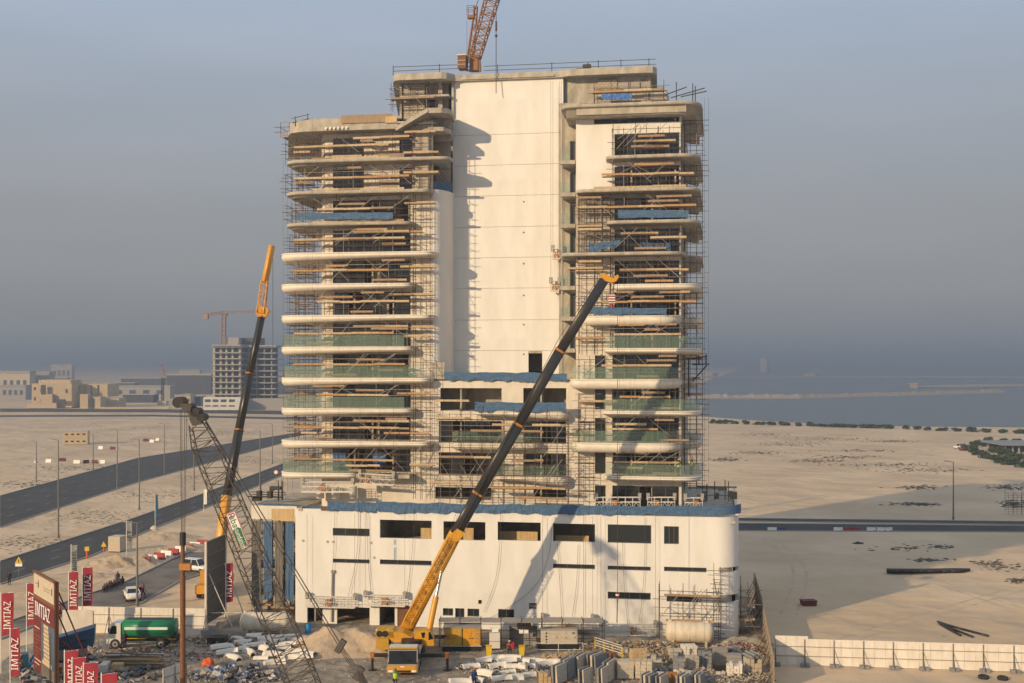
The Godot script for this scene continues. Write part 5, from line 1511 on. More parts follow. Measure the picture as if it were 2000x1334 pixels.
func person(label: String, kind: String, at: Vector3, turn: float, shirt: Color, trousers: Color, vest := false, helmet: Color = Color(0, 0, 0, 0), group := "") -> void:
	if person_mat == null:
		person_mat = StandardMaterial3D.new()
		person_mat.vertex_color_use_as_albedo = true; person_mat.roughness = 0.9
	var p := pose(kind)
	var cols := [Color(0.17, 0.085, 0.05), shirt, trousers, Color(0.02, 0.018, 0.016)]
	var st := mb(true)
	for q in p[2]:
		for t in [[0, 1, 2], [0, 2, 3]]:
			for i in t:
				st.set_color(cols[p[1][q[i]]])
				st.add_vertex(p[0][q[i]])
	var o := thing("person", label, "person", at, turn, group)
	var bm := fin(st)
	mesh("body", bm, person_mat, o)
	var hip: float = {"sit": 0.22, "crouch": 0.45}.get(kind, 0.92)
	var hc := Vector3(0, hip + 0.77, 0.05 if kind in ["stand", "reach", "walk"] else 0.24)
	if helmet.a > 0.0:
		var hm := StandardMaterial3D.new()
		hm.albedo_color = helmet; hm.roughness = 0.4
		mesh("helmet", blob(3, Vector3(0.135, 0.13, 0.15), 0.0, 5), hm, o, Transform3D(Basis.IDENTITY, hc))
	else:
		mesh("hair", blob(4, Vector3(0.108, 0.10, 0.115), 0.06, 5), mats.black, o, Transform3D(Basis.IDENTITY, hc + Vector3(0, 0.02, -0.02)))
	if vest:
		var sv := mb(true)
		var prof := [[0.0, 0.19, 0.165], [0.2, 0.195, 0.175], [0.42, 0.215, 0.185], [0.5, 0.17, 0.16]]
		for i in prof.size() - 1:
			for k in 14:
				var v := []
				for g in [[i + 1, k], [i + 1, k + 1], [i, k + 1], [i, k]]:
					var th: float = TAU * g[1] / 14
					v.append(Vector3(cos(th) * prof[g[0]][1], hip + prof[g[0]][0], sin(th) * prof[g[0]][2] + 0.01))
				quad(sv, v[0], v[1], v[2], v[3])
		mesh("vest", fin(sv), mats.hi_vis, o)

# ================================================================ the yard
func jumble(called: String, label: String, category: String, c: Vector3, ext: Vector3, n: int, colors: Array, smin: float, smax: float, heap := true) -> void:
	# loose rubbish nobody could count
	var mm := MultiMesh.new()
	mm.transform_format = MultiMesh.TRANSFORM_3D
	mm.use_colors = true
	mm.mesh = ubox; mm.instance_count = n
	for i in n:
		var a := rng.randf() * TAU
		var r := sqrt(rng.randf())
		var p := Vector3(cos(a) * r * ext.x, 0, sin(a) * r * ext.z)
		p.y = ext.y * (1.0 - r * r) * rng.randf_range(0.35, 1.0) if heap else rng.randf() * ext.y
		var s := Vector3(rng.randf_range(smin, smax), rng.randf_range(smin, smax) * 0.45, rng.randf_range(smin, smax))
		var b := Basis.from_euler(Vector3(rng.randf_range(-0.6, 0.6), rng.randf() * TAU, rng.randf_range(-0.6, 0.6)))
		mm.set_instance_transform(i, Transform3D(b * Basis.from_scale(s), c + p))
		mm.set_instance_color(i, (colors[rng.randi() % colors.size()] as Color))
	var o := MultiMeshInstance3D.new()
	o.multimesh = mm
	var m := StandardMaterial3D.new()
	m.vertex_color_use_as_albedo = true; m.roughness = 0.9
	o.material_override = m
	o.name = numbered(called); add_child(o)
	tag(o, label, category, "", "stuff")

func mound(label: String, px: float, py: float, r: Vector3, sd: int, m: Material, turn := 0.0) -> void:
	# tipped heap: ridged cones running together, thinning out to nothing at the rim
	var ns := FastNoiseLite.new()
	ns.seed = sd; ns.frequency = 0.35; ns.fractal_octaves = 4
	var g := RandomNumberGenerator.new()
	g.seed = sd
	var tips := []
	for k in 5: tips.append([Vector2(g.randf_range(-0.5, 0.5), g.randf_range(-0.4, 0.4)), g.randf_range(0.55, 1.0), g.randf_range(0.55, 0.95)])
	var p := func(i: int, j: int) -> Vector3:
		var rr := float(j) / 16.0
		var th := TAU * (i % 40) / 40.0
		var e := 1.0 + ns.get_noise_2d(cos(th) * 4.0, sin(th) * 4.0) * 0.5
		var q := Vector2(cos(th), sin(th)) * rr
		var h := 0.0
		for t in tips: h = maxf(h, (t[1] as float) * (1.0 - q.distance_to(t[0]) / (t[2] as float)))
		h = maxf(h, 0.0) * (1.0 - pow(rr, 3.0))
		var x := Vector3(q.x * r.x * e, h * r.y, q.y * r.z * e)
		x.y += ns.get_noise_2d(x.x * 2.2, x.z * 2.2) * r.y * 0.22 * (1.0 - pow(rr, 2.0)) - 0.03 - (0.06 if j == 16 else 0.0)
		return x
	var st := mb(true)
	for j in 16:
		for i in 40: quad(st, p.call(i, j + 1), p.call(i, j), p.call(i + 1, j), p.call(i + 1, j + 1))
	var o := mesh("sand_heap", fin(st), m, self, Transform3D(Basis(Vector3.UP, turn), G(px, py)))
	tag(o, label, "sand heap")

func fence(label: String, a: Vector3, b: Vector3, h: float, pw: float, m: Material, posts: float, blocks: bool, tops := [], outside := false) -> void:
	var t := thing("site_fence", label, "fence", a)
	var l := b - a
	var n := roundi(l.length() / pw)
	var bs := look(l)
	var nrm := Vector3(l.z, 0, -l.x).normalized()
	if nrm.dot(cam_pos - a) < 0: nrm = -nrm
	if outside: nrm = -nrm
	for i in n:
		var hh: float = h + (tops[i] if i < tops.size() else 0.0)
		bx("panel", l * ((i + 0.5) / n) + Vector3(0, hh * 0.5 + 0.04, 0) + nrm * rng.randf_range(-0.012, 0.012), Vector3(0.04, hh, l.length() / n - 0.02), m, t, bs)
	for f in [0.36, 0.72]:
		bx("rail", l * 0.5 + Vector3(0, h * f, 0) + nrm * 0.06, Vector3(0.05, 0.045, l.length()), mats.steel_tube, t, bs)
	var k := roundi(l.length() / posts)
	for i in k + 1:
		var p := l * (float(i) / k) * 0.998 + nrm * 0.11
		bx("post", p + Vector3(0, h * 0.5, 0), Vector3(0.06, h, 0.06), mats.steel_tube, t, bs)
		tb("stay", p + Vector3(0, h * 0.66, 0), p + nrm * 0.9 + Vector3(0, 0.15, 0), 0.035, mats.rust_tube, t)
		if blocks: bx("footing", p + nrm * 0.5 + Vector3(0, 0.16, 0), Vector3(0.55, 0.32, 0.8), mats.stone_grey, t, bs)

func banner(label: String, x0: float, x1: float, y0: float, y1: float, d: float, text: String, cloth_m: Material, text_m: Material, group: String, slant := 0.0) -> void:
	var p := D(x0, y0, d)
	var t := thing("banner_flag", label, "banner", Vector3(p.x, 0, p.z), YAW, group)
	var w := (x1 - x0) / F * d
	var h := (y1 - y0) / F * d
	var top := p.y
	tb("pole", Vector3(0, 0, 0), Vector3(0, top + 0.1, 0), 0.045, mats.white_paint, t)
	tb("arm", Vector3(0, top - 0.02, 0), Vector3(w, top - 0.02 + slant * 0.2, 0), 0.02, mats.white_paint, t)
	var st := mb(true)
	var ns := 10
	var z := func(u: float, v: float) -> float: return sin(u * 4.0 + v * 5.0 + top * 3.0) * 0.05 * u + 0.03
	for i in 6:
		for j in ns:
			var q := []
			for g in [[i, j + 1], [i + 1, j + 1], [i + 1, j], [i, j]]:
				var u: float = g[0] / 6.0
				var v: float = g[1] / float(ns)
				q.append(Vector3(0.06 + u * (w - 0.06), top - h + v * h + slant * u * 0.2, z.call(u, v)))
			quad(st, q[0], q[1], q[2], q[3])
	mesh("cloth", fin(st), cloth_m, t)
	if text:
		var f := h * 0.62 / (text.length() * 0.62)
		var f2 := minf(f, w * 0.72)
		letters(t, text, f2, text_m, Transform3D(Basis(Vector3.BACK, PI * 0.5) * Basis.from_scale(Vector3(minf(1.5, f / f2 * 0.92), 1, 1)), Vector3(w * 0.53, top - h * 0.52, 0.12)), 0.02)

func cladding_mesh(len: float, w: float, bow: float, sd: int) -> ArrayMesh:
	# a length of curved fibreglass edge: a trough profile swept along a bowed line
	var prof := []
	for k in 11:
		var t := PI * k / 10.0
		prof.append(Vector2(-cos(t) * w * 0.5, sin(t) * w * (0.5 + 0.08 * (sd % 3))))
	prof.append(Vector2(w * 0.62, 0.02)); prof.append(Vector2(w * 0.62, -0.03))
	var st := mb(true)
	var n := 8
	var p := func(i: int, k: int, inn: float) -> Vector3:
		var s := (float(i) / n - 0.5)
		var q: Vector2 = prof[k] * (1.0 - inn)
		return Vector3(s * len, q.y + 0.02, q.x + bow * (s * s * 4.0))
	for i in n:
		for k in prof.size() - 1:
			quad(st, p.call(i, k, 0.0), p.call(i, k + 1, 0.0), p.call(i + 1, k + 1, 0.0), p.call(i + 1, k, 0.0))
			quad(st, p.call(i + 1, k, 0.08), p.call(i + 1, k + 1, 0.08), p.call(i, k + 1, 0.08), p.call(i, k, 0.08))
	for i in [0, n]:
		for k in prof.size() - 1:
			quad(st, p.call(i, k, 0.0), p.call(i, k, 0.08), p.call(i, k + 1, 0.08), p.call(i, k + 1, 0.0))
	return fin(st)

func pallet(label: String, px: float, py: float, s: Vector3, nx: int, ny: int, m: String, turn: float, group := "pallets of building material") -> void:
	var t := thing("loaded_pallet", label, "pallet", G(px, py), turn, group)
	for x in [-0.42, 0.0, 0.42]: bx("runner", Vector3(s.x * x, 0.06, 0), Vector3(0.1, 0.11, s.z), mats.timber2, t)
	bx("pallet_deck", Vector3(0, 0.135, 0), Vector3(s.x, 0.03, s.z), mats.timber1, t)
	for j in ny:
		for i in nx:
			var w := s.x / nx
			var h := s.y / ny
			if j == ny - 1 and rng.randf() < 0.25: continue
			bx("block", Vector3(-s.x * 0.5 + w * (i + 0.5) + rng.randf_range(-0.02, 0.02), 0.155 + h * (j + 0.5), rng.randf_range(-0.03, 0.03)), Vector3(w - 0.03, h - 0.02, s.z * rng.randf_range(0.93, 1.0)), mats[m], t)

func tank(label: String, c: Vector3, len: float, r: float, turn: float) -> void:
	var t := thing("storage_tank", label, "tank", c, turn)
	var st := mb(true)
	var prof := [[-len * 0.5, 0.0], [-len * 0.5 + 0.03, r * 0.45], [-len * 0.5 + 0.14, r * 0.75], [-len * 0.5 + 0.34, r * 0.94], [-len * 0.5 + 0.55, r]]
	for k in 5: prof.append([-prof[4 - k][0], prof[4 - k][1]])
	for i in prof.size() - 1:
		for k in 28:
			var q := []
			for g in [[i, k], [i, k + 1], [i + 1, k + 1], [i + 1, k]]:
				var th: float = TAU * g[1] / 28
				q.append(Vector3(prof[g[0]][0], r + 0.35 + cos(th) * prof[g[0]][1], sin(th) * prof[g[0]][1]))
			quad(st, q[0], q[1], q[2], q[3])
	mesh("shell", fin(st), mats.tank, t)
	for x in [-0.3, 0.0, 0.3]:
		var s2 := mb(true)
		atube(s2, Vector3(len * x - 0.04, r + 0.35, 0), Vector3(len * x + 0.04, r + 0.35, 0), r + 0.025, 28)
		mesh("band", fin(s2), mats.tank, t)
	for x in [-0.34, 0.34]:
		bx("saddle", Vector3(len * x, 0.35, 0), Vector3(0.25, 0.7, r * 1.5), mats.concrete, t)
	for x in [-0.4, 0.36]: tb("hatch", Vector3(len * x, r * 2 + 0.3, 0), Vector3(len * x, r * 2 + 0.5, 0), 0.22, mats.tank, t, true)

func slab_pack(px: float, py: float, h: float, dep: float, n: int, label: String) -> void:
	var t := thing("stone_slabs", label, "stone slabs", G(px, py), YAW - 0.5 + rng.randf_range(-0.12, 0.1), "stone slabs stood on edge")
	var x := -0.25 * n
	for i in n:
		var w := rng.randf_range(0.10, 0.2)
		bx("slab", Vector3(x, h * 0.5 + 0.1, 0), Vector3(w, h * rng.randf_range(0.94, 1.0), dep * rng.randf_range(0.92, 1.0)), mats.stone_grey if i % 2 == 0 else mats.stone_pale, t, Basis(Vector3.BACK, 0.05))
		x += w + rng.randf_range(0.12, 0.3)
	for z in [-0.3, 0.3]: bx("bearer", Vector3(0, 0.06, dep * z), Vector3(0.7 * n, 0.12, 0.12), mats.timber2, t)

func make_site() -> void:
	site_fences(); site_machines(); site_heaps(); site_people()

func site_fences() -> void:
	fence("white sheet fence with concrete footings on the sand by the shore side", G(1514, 1298), G(2040, 1314), 2.45, 1.02, mats.fence_white, 2.6, true, [0.25, 0.25, 0.25])
	fence("dusty timber fence closing the yard towards the shore", G(1512, 1352), G(1489, 1222), 2.7, 0.9, mats.timber1, 2.4, false, [], false)
	fence("timber fence continuing past the podium's rounded end", G(1488.5, 1221), G(1474, 1165), 2.9, 0.9, mats.timber1, 2.4, false)
	fence("cream sheet fence between the yard and the access road", G(150, 1236), G(402, 1241), 2.75, 0.98, mats.fence_white, 3.4, false, [])
	fence("short cream sheet fence at the yard's near edge below the banners", G(318, 1368), G(362, 1352), 2.6, 0.3, mats.fence_white, 1.8, false)
	# tall grey hoarding panel seen at a slant
	var a := D(402, 1218, 131)
	var b := D(440, 1208, 137)
	var t := thing("site_hoarding", "tall grey hoarding panel with white props behind the cream fence", "hoarding", Vector3(a.x, 0, a.z))
	var l := Vector3(b.x - a.x, 0, b.z - a.z)
	var bs := look(l)
	var h := D(402, 1058, 131).y
	bx("sheet", l * 0.5 + Vector3(0, h * 0.5 + 0.2, 0), Vector3(0.06, h - 0.4, l.length()), mats.net_grey, t, bs)
	for e in [Vector3.ZERO, l]: bx("post", e + Vector3(0, h * 0.5, 0), Vector3(0.22, h, 0.22), mats.render, t, bs)
	for f in [0.12, 0.3, 0.48, 0.66, 0.84, 1.0]: bx("rail", l * 0.5 + Vector3(0, h * f - 0.05, 0) + rgt * 0.09, Vector3(0.09, 0.1, l.length()), mats.steel_tube, t, bs)
	for e in [[0.1, 0.62, 2.6], [0.9, 0.66, 2.4]]:
		tb("prop", l * e[0] + Vector3(0, h * e[1], 0) + rgt * 0.1, l * e[0] + rgt * e[2] + Vector3(0, 0.05, 0), 0.06, mats.white_metal, t)
	tb("prop", l * 0.2 + Vector3(0, 1.4, 0) + rgt * 0.1, l * 0.2 + rgt * 3.4 + Vector3(0, 1.4, 0), 0.05, mats.white_metal, t)

func site_machines() -> void:
	# generators under the sheet canopy
	for g in [[866, 902, 1222, 1267, "yellow_dull", "dull yellow generator cabinet under the sheet canopy, next to the crane"], [904, 938, 1224, 1268, "yellow", "bright yellow generator cabinet with control hatches under the canopy"]]:
		var d := 120.5
		var p := D((g[0] + g[1]) * 0.5, 1272, d)
		var t := thing("generator", g[5], "generator", Vector3(p.x, 0, p.z) + fwd * 1.2, YAW, "")
		var w: float = (g[1] - g[0]) / F * d
		var h: float = 1.72
		bx("skid", Vector3(0, 0.28, 0), Vector3(w + 0.2, 0.5, 2.4), mats.black, t)
		bx("cabinet", Vector3(0, 0.55 + h * 0.5, 0), Vector3(w, h, 2.2), mats[g[4]], t)
		bx("roof_plate", Vector3(0, 0.58 + h, 0), Vector3(w + 0.1, 0.08, 2.3), mats.sheet_grey, t)
		for k in 2:
			bx("door", Vector3((k - 0.5) * w * 0.48, 0.55 + h * 0.48, 1.115), Vector3(w * 0.45, h * 0.86, 0.03), mats[g[4]], t)
			bx("handle", Vector3((k - 0.5) * w * 0.16, 0.5 + h * 0.45, 1.14), Vector3(0.16, 0.07, 0.03), mats.black, t)
		for k in 4: bx("vent_slot", Vector3(-w * 0.36 if g[0] < 900 else w * 0.3, 0.9 + 0.4 * k, 1.14), Vector3(0.3, 0.2, 0.02), mats.sheet_grey, t)
		bx("bumper_rail", Vector3(0, 0.55, 1.24), Vector3(w + 0.25, 0.05, 0.05), mats.white_metal, t)
	var p := D(1092, 1270, 120.8)
	var c := thing("generator", "cream container generator with round ports behind a white rail", "generator", Vector3(p.x, 0, p.z) + fwd * 1.1, YAW)
	bx("skid", Vector3(0, 0.35, 0), Vector3(3.9, 0.6, 2.3), mats.black, c)
	bx("housing", Vector3(0, 1.28, 0), Vector3(3.6, 1.3, 2.1), mats.stone_pale, c)
	for k in 4: tb("port", Vector3(-1.25, 0.82 + 0.3 * k, 1.04), Vector3(-1.25, 0.82 + 0.3 * k, 1.08), 0.09, mats.black, c, true)
	for k in 3: bx("door", Vector3(-0.55 + 0.9 * k, 1.28, 1.06), Vector3(0.84, 1.18, 0.03), mats.stone_pale, c)
	for k in 3: bx("handle", Vector3(-0.25 + 0.9 * k, 1.3, 1.09), Vector3(0.12, 0.07, 0.03), mats.black, c)
	bx("gauge", Vector3(1.4, 1.75, 1.09), Vector3(0.22, 0.12, 0.03), mats.black, c)
	for y in [0.3, 0.95]: tb("rail", Vector3(-2.5, y, 1.9), Vector3(2.3, y, 1.9), 0.035, mats.white_metal, c)
	for x in [-2.5, -0.1, 2.3]: tb("rail_post", Vector3(x, 0, 1.9), Vector3(x, 1.0, 1.9), 0.035, mats.white_metal, c)
	var e := D(966, 1270, 120.5)
	var ec := thing("switch_cabinet", "white electrical cabinet between the yellow generators and the dark shelter", "cabinet", Vector3(e.x, 0, e.z) + fwd * 0.8, YAW)
	bx("body", Vector3(0, 0.95, 0), Vector3(1.05, 1.5, 0.7), mats.white_metal, ec)
	bx("plinth", Vector3(0, 0.1, 0), Vector3(0.9, 0.2, 0.6), mats.black, ec)
	bx("seam", Vector3(0, 0.9, 0.36), Vector3(1.05, 0.03, 0.02), mats.black, ec)
	bx("sign_plate", Vector3(0.05, 1.95, 0.2), Vector3(0.65, 0.35, 0.03), mats.white_paint, ec)
	var sh := D(1022, 1268, 121.0)
	var sc := thing("tool_shelter", "dark open shelter with two white notices between cabinet and cream generator", "shelter", Vector3(sh.x, 0, sh.z) + fwd * 1.4, YAW)
	bx("rear_panel", Vector3(0, 1.0, -0.7), Vector3(2.8, 2.0, 0.06), mats.sheet_grey, sc)
	bx("roof_sheet", Vector3(0.1, 2.1, 0), Vector3(1.4, 0.3, 1.4), mats.black, sc)
	for x in [-1.35, 1.35]: bx("side_panel", Vector3(x, 0.95, 0), Vector3(0.06, 1.9, 1.4), mats.dark_steel, sc)
	for x in [-0.2, 0.3]: bx("notice", Vector3(x, 1.7, 0.72), Vector3(0.42, 0.35, 0.03), mats.white_paint, sc)
	tb("extinguisher", Vector3(-0.95, 0, 0.8), Vector3(-0.95, 0.7, 0.8), 0.14, mats.red, sc, true)
	for q in [[955, "yellow wheelie bin beside the white electrical cabinet"], [1019, "yellow wheelie bin before the dark shelter"]]:
		var g := G(q[0], 1281)
		var t := thing("wheelie_bin", q[1], "bin", g, YAW, "yellow wheelie bins")
		var st := mb()
		aface(st, PackedVector2Array([Vector2(-0.22, 0.08), Vector2(0.22, 0.08), Vector2(0.29, 0.95), Vector2(-0.29, 0.95)]), Transform3D(Basis.IDENTITY, Vector3(0, 0, -0.27)), 0.54)
		mesh("body", fin(st), mats.bin_yellow, t)
		bx("lid", Vector3(0, 1.0, 0), Vector3(0.62, 0.07, 0.62), mats.bin_yellow, t, Basis(Vector3.RIGHT, -0.06))
		for s in [-1, 1]: tb("wheel", Vector3(0.2 * s - 0.03, 0.1, -0.25), Vector3(0.2 * s + 0.03, 0.1, -0.25), 0.1, mats.rubber, t, true)
	# sheet canopy on scaffold posts
	var q0 := D(858, 1226, 122.5)
	var q1 := D(1180, 1236, 122.0)
	var ct := thing("sheet_canopy", "long low canopy of grey roofing sheets on tube posts over the generators", "canopy", Vector3(q0.x, 0, q0.z))
	var lv := Vector3(q1.x - q0.x, 0, q1.z - q0.z)
	var nb := 8
	var dn := look(lv)
	var side := fwd
	for i in nb:
		var cpos := lv * ((i + 0.5) / nb) + Vector3(0, 2.42 + 0.04 * (i % 2), 0) + side * 1.3
		bx("roof_sheet", cpos, Vector3(3.1, 0.04, lv.length() / nb - 0.05), mats.sheet_grey if i != 6 else mats.stone_pale, ct, dn * Basis(Vector3.BACK, -0.06 if side.dot(dn.x) > 0 else 0.06))
	for i in nb + 1:
		var pp := lv * (float(i) / nb)
		tb("post", pp, pp + Vector3(0, 2.85, 0), 0.04, mats.rust_tube, ct)
		tb("post", pp + side * 2.6, pp + side * 2.6 + Vector3(0, 2.55, 0), 0.04, mats.rust_tube, ct)
		tb("rafter", pp + Vector3(0, 2.36, 0) - side * 0.3, pp + side * 2.9 + Vector3(0, 2.5, 0), 0.035, mats.rust_tube, ct)
	for y in [0.9, 1.7, 2.3]: tb("ledger", Vector3(0, y, 0), lv + Vector3(0, y, 0), 0.035, mats.rust_tube, ct)
	# tanks
	tank("white horizontal tank beside the unfinished podium bay", G(519, 1240), 5.3, 1.0, YAW * 0.6)
	tank("ivory horizontal tank framed by scaffold at the podium's rounded end", G(1347, 1262), 4.8, 1.05, 0.0)
	var g := G(602, 1236)
	var bt := thing("barrel", "bright blue plastic barrel on the yard by the open doorways", "barrel", g)
	tb("body", Vector3(0, 0, 0), Vector3(0, 0.95, 0), 0.31, mats.sky_blue, bt, true)
	for y in [0.3, 0.65]: tb("hoop", Vector3(0, y, 0), Vector3(0, y + 0.05, 0), 0.33, mats.sky_blue, bt, true)
	tb("lid", Vector3(0, 0.95, 0), Vector3(0, 1.0, 0), 0.27, mats.blue_paint, bt, true)
	green_tanker(); blue_dumper(); billboard()
	# stair ramp railing by the rubble
	var rt := thing("stair_ramp", "short yellow-railed steel ramp lying on the rubble bank", "ramp", G(1190, 1283))
	var r0 := D(1163, 1250, 118) - rt.position
	var r1 := D(1216, 1266, 116) - rt.position
	for o in [Vector3.ZERO, fwd * 1.1]:
		for y in [0.0, 0.5]: tb("rail", r0 + o - Vector3(0, y, 0), r1 + o - Vector3(0, y, 0), 0.04, mats.white_metal, rt)
		for s in [0.0, 0.33, 0.66, 1.0]: tb("rail_post", r0.lerp(r1, s) + o, r0.lerp(r1, s) + o - Vector3(0, 1.0, 0), 0.035, mats.bin_yellow, rt)
	bx("ramp_deck", (r0 + r1) * 0.5 + fwd * 0.55 - Vector3(0, 1.0, 0), Vector3(r0.distance_to(r1), 0.08, 1.1), mats.timber2, rt, Basis(rgt, Vector3.UP, -fwd) * Basis(Vector3.BACK, -0.22))

func green_tanker() -> void:
	var at := G(290, 1263)
	var t := thing("tanker_truck", "green tanker truck with a white stripe and white cab, parked before the cream fence", "truck", at, YAW)
	var d := 68400.0 / (1263 - 705.0)
	var k := d / F
	var st := mb(true)
	var len := (345 - 247) * k
	for i in 24:                                  # oval tank
		var a0 := TAU * i / 24
		var a1 := TAU * (i + 1) / 24
		var e := func(a: float) -> Vector2: return Vector2(signf(cos(a)) * pow(absf(cos(a)), 0.7) * 1.12, signf(sin(a)) * pow(absf(sin(a)), 0.7) * 0.86 + 1.95)
		var p: Vector2 = e.call(a0)
		var q: Vector2 = e.call(a1)
		var x0 := -len * 0.5 + 0.2
		var x1 := len * 0.5 + 0.2
		quad(st, Vector3(x0, p.y, p.x), Vector3(x0, q.y, q.x), Vector3(x1, q.y, q.x), Vector3(x1, p.y, p.x))
		tri(st, Vector3(x1, 1.95, 0), Vector3(x1, p.y, p.x), Vector3(x1, q.y, q.x))
		tri(st, Vector3(x0, 1.95, 0), Vector3(x0, q.y, q.x), Vector3(x0, p.y, p.x))
	mesh("tank", fin(st), mats.green_paint, t)
	bx("tank_stripe", Vector3(0.1, 2.05, 1.115), Vector3(len * 0.86, 0.26, 0.02), mats.white_paint, t)
	for y in [1.35, 2.62]: bx("tank_rim", Vector3(0.2, y, 0.86 if y > 2 else 0.95), Vector3(len, 0.06, 0.06), mats.green_paint, t)
	bx("walkway", Vector3(0.2, 2.83, 0), Vector3(len * 0.9, 0.05, 0.7), mats.black, t)
	bx("chassis", Vector3(-0.2, 0.8, 0), Vector3(6.4, 0.3, 0.9), mats.black, t)
	for z in [-1.05, 1.05]:
		for f in [[-0.9, 0.55, 1.5], [1.75, 0.5, 0.6]]:
			for y in [0.0, 0.5]: bx("side_guard", Vector3(f[0] + (0.9 if f[0] > 0 else 0.0), f[1] + y, z), Vector3(f[2] * 1.25, 0.05, 0.04), mats.bin_yellow, t)
	var cab := node("cab", t)
	var s2 := mb()
	aface(s2, PackedVector2Array([Vector2(-3.85, 0.55), Vector2(-2.45, 0.55), Vector2(-2.45, 2.55), Vector2(-3.35, 2.55), Vector2(-3.75, 1.5), Vector2(-3.9, 1.3)]), Transform3D(Basis.IDENTITY, Vector3(0, 0, -1.05)), 2.1)
	mesh("cab_shell", fin(s2), mats.white_metal, cab)
	var s3 := mb()
	aface(s3, PackedVector2Array([Vector2(-3.6, 1.5), Vector2(-2.85, 1.5), Vector2(-2.85, 2.3), Vector2(-3.3, 2.3)]), Transform3D(Basis.IDENTITY, Vector3(0, 0, -1.06)), 2.12)
	mesh("side_window", fin(s3), mats.car_glass, cab)
	bx("windscreen", Vector3(-3.57, 2.02, 0), Vector3(0.03, 0.95, 1.8), mats.car_glass, cab, Basis(Vector3.BACK, -0.36))
	bx("mirror", Vector3(-3.6, 1.9, 1.2), Vector3(0.1, 0.4, 0.15), mats.black, cab)
	for x in [-3.0, 1.55]:
		for s in [-1, 1]: wheel(t, Vector3(x, 0.5, 0.92 * s), Vector3(0, 0, 1), 0.5, 0.3)
	tb("hose", Vector3(2.3, 1.2, 0.7), Vector3(2.9, 1.5, 0.6), 0.08, mats.black, t)
	bx("rear_step", Vector3(2.7, 1.0, 0), Vector3(0.5, 0.4, 1.8), mats.black, t)

func blue_dumper() -> void:
	var at := G(152, 1302)
	var t := thing("blue_trailer", "blue wedge-bodied machine with white flash and grey engine cover behind the tall billboard", "trailer", at, YAW + 0.25)
	var st := mb()
	aface(st, PackedVector2Array([Vector2(-2.2, 1.7), Vector2(1.0, 2.1), Vector2(1.4, 1.9), Vector2(1.5, 2.7), Vector2(1.55, 3.75), Vector2(-2.2, 2.8)]), Transform3D(Basis.IDENTITY, Vector3(0, 0, -0.9)), 1.8)
	mesh("body", fin(st), mats.blue_paint, t)
	var s2 := mb()
	aface(s2, PackedVector2Array([Vector2(-2.0, 2.1), Vector2(-0.4, 2.55), Vector2(0.2, 2.6), Vector2(1.2, 2.9), Vector2(0.6, 2.75), Vector2(-0.2, 2.4)]), Transform3D(Basis.IDENTITY, Vector3(0, 0, 0.9)), 0.02)
	mesh("white_flash", fin(s2), mats.white_paint, t)
	var s3 := mb()
	aface(s3, PackedVector2Array([Vector2(-0.4, 2.45), Vector2(0.8, 2.5), Vector2(0.9, 2.72), Vector2(0.2, 2.66)]), Transform3D(Basis.IDENTITY, Vector3(0, 0, 0.925)), 0.02)
	mesh("black_flash", fin(s3), mats.black, t)
	bx("engine_cover", Vector3(-0.6, 1.35, 0.1), Vector3(2.8, 1.0, 1.6), mats.sheet_grey, t)
	bx("frame", Vector3(-0.4, 0.75, 0), Vector3(3.6, 0.22, 1.3), mats.blue_paint, t)
	for x in [-1.7, 0.9]:
		for s in [-1, 1]: wheel(t, Vector3(x, 0.48, 0.85 * s), Vector3(0, 0, 1), 0.48, 0.28)
	tb("tow_bar", Vector3(-2.0, 0.7, 0), Vector3(-3.2, 0.5, 0), 0.07, mats.dark_steel, t)
	var p := D(152, 1240, 122)
	var b := thing("hoarding_board", "plain cream hoarding board standing behind the blue machine", "hoarding", Vector3(p.x, 0, p.z), YAW)
	bx("board", Vector3(0, D(152, 1216, 122).y, 0), Vector3(3.0, 2.5, 0.08), mats.render, b)
	for x in [-1.5, 1.5]: bx("post", Vector3(x, D(152, 1195, 122).y * 0.5, -0.1), Vector3(0.1, D(152, 1193, 122).y, 0.1), mats.white_metal, b)

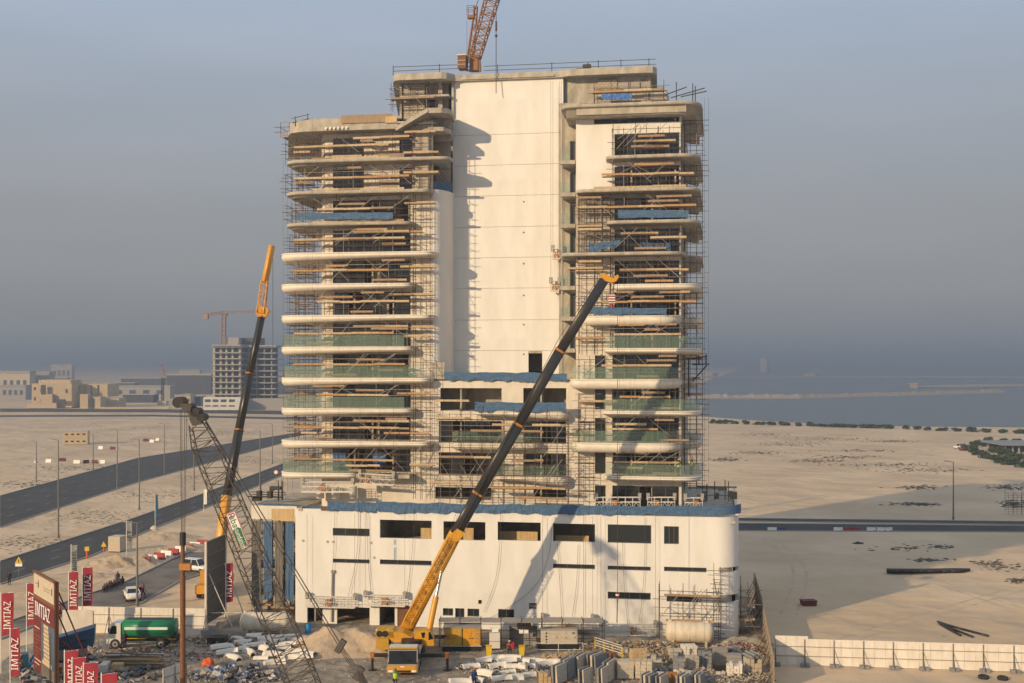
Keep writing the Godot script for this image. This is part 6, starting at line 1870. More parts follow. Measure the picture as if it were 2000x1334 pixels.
func billboard() -> void:
	var a := D(67, 1115, 112)
	var b := D(108, 1137, 106.2)
	var t := thing("billboard", "tall brown project billboard with a picture of a tower, on raking steel struts", "billboard", Vector3(a.x, 0, a.z))
	var l := Vector3(b.x - a.x, 0, b.z - a.z)
	var bs := look(l)                       # z runs along the board
	var out := Vector3(l.z, 0, -l.x).normalized()
	if out.dot(cam_pos - a) < 0: out = -out
	var w := l.length()
	var top := a.y
	var put := func(called: String, s0: float, s1: float, h0: float, h1: float, proud: float, m: Material) -> void:
		bx(called, l * ((s0 + s1) * 0.5) + Vector3(0, (h0 + h1) * 0.5, 0) + out * (0.06 + proud * 0.5), Vector3(proud, h1 - h0, w * (s1 - s0)), m, t, bs)
	bx("board", l * 0.5 + Vector3(0, top * 0.5 + 0.3, 0), Vector3(0.12, top - 0.6, w), mats.rust, t, bs)
	put.call("header_panel", 0.02, 0.97, top - 2.0, top - 0.15, 0.02, mats.stone_pale)
	put.call("title_panel", 0.0, 1.0, top - 4.05, top - 2.35, 0.015, mats.maroon)
	put.call("text_panel", 0.0, 0.36, 0.6, top - 4.1, 0.015, mats.maroon)
	put.call("picture_panel", 0.38, 1.0, 1.0, top - 4.1, 0.015, mats.far_glass)
	put.call("picture_foot", 0.38, 1.0, 0.6, 1.6, 0.022, mats.asphalt_dusty)
	for k in 9:
		put.call("picture_storey", 0.50 + 0.012 * (k % 2), 0.80 - 0.01 * k, 2.0 + k * 0.36, 2.28 + k * 0.36, 0.03, mats.beige)
	put.call("picture_podium", 0.44, 0.88, 1.62, 1.98, 0.03, mats.beige)
	for k in 11: put.call("text_line", 0.06, 0.2 + 0.1 * (k % 3), 0.8 + k * 0.36, 0.92 + k * 0.36, 0.022, mats.stone_pale if k in [1, 2, 10] else mats.rust)
	put.call("emblem", 0.22, 0.27, top - 1.25, top - 0.75, 0.03, mats.maroon)
	put.call("emblem", 0.235, 0.255, top - 0.72, top - 0.5, 0.03, mats.dark_steel)
	for k in 2: put.call("header_line", 0.48, 0.8, top - 1.0 - 0.22 * k, top - 0.95 - 0.22 * k, 0.025, mats.rust)
	put.call("header_line", 0.86, 0.9, top - 1.3, top - 0.7, 0.025, mats.dark_steel)
	put.call("header_line", 0.08, 0.19, top - 1.0, top - 0.94, 0.025, mats.maroon)
	var tb3 := Basis(l.normalized(), Vector3.UP, l.normalized().cross(Vector3.UP))
	if tb3.z.dot(out) < 0: tb3 = Basis(-l.normalized(), Vector3.UP, (-l.normalized()).cross(Vector3.UP))
	letters(t, "IMTIAZ", 1.0, mats.white_paint, Transform3D(tb3 * Basis.from_scale(Vector3(1.15, 1.2, 1)), l * 0.46 + Vector3(0, top - 3.2, 0) + out * 0.12), 0.04)
	bx("cap_rail", l * 0.5 + Vector3(0, top + 0.02, 0), Vector3(0.3, 0.12, w), mats.rust, t, bs)
	for s in [0.02, 0.98]: bx("post", l * s - out * 0.2 + Vector3(0, top * 0.5, 0), Vector3(0.22, top, 0.22), mats.rust, t, bs)
	for s in [0.35, 0.96]:
		tb("strut", l * s - out * 0.2 + Vector3(0, top * 0.94, 0), l * s - out * 3.6 + Vector3(0, 0.2, 0), 0.07, mats.maroon, t)
		tb("strut", l * s - out * 0.2 + Vector3(0, top * 0.5, 0), l * s - out * 3.0 + Vector3(0, 1.8, 0), 0.05, mats.maroon, t)
		tb("strut", l * s - out * 0.3 + Vector3(0, top * 0.83, 0), l * s - out * 1.1 + Vector3(0, top * 0.72, 0), 0.05, mats.maroon, t)

func site_heaps() -> void:
	mound("broad sand heap behind the crane's counterweight", 680, 1266, Vector3(6.5, 2.4, 4.6), 5, mats.sand_heap)
	mound("low sand heap by the open ground-floor doorways", 622, 1254, Vector3(4.2, 1.0, 2.6), 6, mats.sand_heap)
	mound("brown spoil heap among the stone slabs", 1196, 1306, Vector3(2.8, 1.9, 1.8), 7, mats.rust)
	mound("rubble bank along the podium foot towards the ivory tank", 1240, 1262, Vector3(6.0, 1.0, 2.0), 8, mats.site_dirt)
	mound("low spoil bank beyond the ivory tank", 1450, 1262, Vector3(3.4, 1.1, 2.4), 9, mats.site_dirt)
	var trash := [Color(0.36, 0.32, 0.27), Color(0.10, 0.10, 0.11), Color(0.05, 0.09, 0.16), Color(0.3, 0.26, 0.21), Color(0.42, 0.39, 0.35), Color(0.02, 0.02, 0.025), Color(0.15, 0.11, 0.08), Color(0.22, 0.19, 0.16), Color(0.24, 0.2, 0.15), Color(0.05, 0.05, 0.06), Color(0.18, 0.16, 0.14)]
	jumble("rubbish", "heap of mixed plastic and packing rubbish near the lattice crane's boom", "rubbish", G(460, 1322), Vector3(4.6, 0.7, 2.6), 1300, trash, 0.04, 0.34)
	jumble("rubble", "strewn rubble and timber scraps before the podium foot", "rubble", G(1255, 1272), Vector3(8.5, 1.0, 2.6), 1700, [Color(0.30, 0.24, 0.17), Color(0.42, 0.34, 0.24), Color(0.2, 0.16, 0.12), Color(0.34, 0.2, 0.1), Color(0.4, 0.35, 0.28)], 0.05, 0.3)
	jumble("rubble", "rubble and scrap piled between ivory tank and timber fence", "rubble", G(1440, 1275), Vector3(3.2, 1.1, 2.6), 900, [Color(0.30, 0.24, 0.17), Color(0.42, 0.34, 0.24), Color(0.16, 0.12, 0.1), Color(0.34, 0.12, 0.07), Color(0.4, 0.35, 0.28)], 0.05, 0.3)
	jumble("debris", "scattered chips and scraps over the yard's dirt", "debris", G(800, 1300), Vector3(34.0, 0.06, 9.0), 900, [Color(0.34, 0.28, 0.2), Color(0.5, 0.45, 0.38), Color(0.2, 0.16, 0.12), Color(0.12, 0.1, 0.09)], 0.05, 0.22, false)
	jumble("debris", "packing scraps and boards near the banners", "debris", G(170, 1320), Vector3(7.0, 0.35, 4.0), 260, trash, 0.08, 0.7, false)
	jumble("rubbish", "larger torn sheets and bags on top of the rubbish heap", "rubbish", G(462, 1320), Vector3(4.2, 0.95, 2.4), 70, [Color(0.5, 0.47, 0.43), Color(0.06, 0.12, 0.26), Color(0.08, 0.08, 0.09), Color(0.36, 0.3, 0.24)], 0.3, 0.9)
	jumble("timber_scraps", "loose boards and offcuts strewn between the slabs and the rubble bank", "timber", G(1210, 1290), Vector3(7.5, 0.5, 1.8), 420, [Color(0.34, 0.23, 0.12), Color(0.42, 0.31, 0.18), Color(0.22, 0.16, 0.1), Color(0.3, 0.28, 0.25)], 0.06, 0.8)
	jumble("packing", "dusty packing and broken blocks lying between the pallets", "packing", G(1370, 1322), Vector3(6.5, 0.4, 2.6), 1200, [Color(0.34, 0.28, 0.2), Color(0.46, 0.4, 0.32), Color(0.16, 0.13, 0.11), Color(0.26, 0.25, 0.24), Color(0.4, 0.36, 0.3)], 0.04, 0.26, false)
	jumble("packing", "dusty scraps between the cladding lengths before the canopy", "packing", G(990, 1310), Vector3(6.0, 0.25, 2.2), 380, [Color(0.34, 0.28, 0.2), Color(0.5, 0.45, 0.37), Color(0.16, 0.13, 0.11), Color(0.26, 0.25, 0.24)], 0.05, 0.35, false)
	jumble("packing", "dusty scraps round the white tank and crates", "packing", G(480, 1258), Vector3(8.0, 0.3, 2.4), 420, [Color(0.3, 0.22, 0.15), Color(0.42, 0.36, 0.28), Color(0.14, 0.11, 0.1), Color(0.22, 0.12, 0.08)], 0.06, 0.45, false)
	jumble("packing", "scraps strewn along the cream fence and tanker", "packing", G(270, 1280), Vector3(9.0, 0.18, 2.4), 340, [Color(0.3, 0.22, 0.15), Color(0.42, 0.36, 0.28), Color(0.14, 0.11, 0.1), Color(0.3, 0.1, 0.07)], 0.06, 0.4, false)
	# curved cladding lengths
	var shapes := []
	for k in 4: shapes.append(cladding_mesh(1.5 + 0.28 * k, 0.6 + 0.1 * (k % 2), 0.12 + 0.1 * k, k))
	var spots := [[418, 1252], [427, 1262, 0.3], [443, 1272], [462, 1278], [480, 1262], [474, 1250], [492, 1270], [500, 1258], [512, 1280], [522, 1266], [530, 1252], [540, 1276], [552, 1262], [563, 1254], [570, 1278], [584, 1266], [596, 1282], [606, 1276], [470, 1243], [450, 1256], [545, 1246], [520, 1246], [590, 1250], [622, 1250], [640, 1243], [500, 1240], [535, 1288], [560, 1240]]
	for i in spots.size():
		var g := G(spots[i][0], spots[i][1] + 8)
		var o := mesh("cladding_length", shapes[i % 4], mats.cladding, self, Transform3D(Basis.from_euler(Vector3(rng.randf_range(-0.25, 0.25), rng.randf_range(-0.9, 0.6), rng.randf_range(-0.08, 0.14))), g + Vector3(0, rng.randf_range(0.0, 0.35), 0)))
		tag(o, "curved cream cladding length in the loose heap below the lattice crane's boom", "cladding", "cladding heap under the lattice boom")
	var spots2 := [[917, 1302], [944, 1290], [962, 1284], [985, 1294], [1002, 1288], [1022, 1290], [1045, 1288], [1090, 1296], [968, 1302], [990, 1312], [1012, 1304], [1035, 1304], [952, 1318], [935, 1328], [900, 1332], [975, 1326], [1002, 1322], [1030, 1318], [1060, 1296]]
	for i in spots2.size():
		var g := G(spots2[i][0], spots2[i][1] + 4)
		var o := mesh("cladding_length", shapes[(i * 3 + 1) % 4], mats.cladding, self, Transform3D(Basis.from_euler(Vector3(rng.randf_range(-0.25, 0.25), rng.randf_range(-0.5, 0.9), rng.randf_range(-0.06, 0.12))), g + Vector3(0, rng.randf_range(0.0, 0.3), 0)))
		tag(o, "curved cream cladding length laid out before the canopy and yellow bins", "cladding", "cladding heap before the canopy")
	# stone slabs on edge
	for s in [[1098, 1336, 1.9, 2.2, 2], [1118, 1326, 2.0, 2.4, 3], [1140, 1318, 2.0, 2.6, 2], [1150, 1344, 1.9, 2.2, 2], [1172, 1316, 2.0, 2.6, 3], [1184, 1340, 1.8, 2.0, 2], [1196, 1330, 2.0, 2.6, 2], [1262, 1318, 1.2, 2.0, 2], [1275, 1342, 1.2, 2.0, 3], [1300, 1344, 1.2, 2.2, 2], [1345, 1346, 1.3, 2.2, 3], [1372, 1342, 1.3, 2.2, 3]]:
		slab_pack(s[0], s[1], s[2] * 0.88, s[3] * 0.8, s[4], "thin stone slabs stood on edge on bearers among the pallets" if s[0] > 1250 else "tall grey stone slabs stood on edge in the row beside the spoil heap")
	# pallets
	var kinds := [[1220, 1322, 1.3, 1.5, 1, 2, "stone_pale", "pallet of two big cream boxed panels"], [1222, 1340, 1.4, 1.0, 1, 1, "white_metal", "pallet with one low white crate"], [1246, 1300, 1.2, 1.5, 3, 5, "plywood", "tall pallet of buff blocks beside the rubble"], [1258, 1322, 1.3, 1.5, 3, 5, "stone_pale", "pallet of pale stacked blocks behind thin slabs"], [1282, 1306, 0.9, 1.2, 2, 4, "block", "narrow pallet of tan blocks"], [1318, 1286, 1.0, 0.9, 3, 3, "stone_pale", "low pallet of pale blocks below the ivory tank"], [1345, 1284, 1.2, 1.2, 4, 4, "fence_white", "pallet topped with bagged white goods"], [1325, 1312, 0.9, 1.3, 2, 4, "stone_grey", "pallet of grey crates beside the red drum heap"], [1352, 1306, 0.9, 1.2, 2, 4, "block", "pallet of tan blocks in the middle of the stacks"], [1376, 1300, 1.1, 1.3, 4, 4, "stone_grey", "pallet of dark-gapped grey blocks, second row"], [1406, 1292, 1.1, 1.3, 1, 3, "sheet_grey", "pallet of banded grey sheets near the scaffold tower"], [1408, 1312, 1.1, 1.1, 1, 3, "dark_steel", "pallet of banded dark sheets before the grey ones"], [1434, 1296, 1.2, 1.2, 1, 4, "sheet_grey", "pallet of banded grey sheets by the timber fence"], [1434, 1318, 1.2, 1.1, 5, 5, "fence_white", "pallet of small white-ended packs by the timber fence"], [1470, 1312, 1.2, 1.3, 4, 3, "stone_pale", "pallet of pale bagged goods against the timber fence"], [1064, 1334, 0.9, 0.9, 3, 3, "plywood", "wrapped pallet of straw-coloured goods at the slabs' end"], [1038, 1308, 1.0, 0.6, 5, 1, "stone_grey", "small crate of grey rods among the cladding lengths"], [1312, 1332, 0.9, 0.8, 2, 2, "rust_orange", "pallet of orange-red plastic boxes"], [425, 1256, 1.6, 0.7, 5, 2, "dark_steel", "low crate of dark cylinders by the cladding heap"], [410, 1240, 1.4, 1.3, 2, 2, "sheet_grey", "grey wire cages stacked behind the cladding heap"], [230, 1308, 0.9, 0.6, 1, 1, "plywood", "single small plywood box on the yard dirt"], [110, 1316, 1.6, 0.8, 1, 3, "timber0", "bundle of orange formwork boards behind the billboard"], [190, 1310, 1.8, 0.7, 3, 2, "cladding", "bundle of cream mouldings beside the timber stack"]]
	for k in kinds:
		pallet(k[7], k[0], k[1] + 3, Vector3(k[2] * 1.15, k[3], k[2]), k[4], k[5], k[6], YAW + rng.randf_range(-0.2, 0.2))
	for k in 16:
		var px := 1230.0 + (k % 8) * 30.0 + rng.randf_range(-8, 8)
		var py := 1292.0 + (k / 8) * 34.0 + rng.randf_range(-6, 6)
		var m: String = ["block", "stone_pale", "sheet_grey", "plywood", "stone_grey", "tank"][rng.randi() % 6]
		pallet("mixed small pallet load wedged between the larger stacks", px, py, Vector3(rng.randf_range(0.6, 1.0), rng.randf_range(0.4, 1.1), rng.randf_range(0.6, 0.9)), 1 + rng.randi() % 3, 2 + rng.randi() % 3, m, YAW + rng.randf_range(-0.5, 0.5), "small loads between the stacks")
	# ducts bundled on top of the fence-side pallet
	var dt := thing("pipe_bundle", "bundle of blue-grey ducts lying on the bagged goods by the timber fence", "pipes", G(1470, 1315) + Vector3(0, 1.5, 0), 0.5)
	for i in 5: tb("pipe", Vector3(0.24 * i - 0.5, 0.15 + 0.2 * (i % 2), -0.8), Vector3(0.24 * i - 0.5, 0.15 + 0.2 * (i % 2), 0.9), 0.12, mats.stone_grey, dt, true)
	# timber stack with a leaning ladder
	var ts := thing("timber_stack", "long untidy stack of scaffold boards and poles before the green tanker", "timber", G(262, 1304), YAW)
	for i in 34:
		var y := 0.2 + 0.09 * (i / 4)
		var z := rng.randf_range(-0.8, 0.8)
		bx("board", Vector3(rng.randf_range(-0.6, 0.6), y, z), Vector3(rng.randf_range(3.4, 5.8), 0.06, 0.22), mats["timber%d" % (rng.randi() % 4)], ts, Basis(Vector3.UP, rng.randf_range(-0.09, 0.09)) * Basis(Vector3.BACK, rng.randf_range(-0.03, 0.03)))
	for i in 8: tb("pole", Vector3(-2.8 + rng.randf() * 0.5, 0.9 + 0.05 * i, rng.randf_range(-0.7, 0.7)), Vector3(2.4 + rng.randf() * 0.6, 0.95 + 0.05 * i, rng.randf_range(-0.7, 0.7)), 0.04, mats.white_metal if i % 2 == 0 else mats.rust_tube, ts)
	for x in [-1.6, 1.6]: bx("bearer", Vector3(x, 0.08, 0), Vector3(0.15, 0.16, 1.8), mats.timber2, ts)
	var lt := thing("ladder_frame", "white tubular ladder frame standing against the timber stack", "ladder", G(202, 1298), YAW + 0.2)
	for x in [-0.45, 0.45]: tb("stile", Vector3(x, 0, 0), Vector3(x, 2.3, -0.25), 0.04, mats.white_metal, lt)
	for y in [0.5, 1.0, 1.5, 2.0]: tb("rung", Vector3(-0.45, y, -y * 0.11), Vector3(0.45, y, -y * 0.11), 0.03, mats.white_metal, lt)
	var bp := thing("pump_unit", "blue pump unit with yellow wheels in the yard corner by the banners", "pump", G(52, 1306), YAW + 0.4)
	bx("frame", Vector3(0, 0.35, 0), Vector3(2.2, 0.2, 1.2), mats.blue_paint, bp)
	bx("engine_box", Vector3(-0.4, 0.95, 0), Vector3(1.1, 1.0, 1.0), mats.blue_paint, bp)
	tb("pipe", Vector3(0.3, 0.6, 0), Vector3(1.0, 1.9, 0), 0.1, mats.sky_blue, bp)
	for x in [-0.8, 0.8]:
		for z in [-0.65, 0.65]: tb("wheel", Vector3(x, 0.3, z - 0.08), Vector3(x, 0.3, z + 0.08), 0.3, mats.bin_yellow, bp, true)
	var ob := thing("orange_tarp_bundle", "bright orange bundle lying by the rubbish heap", "bundle", G(407, 1302), 0.0)
	mesh("bundle", blob(12, Vector3(0.55, 0.75, 0.5), 0.3, 8), mats.orange, ob)
	tb("tie", Vector3(-0.5, 0.35, 0), Vector3(0.5, 0.35, 0), 0.03, mats.rope, ob)
	# banners
	var reds := [[2, 27, 1159, 1241, 112, "red banner furthest out by the street, beside the taller lower one"], [20, 39, 1228, 1322, 105, "dark red banner in the yard corner nearest the parked machinery"], [52, 73, 1140, 1222, 116, "dark red banner half hidden behind the tall billboard"], [134, 153, 1118, 1195, 124, "red banner before the white pole flag, beyond the billboard"], [161, 181, 1109, 1184, 125, "dark red banner next to the end of the cream fence"], [126, 153, 1272, 1350, 92, "first of the three overlapping red banners at the yard's near edge"], [141, 168, 1286, 1360, 90, "middle one of three overlapping red banners"], [163, 192, 1296, 1372, 88, "last of three overlapping red banners, lowest lettering"], [198, 229, 1317, 1400, 86, "bare red banner top beside the three overlapping ones"], [441, 455, 1101, 1177, 133, "narrow red banner between the grey hoarding and the hung cloths"]]
	for i in reds.size():
		var r: Array = reds[i]
		banner(r[5], r[0], r[1], r[2], r[3], r[4], "IMTIAZ" if i != 8 else "", mats.banner_red, mats.white_paint, "red banners round the yard", 0.6)

func site_people() -> void:
	var y := W(1328, 931, VB).y
	person("worker in yellow vest leaning at the glass rail of the lowest shore-side balcony", "reach", Vector3(U(1325, 3.4), y, -3.4), 2.6, Color(0.05, 0.06, 0.12), Color(0.03, 0.04, 0.09), true, Color(0.75, 0.75, 0.7))
	person("worker in yellow vest and orange helmet beside the balcony's rounded end", "stand", Vector3(U(1350, 4.6), y, -5.0), 1.2, Color(0.05, 0.06, 0.12), Color(0.03, 0.04, 0.09), true, Color(0.8, 0.3, 0.02))
	person("worker in green vest before the yellow crane's bumper", "stand", G(772, 1345), 0.3, Color(0.10, 0.2, 0.1), Color(0.05, 0.05, 0.06), true, Color(0.1, 0.45, 0.5))
	person("worker in blue standing among the cladding lengths with orange helmet", "stand", G(926, 1345), 0.6, Color(0.03, 0.05, 0.16), Color(0.02, 0.03, 0.1), false, Color(0.8, 0.32, 0.02))
	person("worker in red top crouched before the dark shelter", "crouch", G(995, 1276), 0.2, Color(0.35, 0.05, 0.05), Color(0.06, 0.06, 0.07), false, Color(0.7, 0.68, 0.62))
	person("worker in purple-grey clothes standing by the tanker's cab door", "stand", G(233, 1266), 2.8, Color(0.05, 0.035, 0.06), Color(0.035, 0.03, 0.045), false)
	person("worker in dark overalls standing behind the tanker's cab", "stand", G(243, 1268), 3.6, Color(0.04, 0.035, 0.05), Color(0.03, 0.028, 0.04), false, Color(0.05, 0.05, 0.06))
	person("worker in yellow vest beside the dark red banner in the yard corner", "stand", G(40, 1316), 2.0, Color(0.06, 0.05, 0.04), Color(0.03, 0.03, 0.07), true, Color(0.7, 0.5, 0.05))
	person("person in pink and purple clothes walking at the white saloon's open door", "walk", G(279, 1168), 1.9, Color(0.25, 0.03, 0.07), Color(0.08, 0.03, 0.08))
	person("dark-clad person waiting by the yellow triangle sign's roadside", "stand", G(18, 1142), 0.8, Color(0.04, 0.03, 0.05), Color(0.03, 0.03, 0.05))
	var seats := [[203, 1156], [208, 1154], [213, 1151], [217, 1150], [222, 1148], [227, 1146], [233, 1143], [240, 1141]]
	for i in seats.size():
		person("worker in dark clothes sitting in the row along the access road's kerb", "sit", G(seats[i][0], seats[i][1]), 0.5 + rng.randf_range(-0.5, 0.5), [Color(0.03, 0.035, 0.07), Color(0.05, 0.04, 0.05), Color(0.03, 0.05, 0.1)][i % 3], Color(0.025, 0.028, 0.05), false, Color(0, 0, 0, 0), "workers resting at the kerb")
	person("worker with a dark blue shirt standing behind the row seated at the kerb", "stand", G(230, 1143), 0.3, Color(0.03, 0.04, 0.09), Color(0.025, 0.028, 0.05))

# ================================================================ street side
func lamp_post(label: String, px: float, base: float, top: float, arms := 1, group := "street lamps along the dual road") -> void:
	var g := G(px, base)
	var d := (g - cam_pos).dot(fwd)
	var h := (base - top) / F * d
	var t := thing("street_lamp", label, "street lamp", g, YAW, group)
	var st := mb()
	atube(st, Vector3.ZERO, Vector3(0, h, 0), 0.16, 8, 0.07)
	mesh("pole", fin(st), mats.lamp_steel, t)
	tb("base_plate", Vector3.ZERO, Vector3(0, 0.5, 0), 0.22, mats.lamp_steel, t)
	for k in arms:
		var s := -1.0 if k == 0 else 1.0
		tb("arm", Vector3(0, h - 0.05, 0), Vector3(1.0 * s, h + 0.12, 0), 0.05, mats.lamp_steel, t)
		bx("lantern", Vector3(1.3 * s, h + 0.13, 0), Vector3(0.7, 0.12, 0.3), mats.sheet_grey, t)

func barrier_mesh() -> ArrayMesh:
	var st := mb()
	aface(st, PackedVector2Array([Vector2(-0.28, 0), Vector2(0.28, 0), Vector2(0.24, 0.22), Vector2(0.11, 0.42), Vector2(0.08, 0.95), Vector2(-0.08, 0.95), Vector2(-0.11, 0.42), Vector2(-0.24, 0.22)]), Transform3D(Basis.IDENTITY, Vector3(0, 0, -0.95)), 1.9)
	return fin(st)

func car(label: String, at: Vector3, turn: float, suv: bool, m: Material, group := "") -> void:
	# nose towards local -x ... tail towards +x; lofted from cross sections
	var t := thing("parked_car", label, "car", at, turn, group)
	var hr := 1.72 if suv else 1.46
	var secs := [[-2.2, 0.62, 0.45, 0.62], [-2.05, 0.80, 0.30, 0.74], [-1.2, 0.86, 0.25, 0.90], [-0.75, 0.87, 0.24, 0.95], [0.0, 0.87, 0.24, 0.98], [1.0, 0.87, 0.24, 1.0], [1.7, 0.86, 0.26, 1.02], [2.1, 0.80, 0.32, 0.98], [2.25, 0.68, 0.42, 0.88]]
	var st := mb(true)
	for i in secs.size() - 1:
		var r := []
		for j in 2:
			var s: Array = secs[i + j]
			var q := []
			for k in 12:
				var a := TAU * k / 12.0
				q.append(Vector3(s[0], lerpf(s[2], s[3], 0.5) + signf(sin(a)) * pow(absf(sin(a)), 0.4) * (s[3] - s[2]) * 0.5, signf(cos(a)) * pow(absf(cos(a)), 0.4) * s[1]))
			r.append(q)
		for k in 12: quad(st, r[0][k], r[0][(k + 1) % 12], r[1][(k + 1) % 12], r[1][k])
		if i == 0:
			for k in 12: tri(st, Vector3(secs[0][0], 0.53, 0), r[0][(k + 1) % 12], r[0][k])
		if i == secs.size() - 2:
			for k in 12: tri(st, Vector3(secs[i + 1][0], 0.65, 0), r[1][k], r[1][(k + 1) % 12])
	mesh("body", fin(st), m, t)
	var x := [-0.95, -0.3, 1.0, 1.72] if not suv else [-1.0, -0.45, 1.75, 2.12]
	var cab := func(ins: float, up0: float, up1: float) -> ArrayMesh:
		var s2 := mb()
		var lo := [Vector3(x[0] + ins, up0, 0.78), Vector3(x[3] - ins, up0, 0.78)]
		var hi := [Vector3(x[1] + ins * 0.3, up1, 0.6), Vector3(x[2] - ins * 0.3, up1, 0.6)]
		var f := Vector3(1, 1, -1)
		quad(s2, hi[0], hi[1], lo[1], lo[0]); quad(s2, hi[1] * f, hi[0] * f, lo[0] * f, lo[1] * f)
		quad(s2, hi[0] * f, hi[0], lo[0], lo[0] * f); quad(s2, hi[1], hi[1] * f, lo[1] * f, lo[1])
		quad(s2, hi[0] * f, hi[1] * f, hi[1], hi[0])
		return fin(s2)
	mesh("windows", cab.call(0.0, 0.93, hr - 0.04), mats.car_glass, t)
	bx("roof", Vector3((x[1] + x[2]) * 0.5, hr - 0.02, 0), Vector3(x[2] - x[1] + 0.1, 0.06, 1.26), m, t)
	for s in [-1, 1]:
		for p in [[x[0], x[1]], [x[3], x[2]]]:
			tb("pillar", Vector3(p[0], 0.93, 0.78 * s), Vector3(p[1], hr - 0.03, 0.61 * s), 0.045, m, t)
		tb("pillar", Vector3(0.35, 0.93, 0.79 * s), Vector3(0.38, hr - 0.03, 0.61 * s), 0.04, m, t)
		bx("tail_light", Vector3(2.18, 0.82, 0.6 * s), Vector3(0.1, 0.14, 0.24), mats.tail_light, t)
		bx("headlight", Vector3(-2.06, 0.66, 0.55 * s), Vector3(0.14, 0.12, 0.3), mats.white_paint, t)
		bx("mirror", Vector3(-0.6, 0.98, 0.93 * s), Vector3(0.12, 0.12, 0.16), m, t)
		for w in [-1.35, 1.35]: wheel(t, Vector3(w, 0.32, 0.76 * s), Vector3(0, 0, 1), 0.32, 0.2)
	bx("number_plate", Vector3(2.27, 0.62, 0), Vector3(0.02, 0.11, 0.5), mats.white_paint, t)

func scrub(label: String, patches: Array, n: int, smin: float, smax: float) -> void:
	# dry clumps nobody could count; patches are [px, py, half width px, half height px]
	var mm := MultiMesh.new()
	mm.transform_format = MultiMesh.TRANSFORM_3D
	mm.mesh = blob(31, Vector3(0.5, 0.42, 0.5), 0.5, 5)
	mm.instance_count = n * patches.size()
	var k := 0
	for p in patches:
		for i in n:
			var g := G(p[0] + rng.randfn(0, 0.55) * p[2], clampf(p[1] + rng.randfn(0, 0.6) * p[3], 822, 1330))
			var s := rng.randf_range(smin, smax)
			mm.set_instance_transform(k, Transform3D(Basis(Vector3.UP, rng.randf() * TAU) * Basis.from_scale(Vector3(s * rng.randf_range(0.8, 1.8), s * 0.55, s)), g - Vector3(0, 0.04, 0)))
			k += 1
	var o := MultiMeshInstance3D.new()
	o.multimesh = mm; o.material_override = mats.scrub
	o.name = numbered("scrub"); add_child(o)
	tag(o, label, "scrub", "", "stuff")

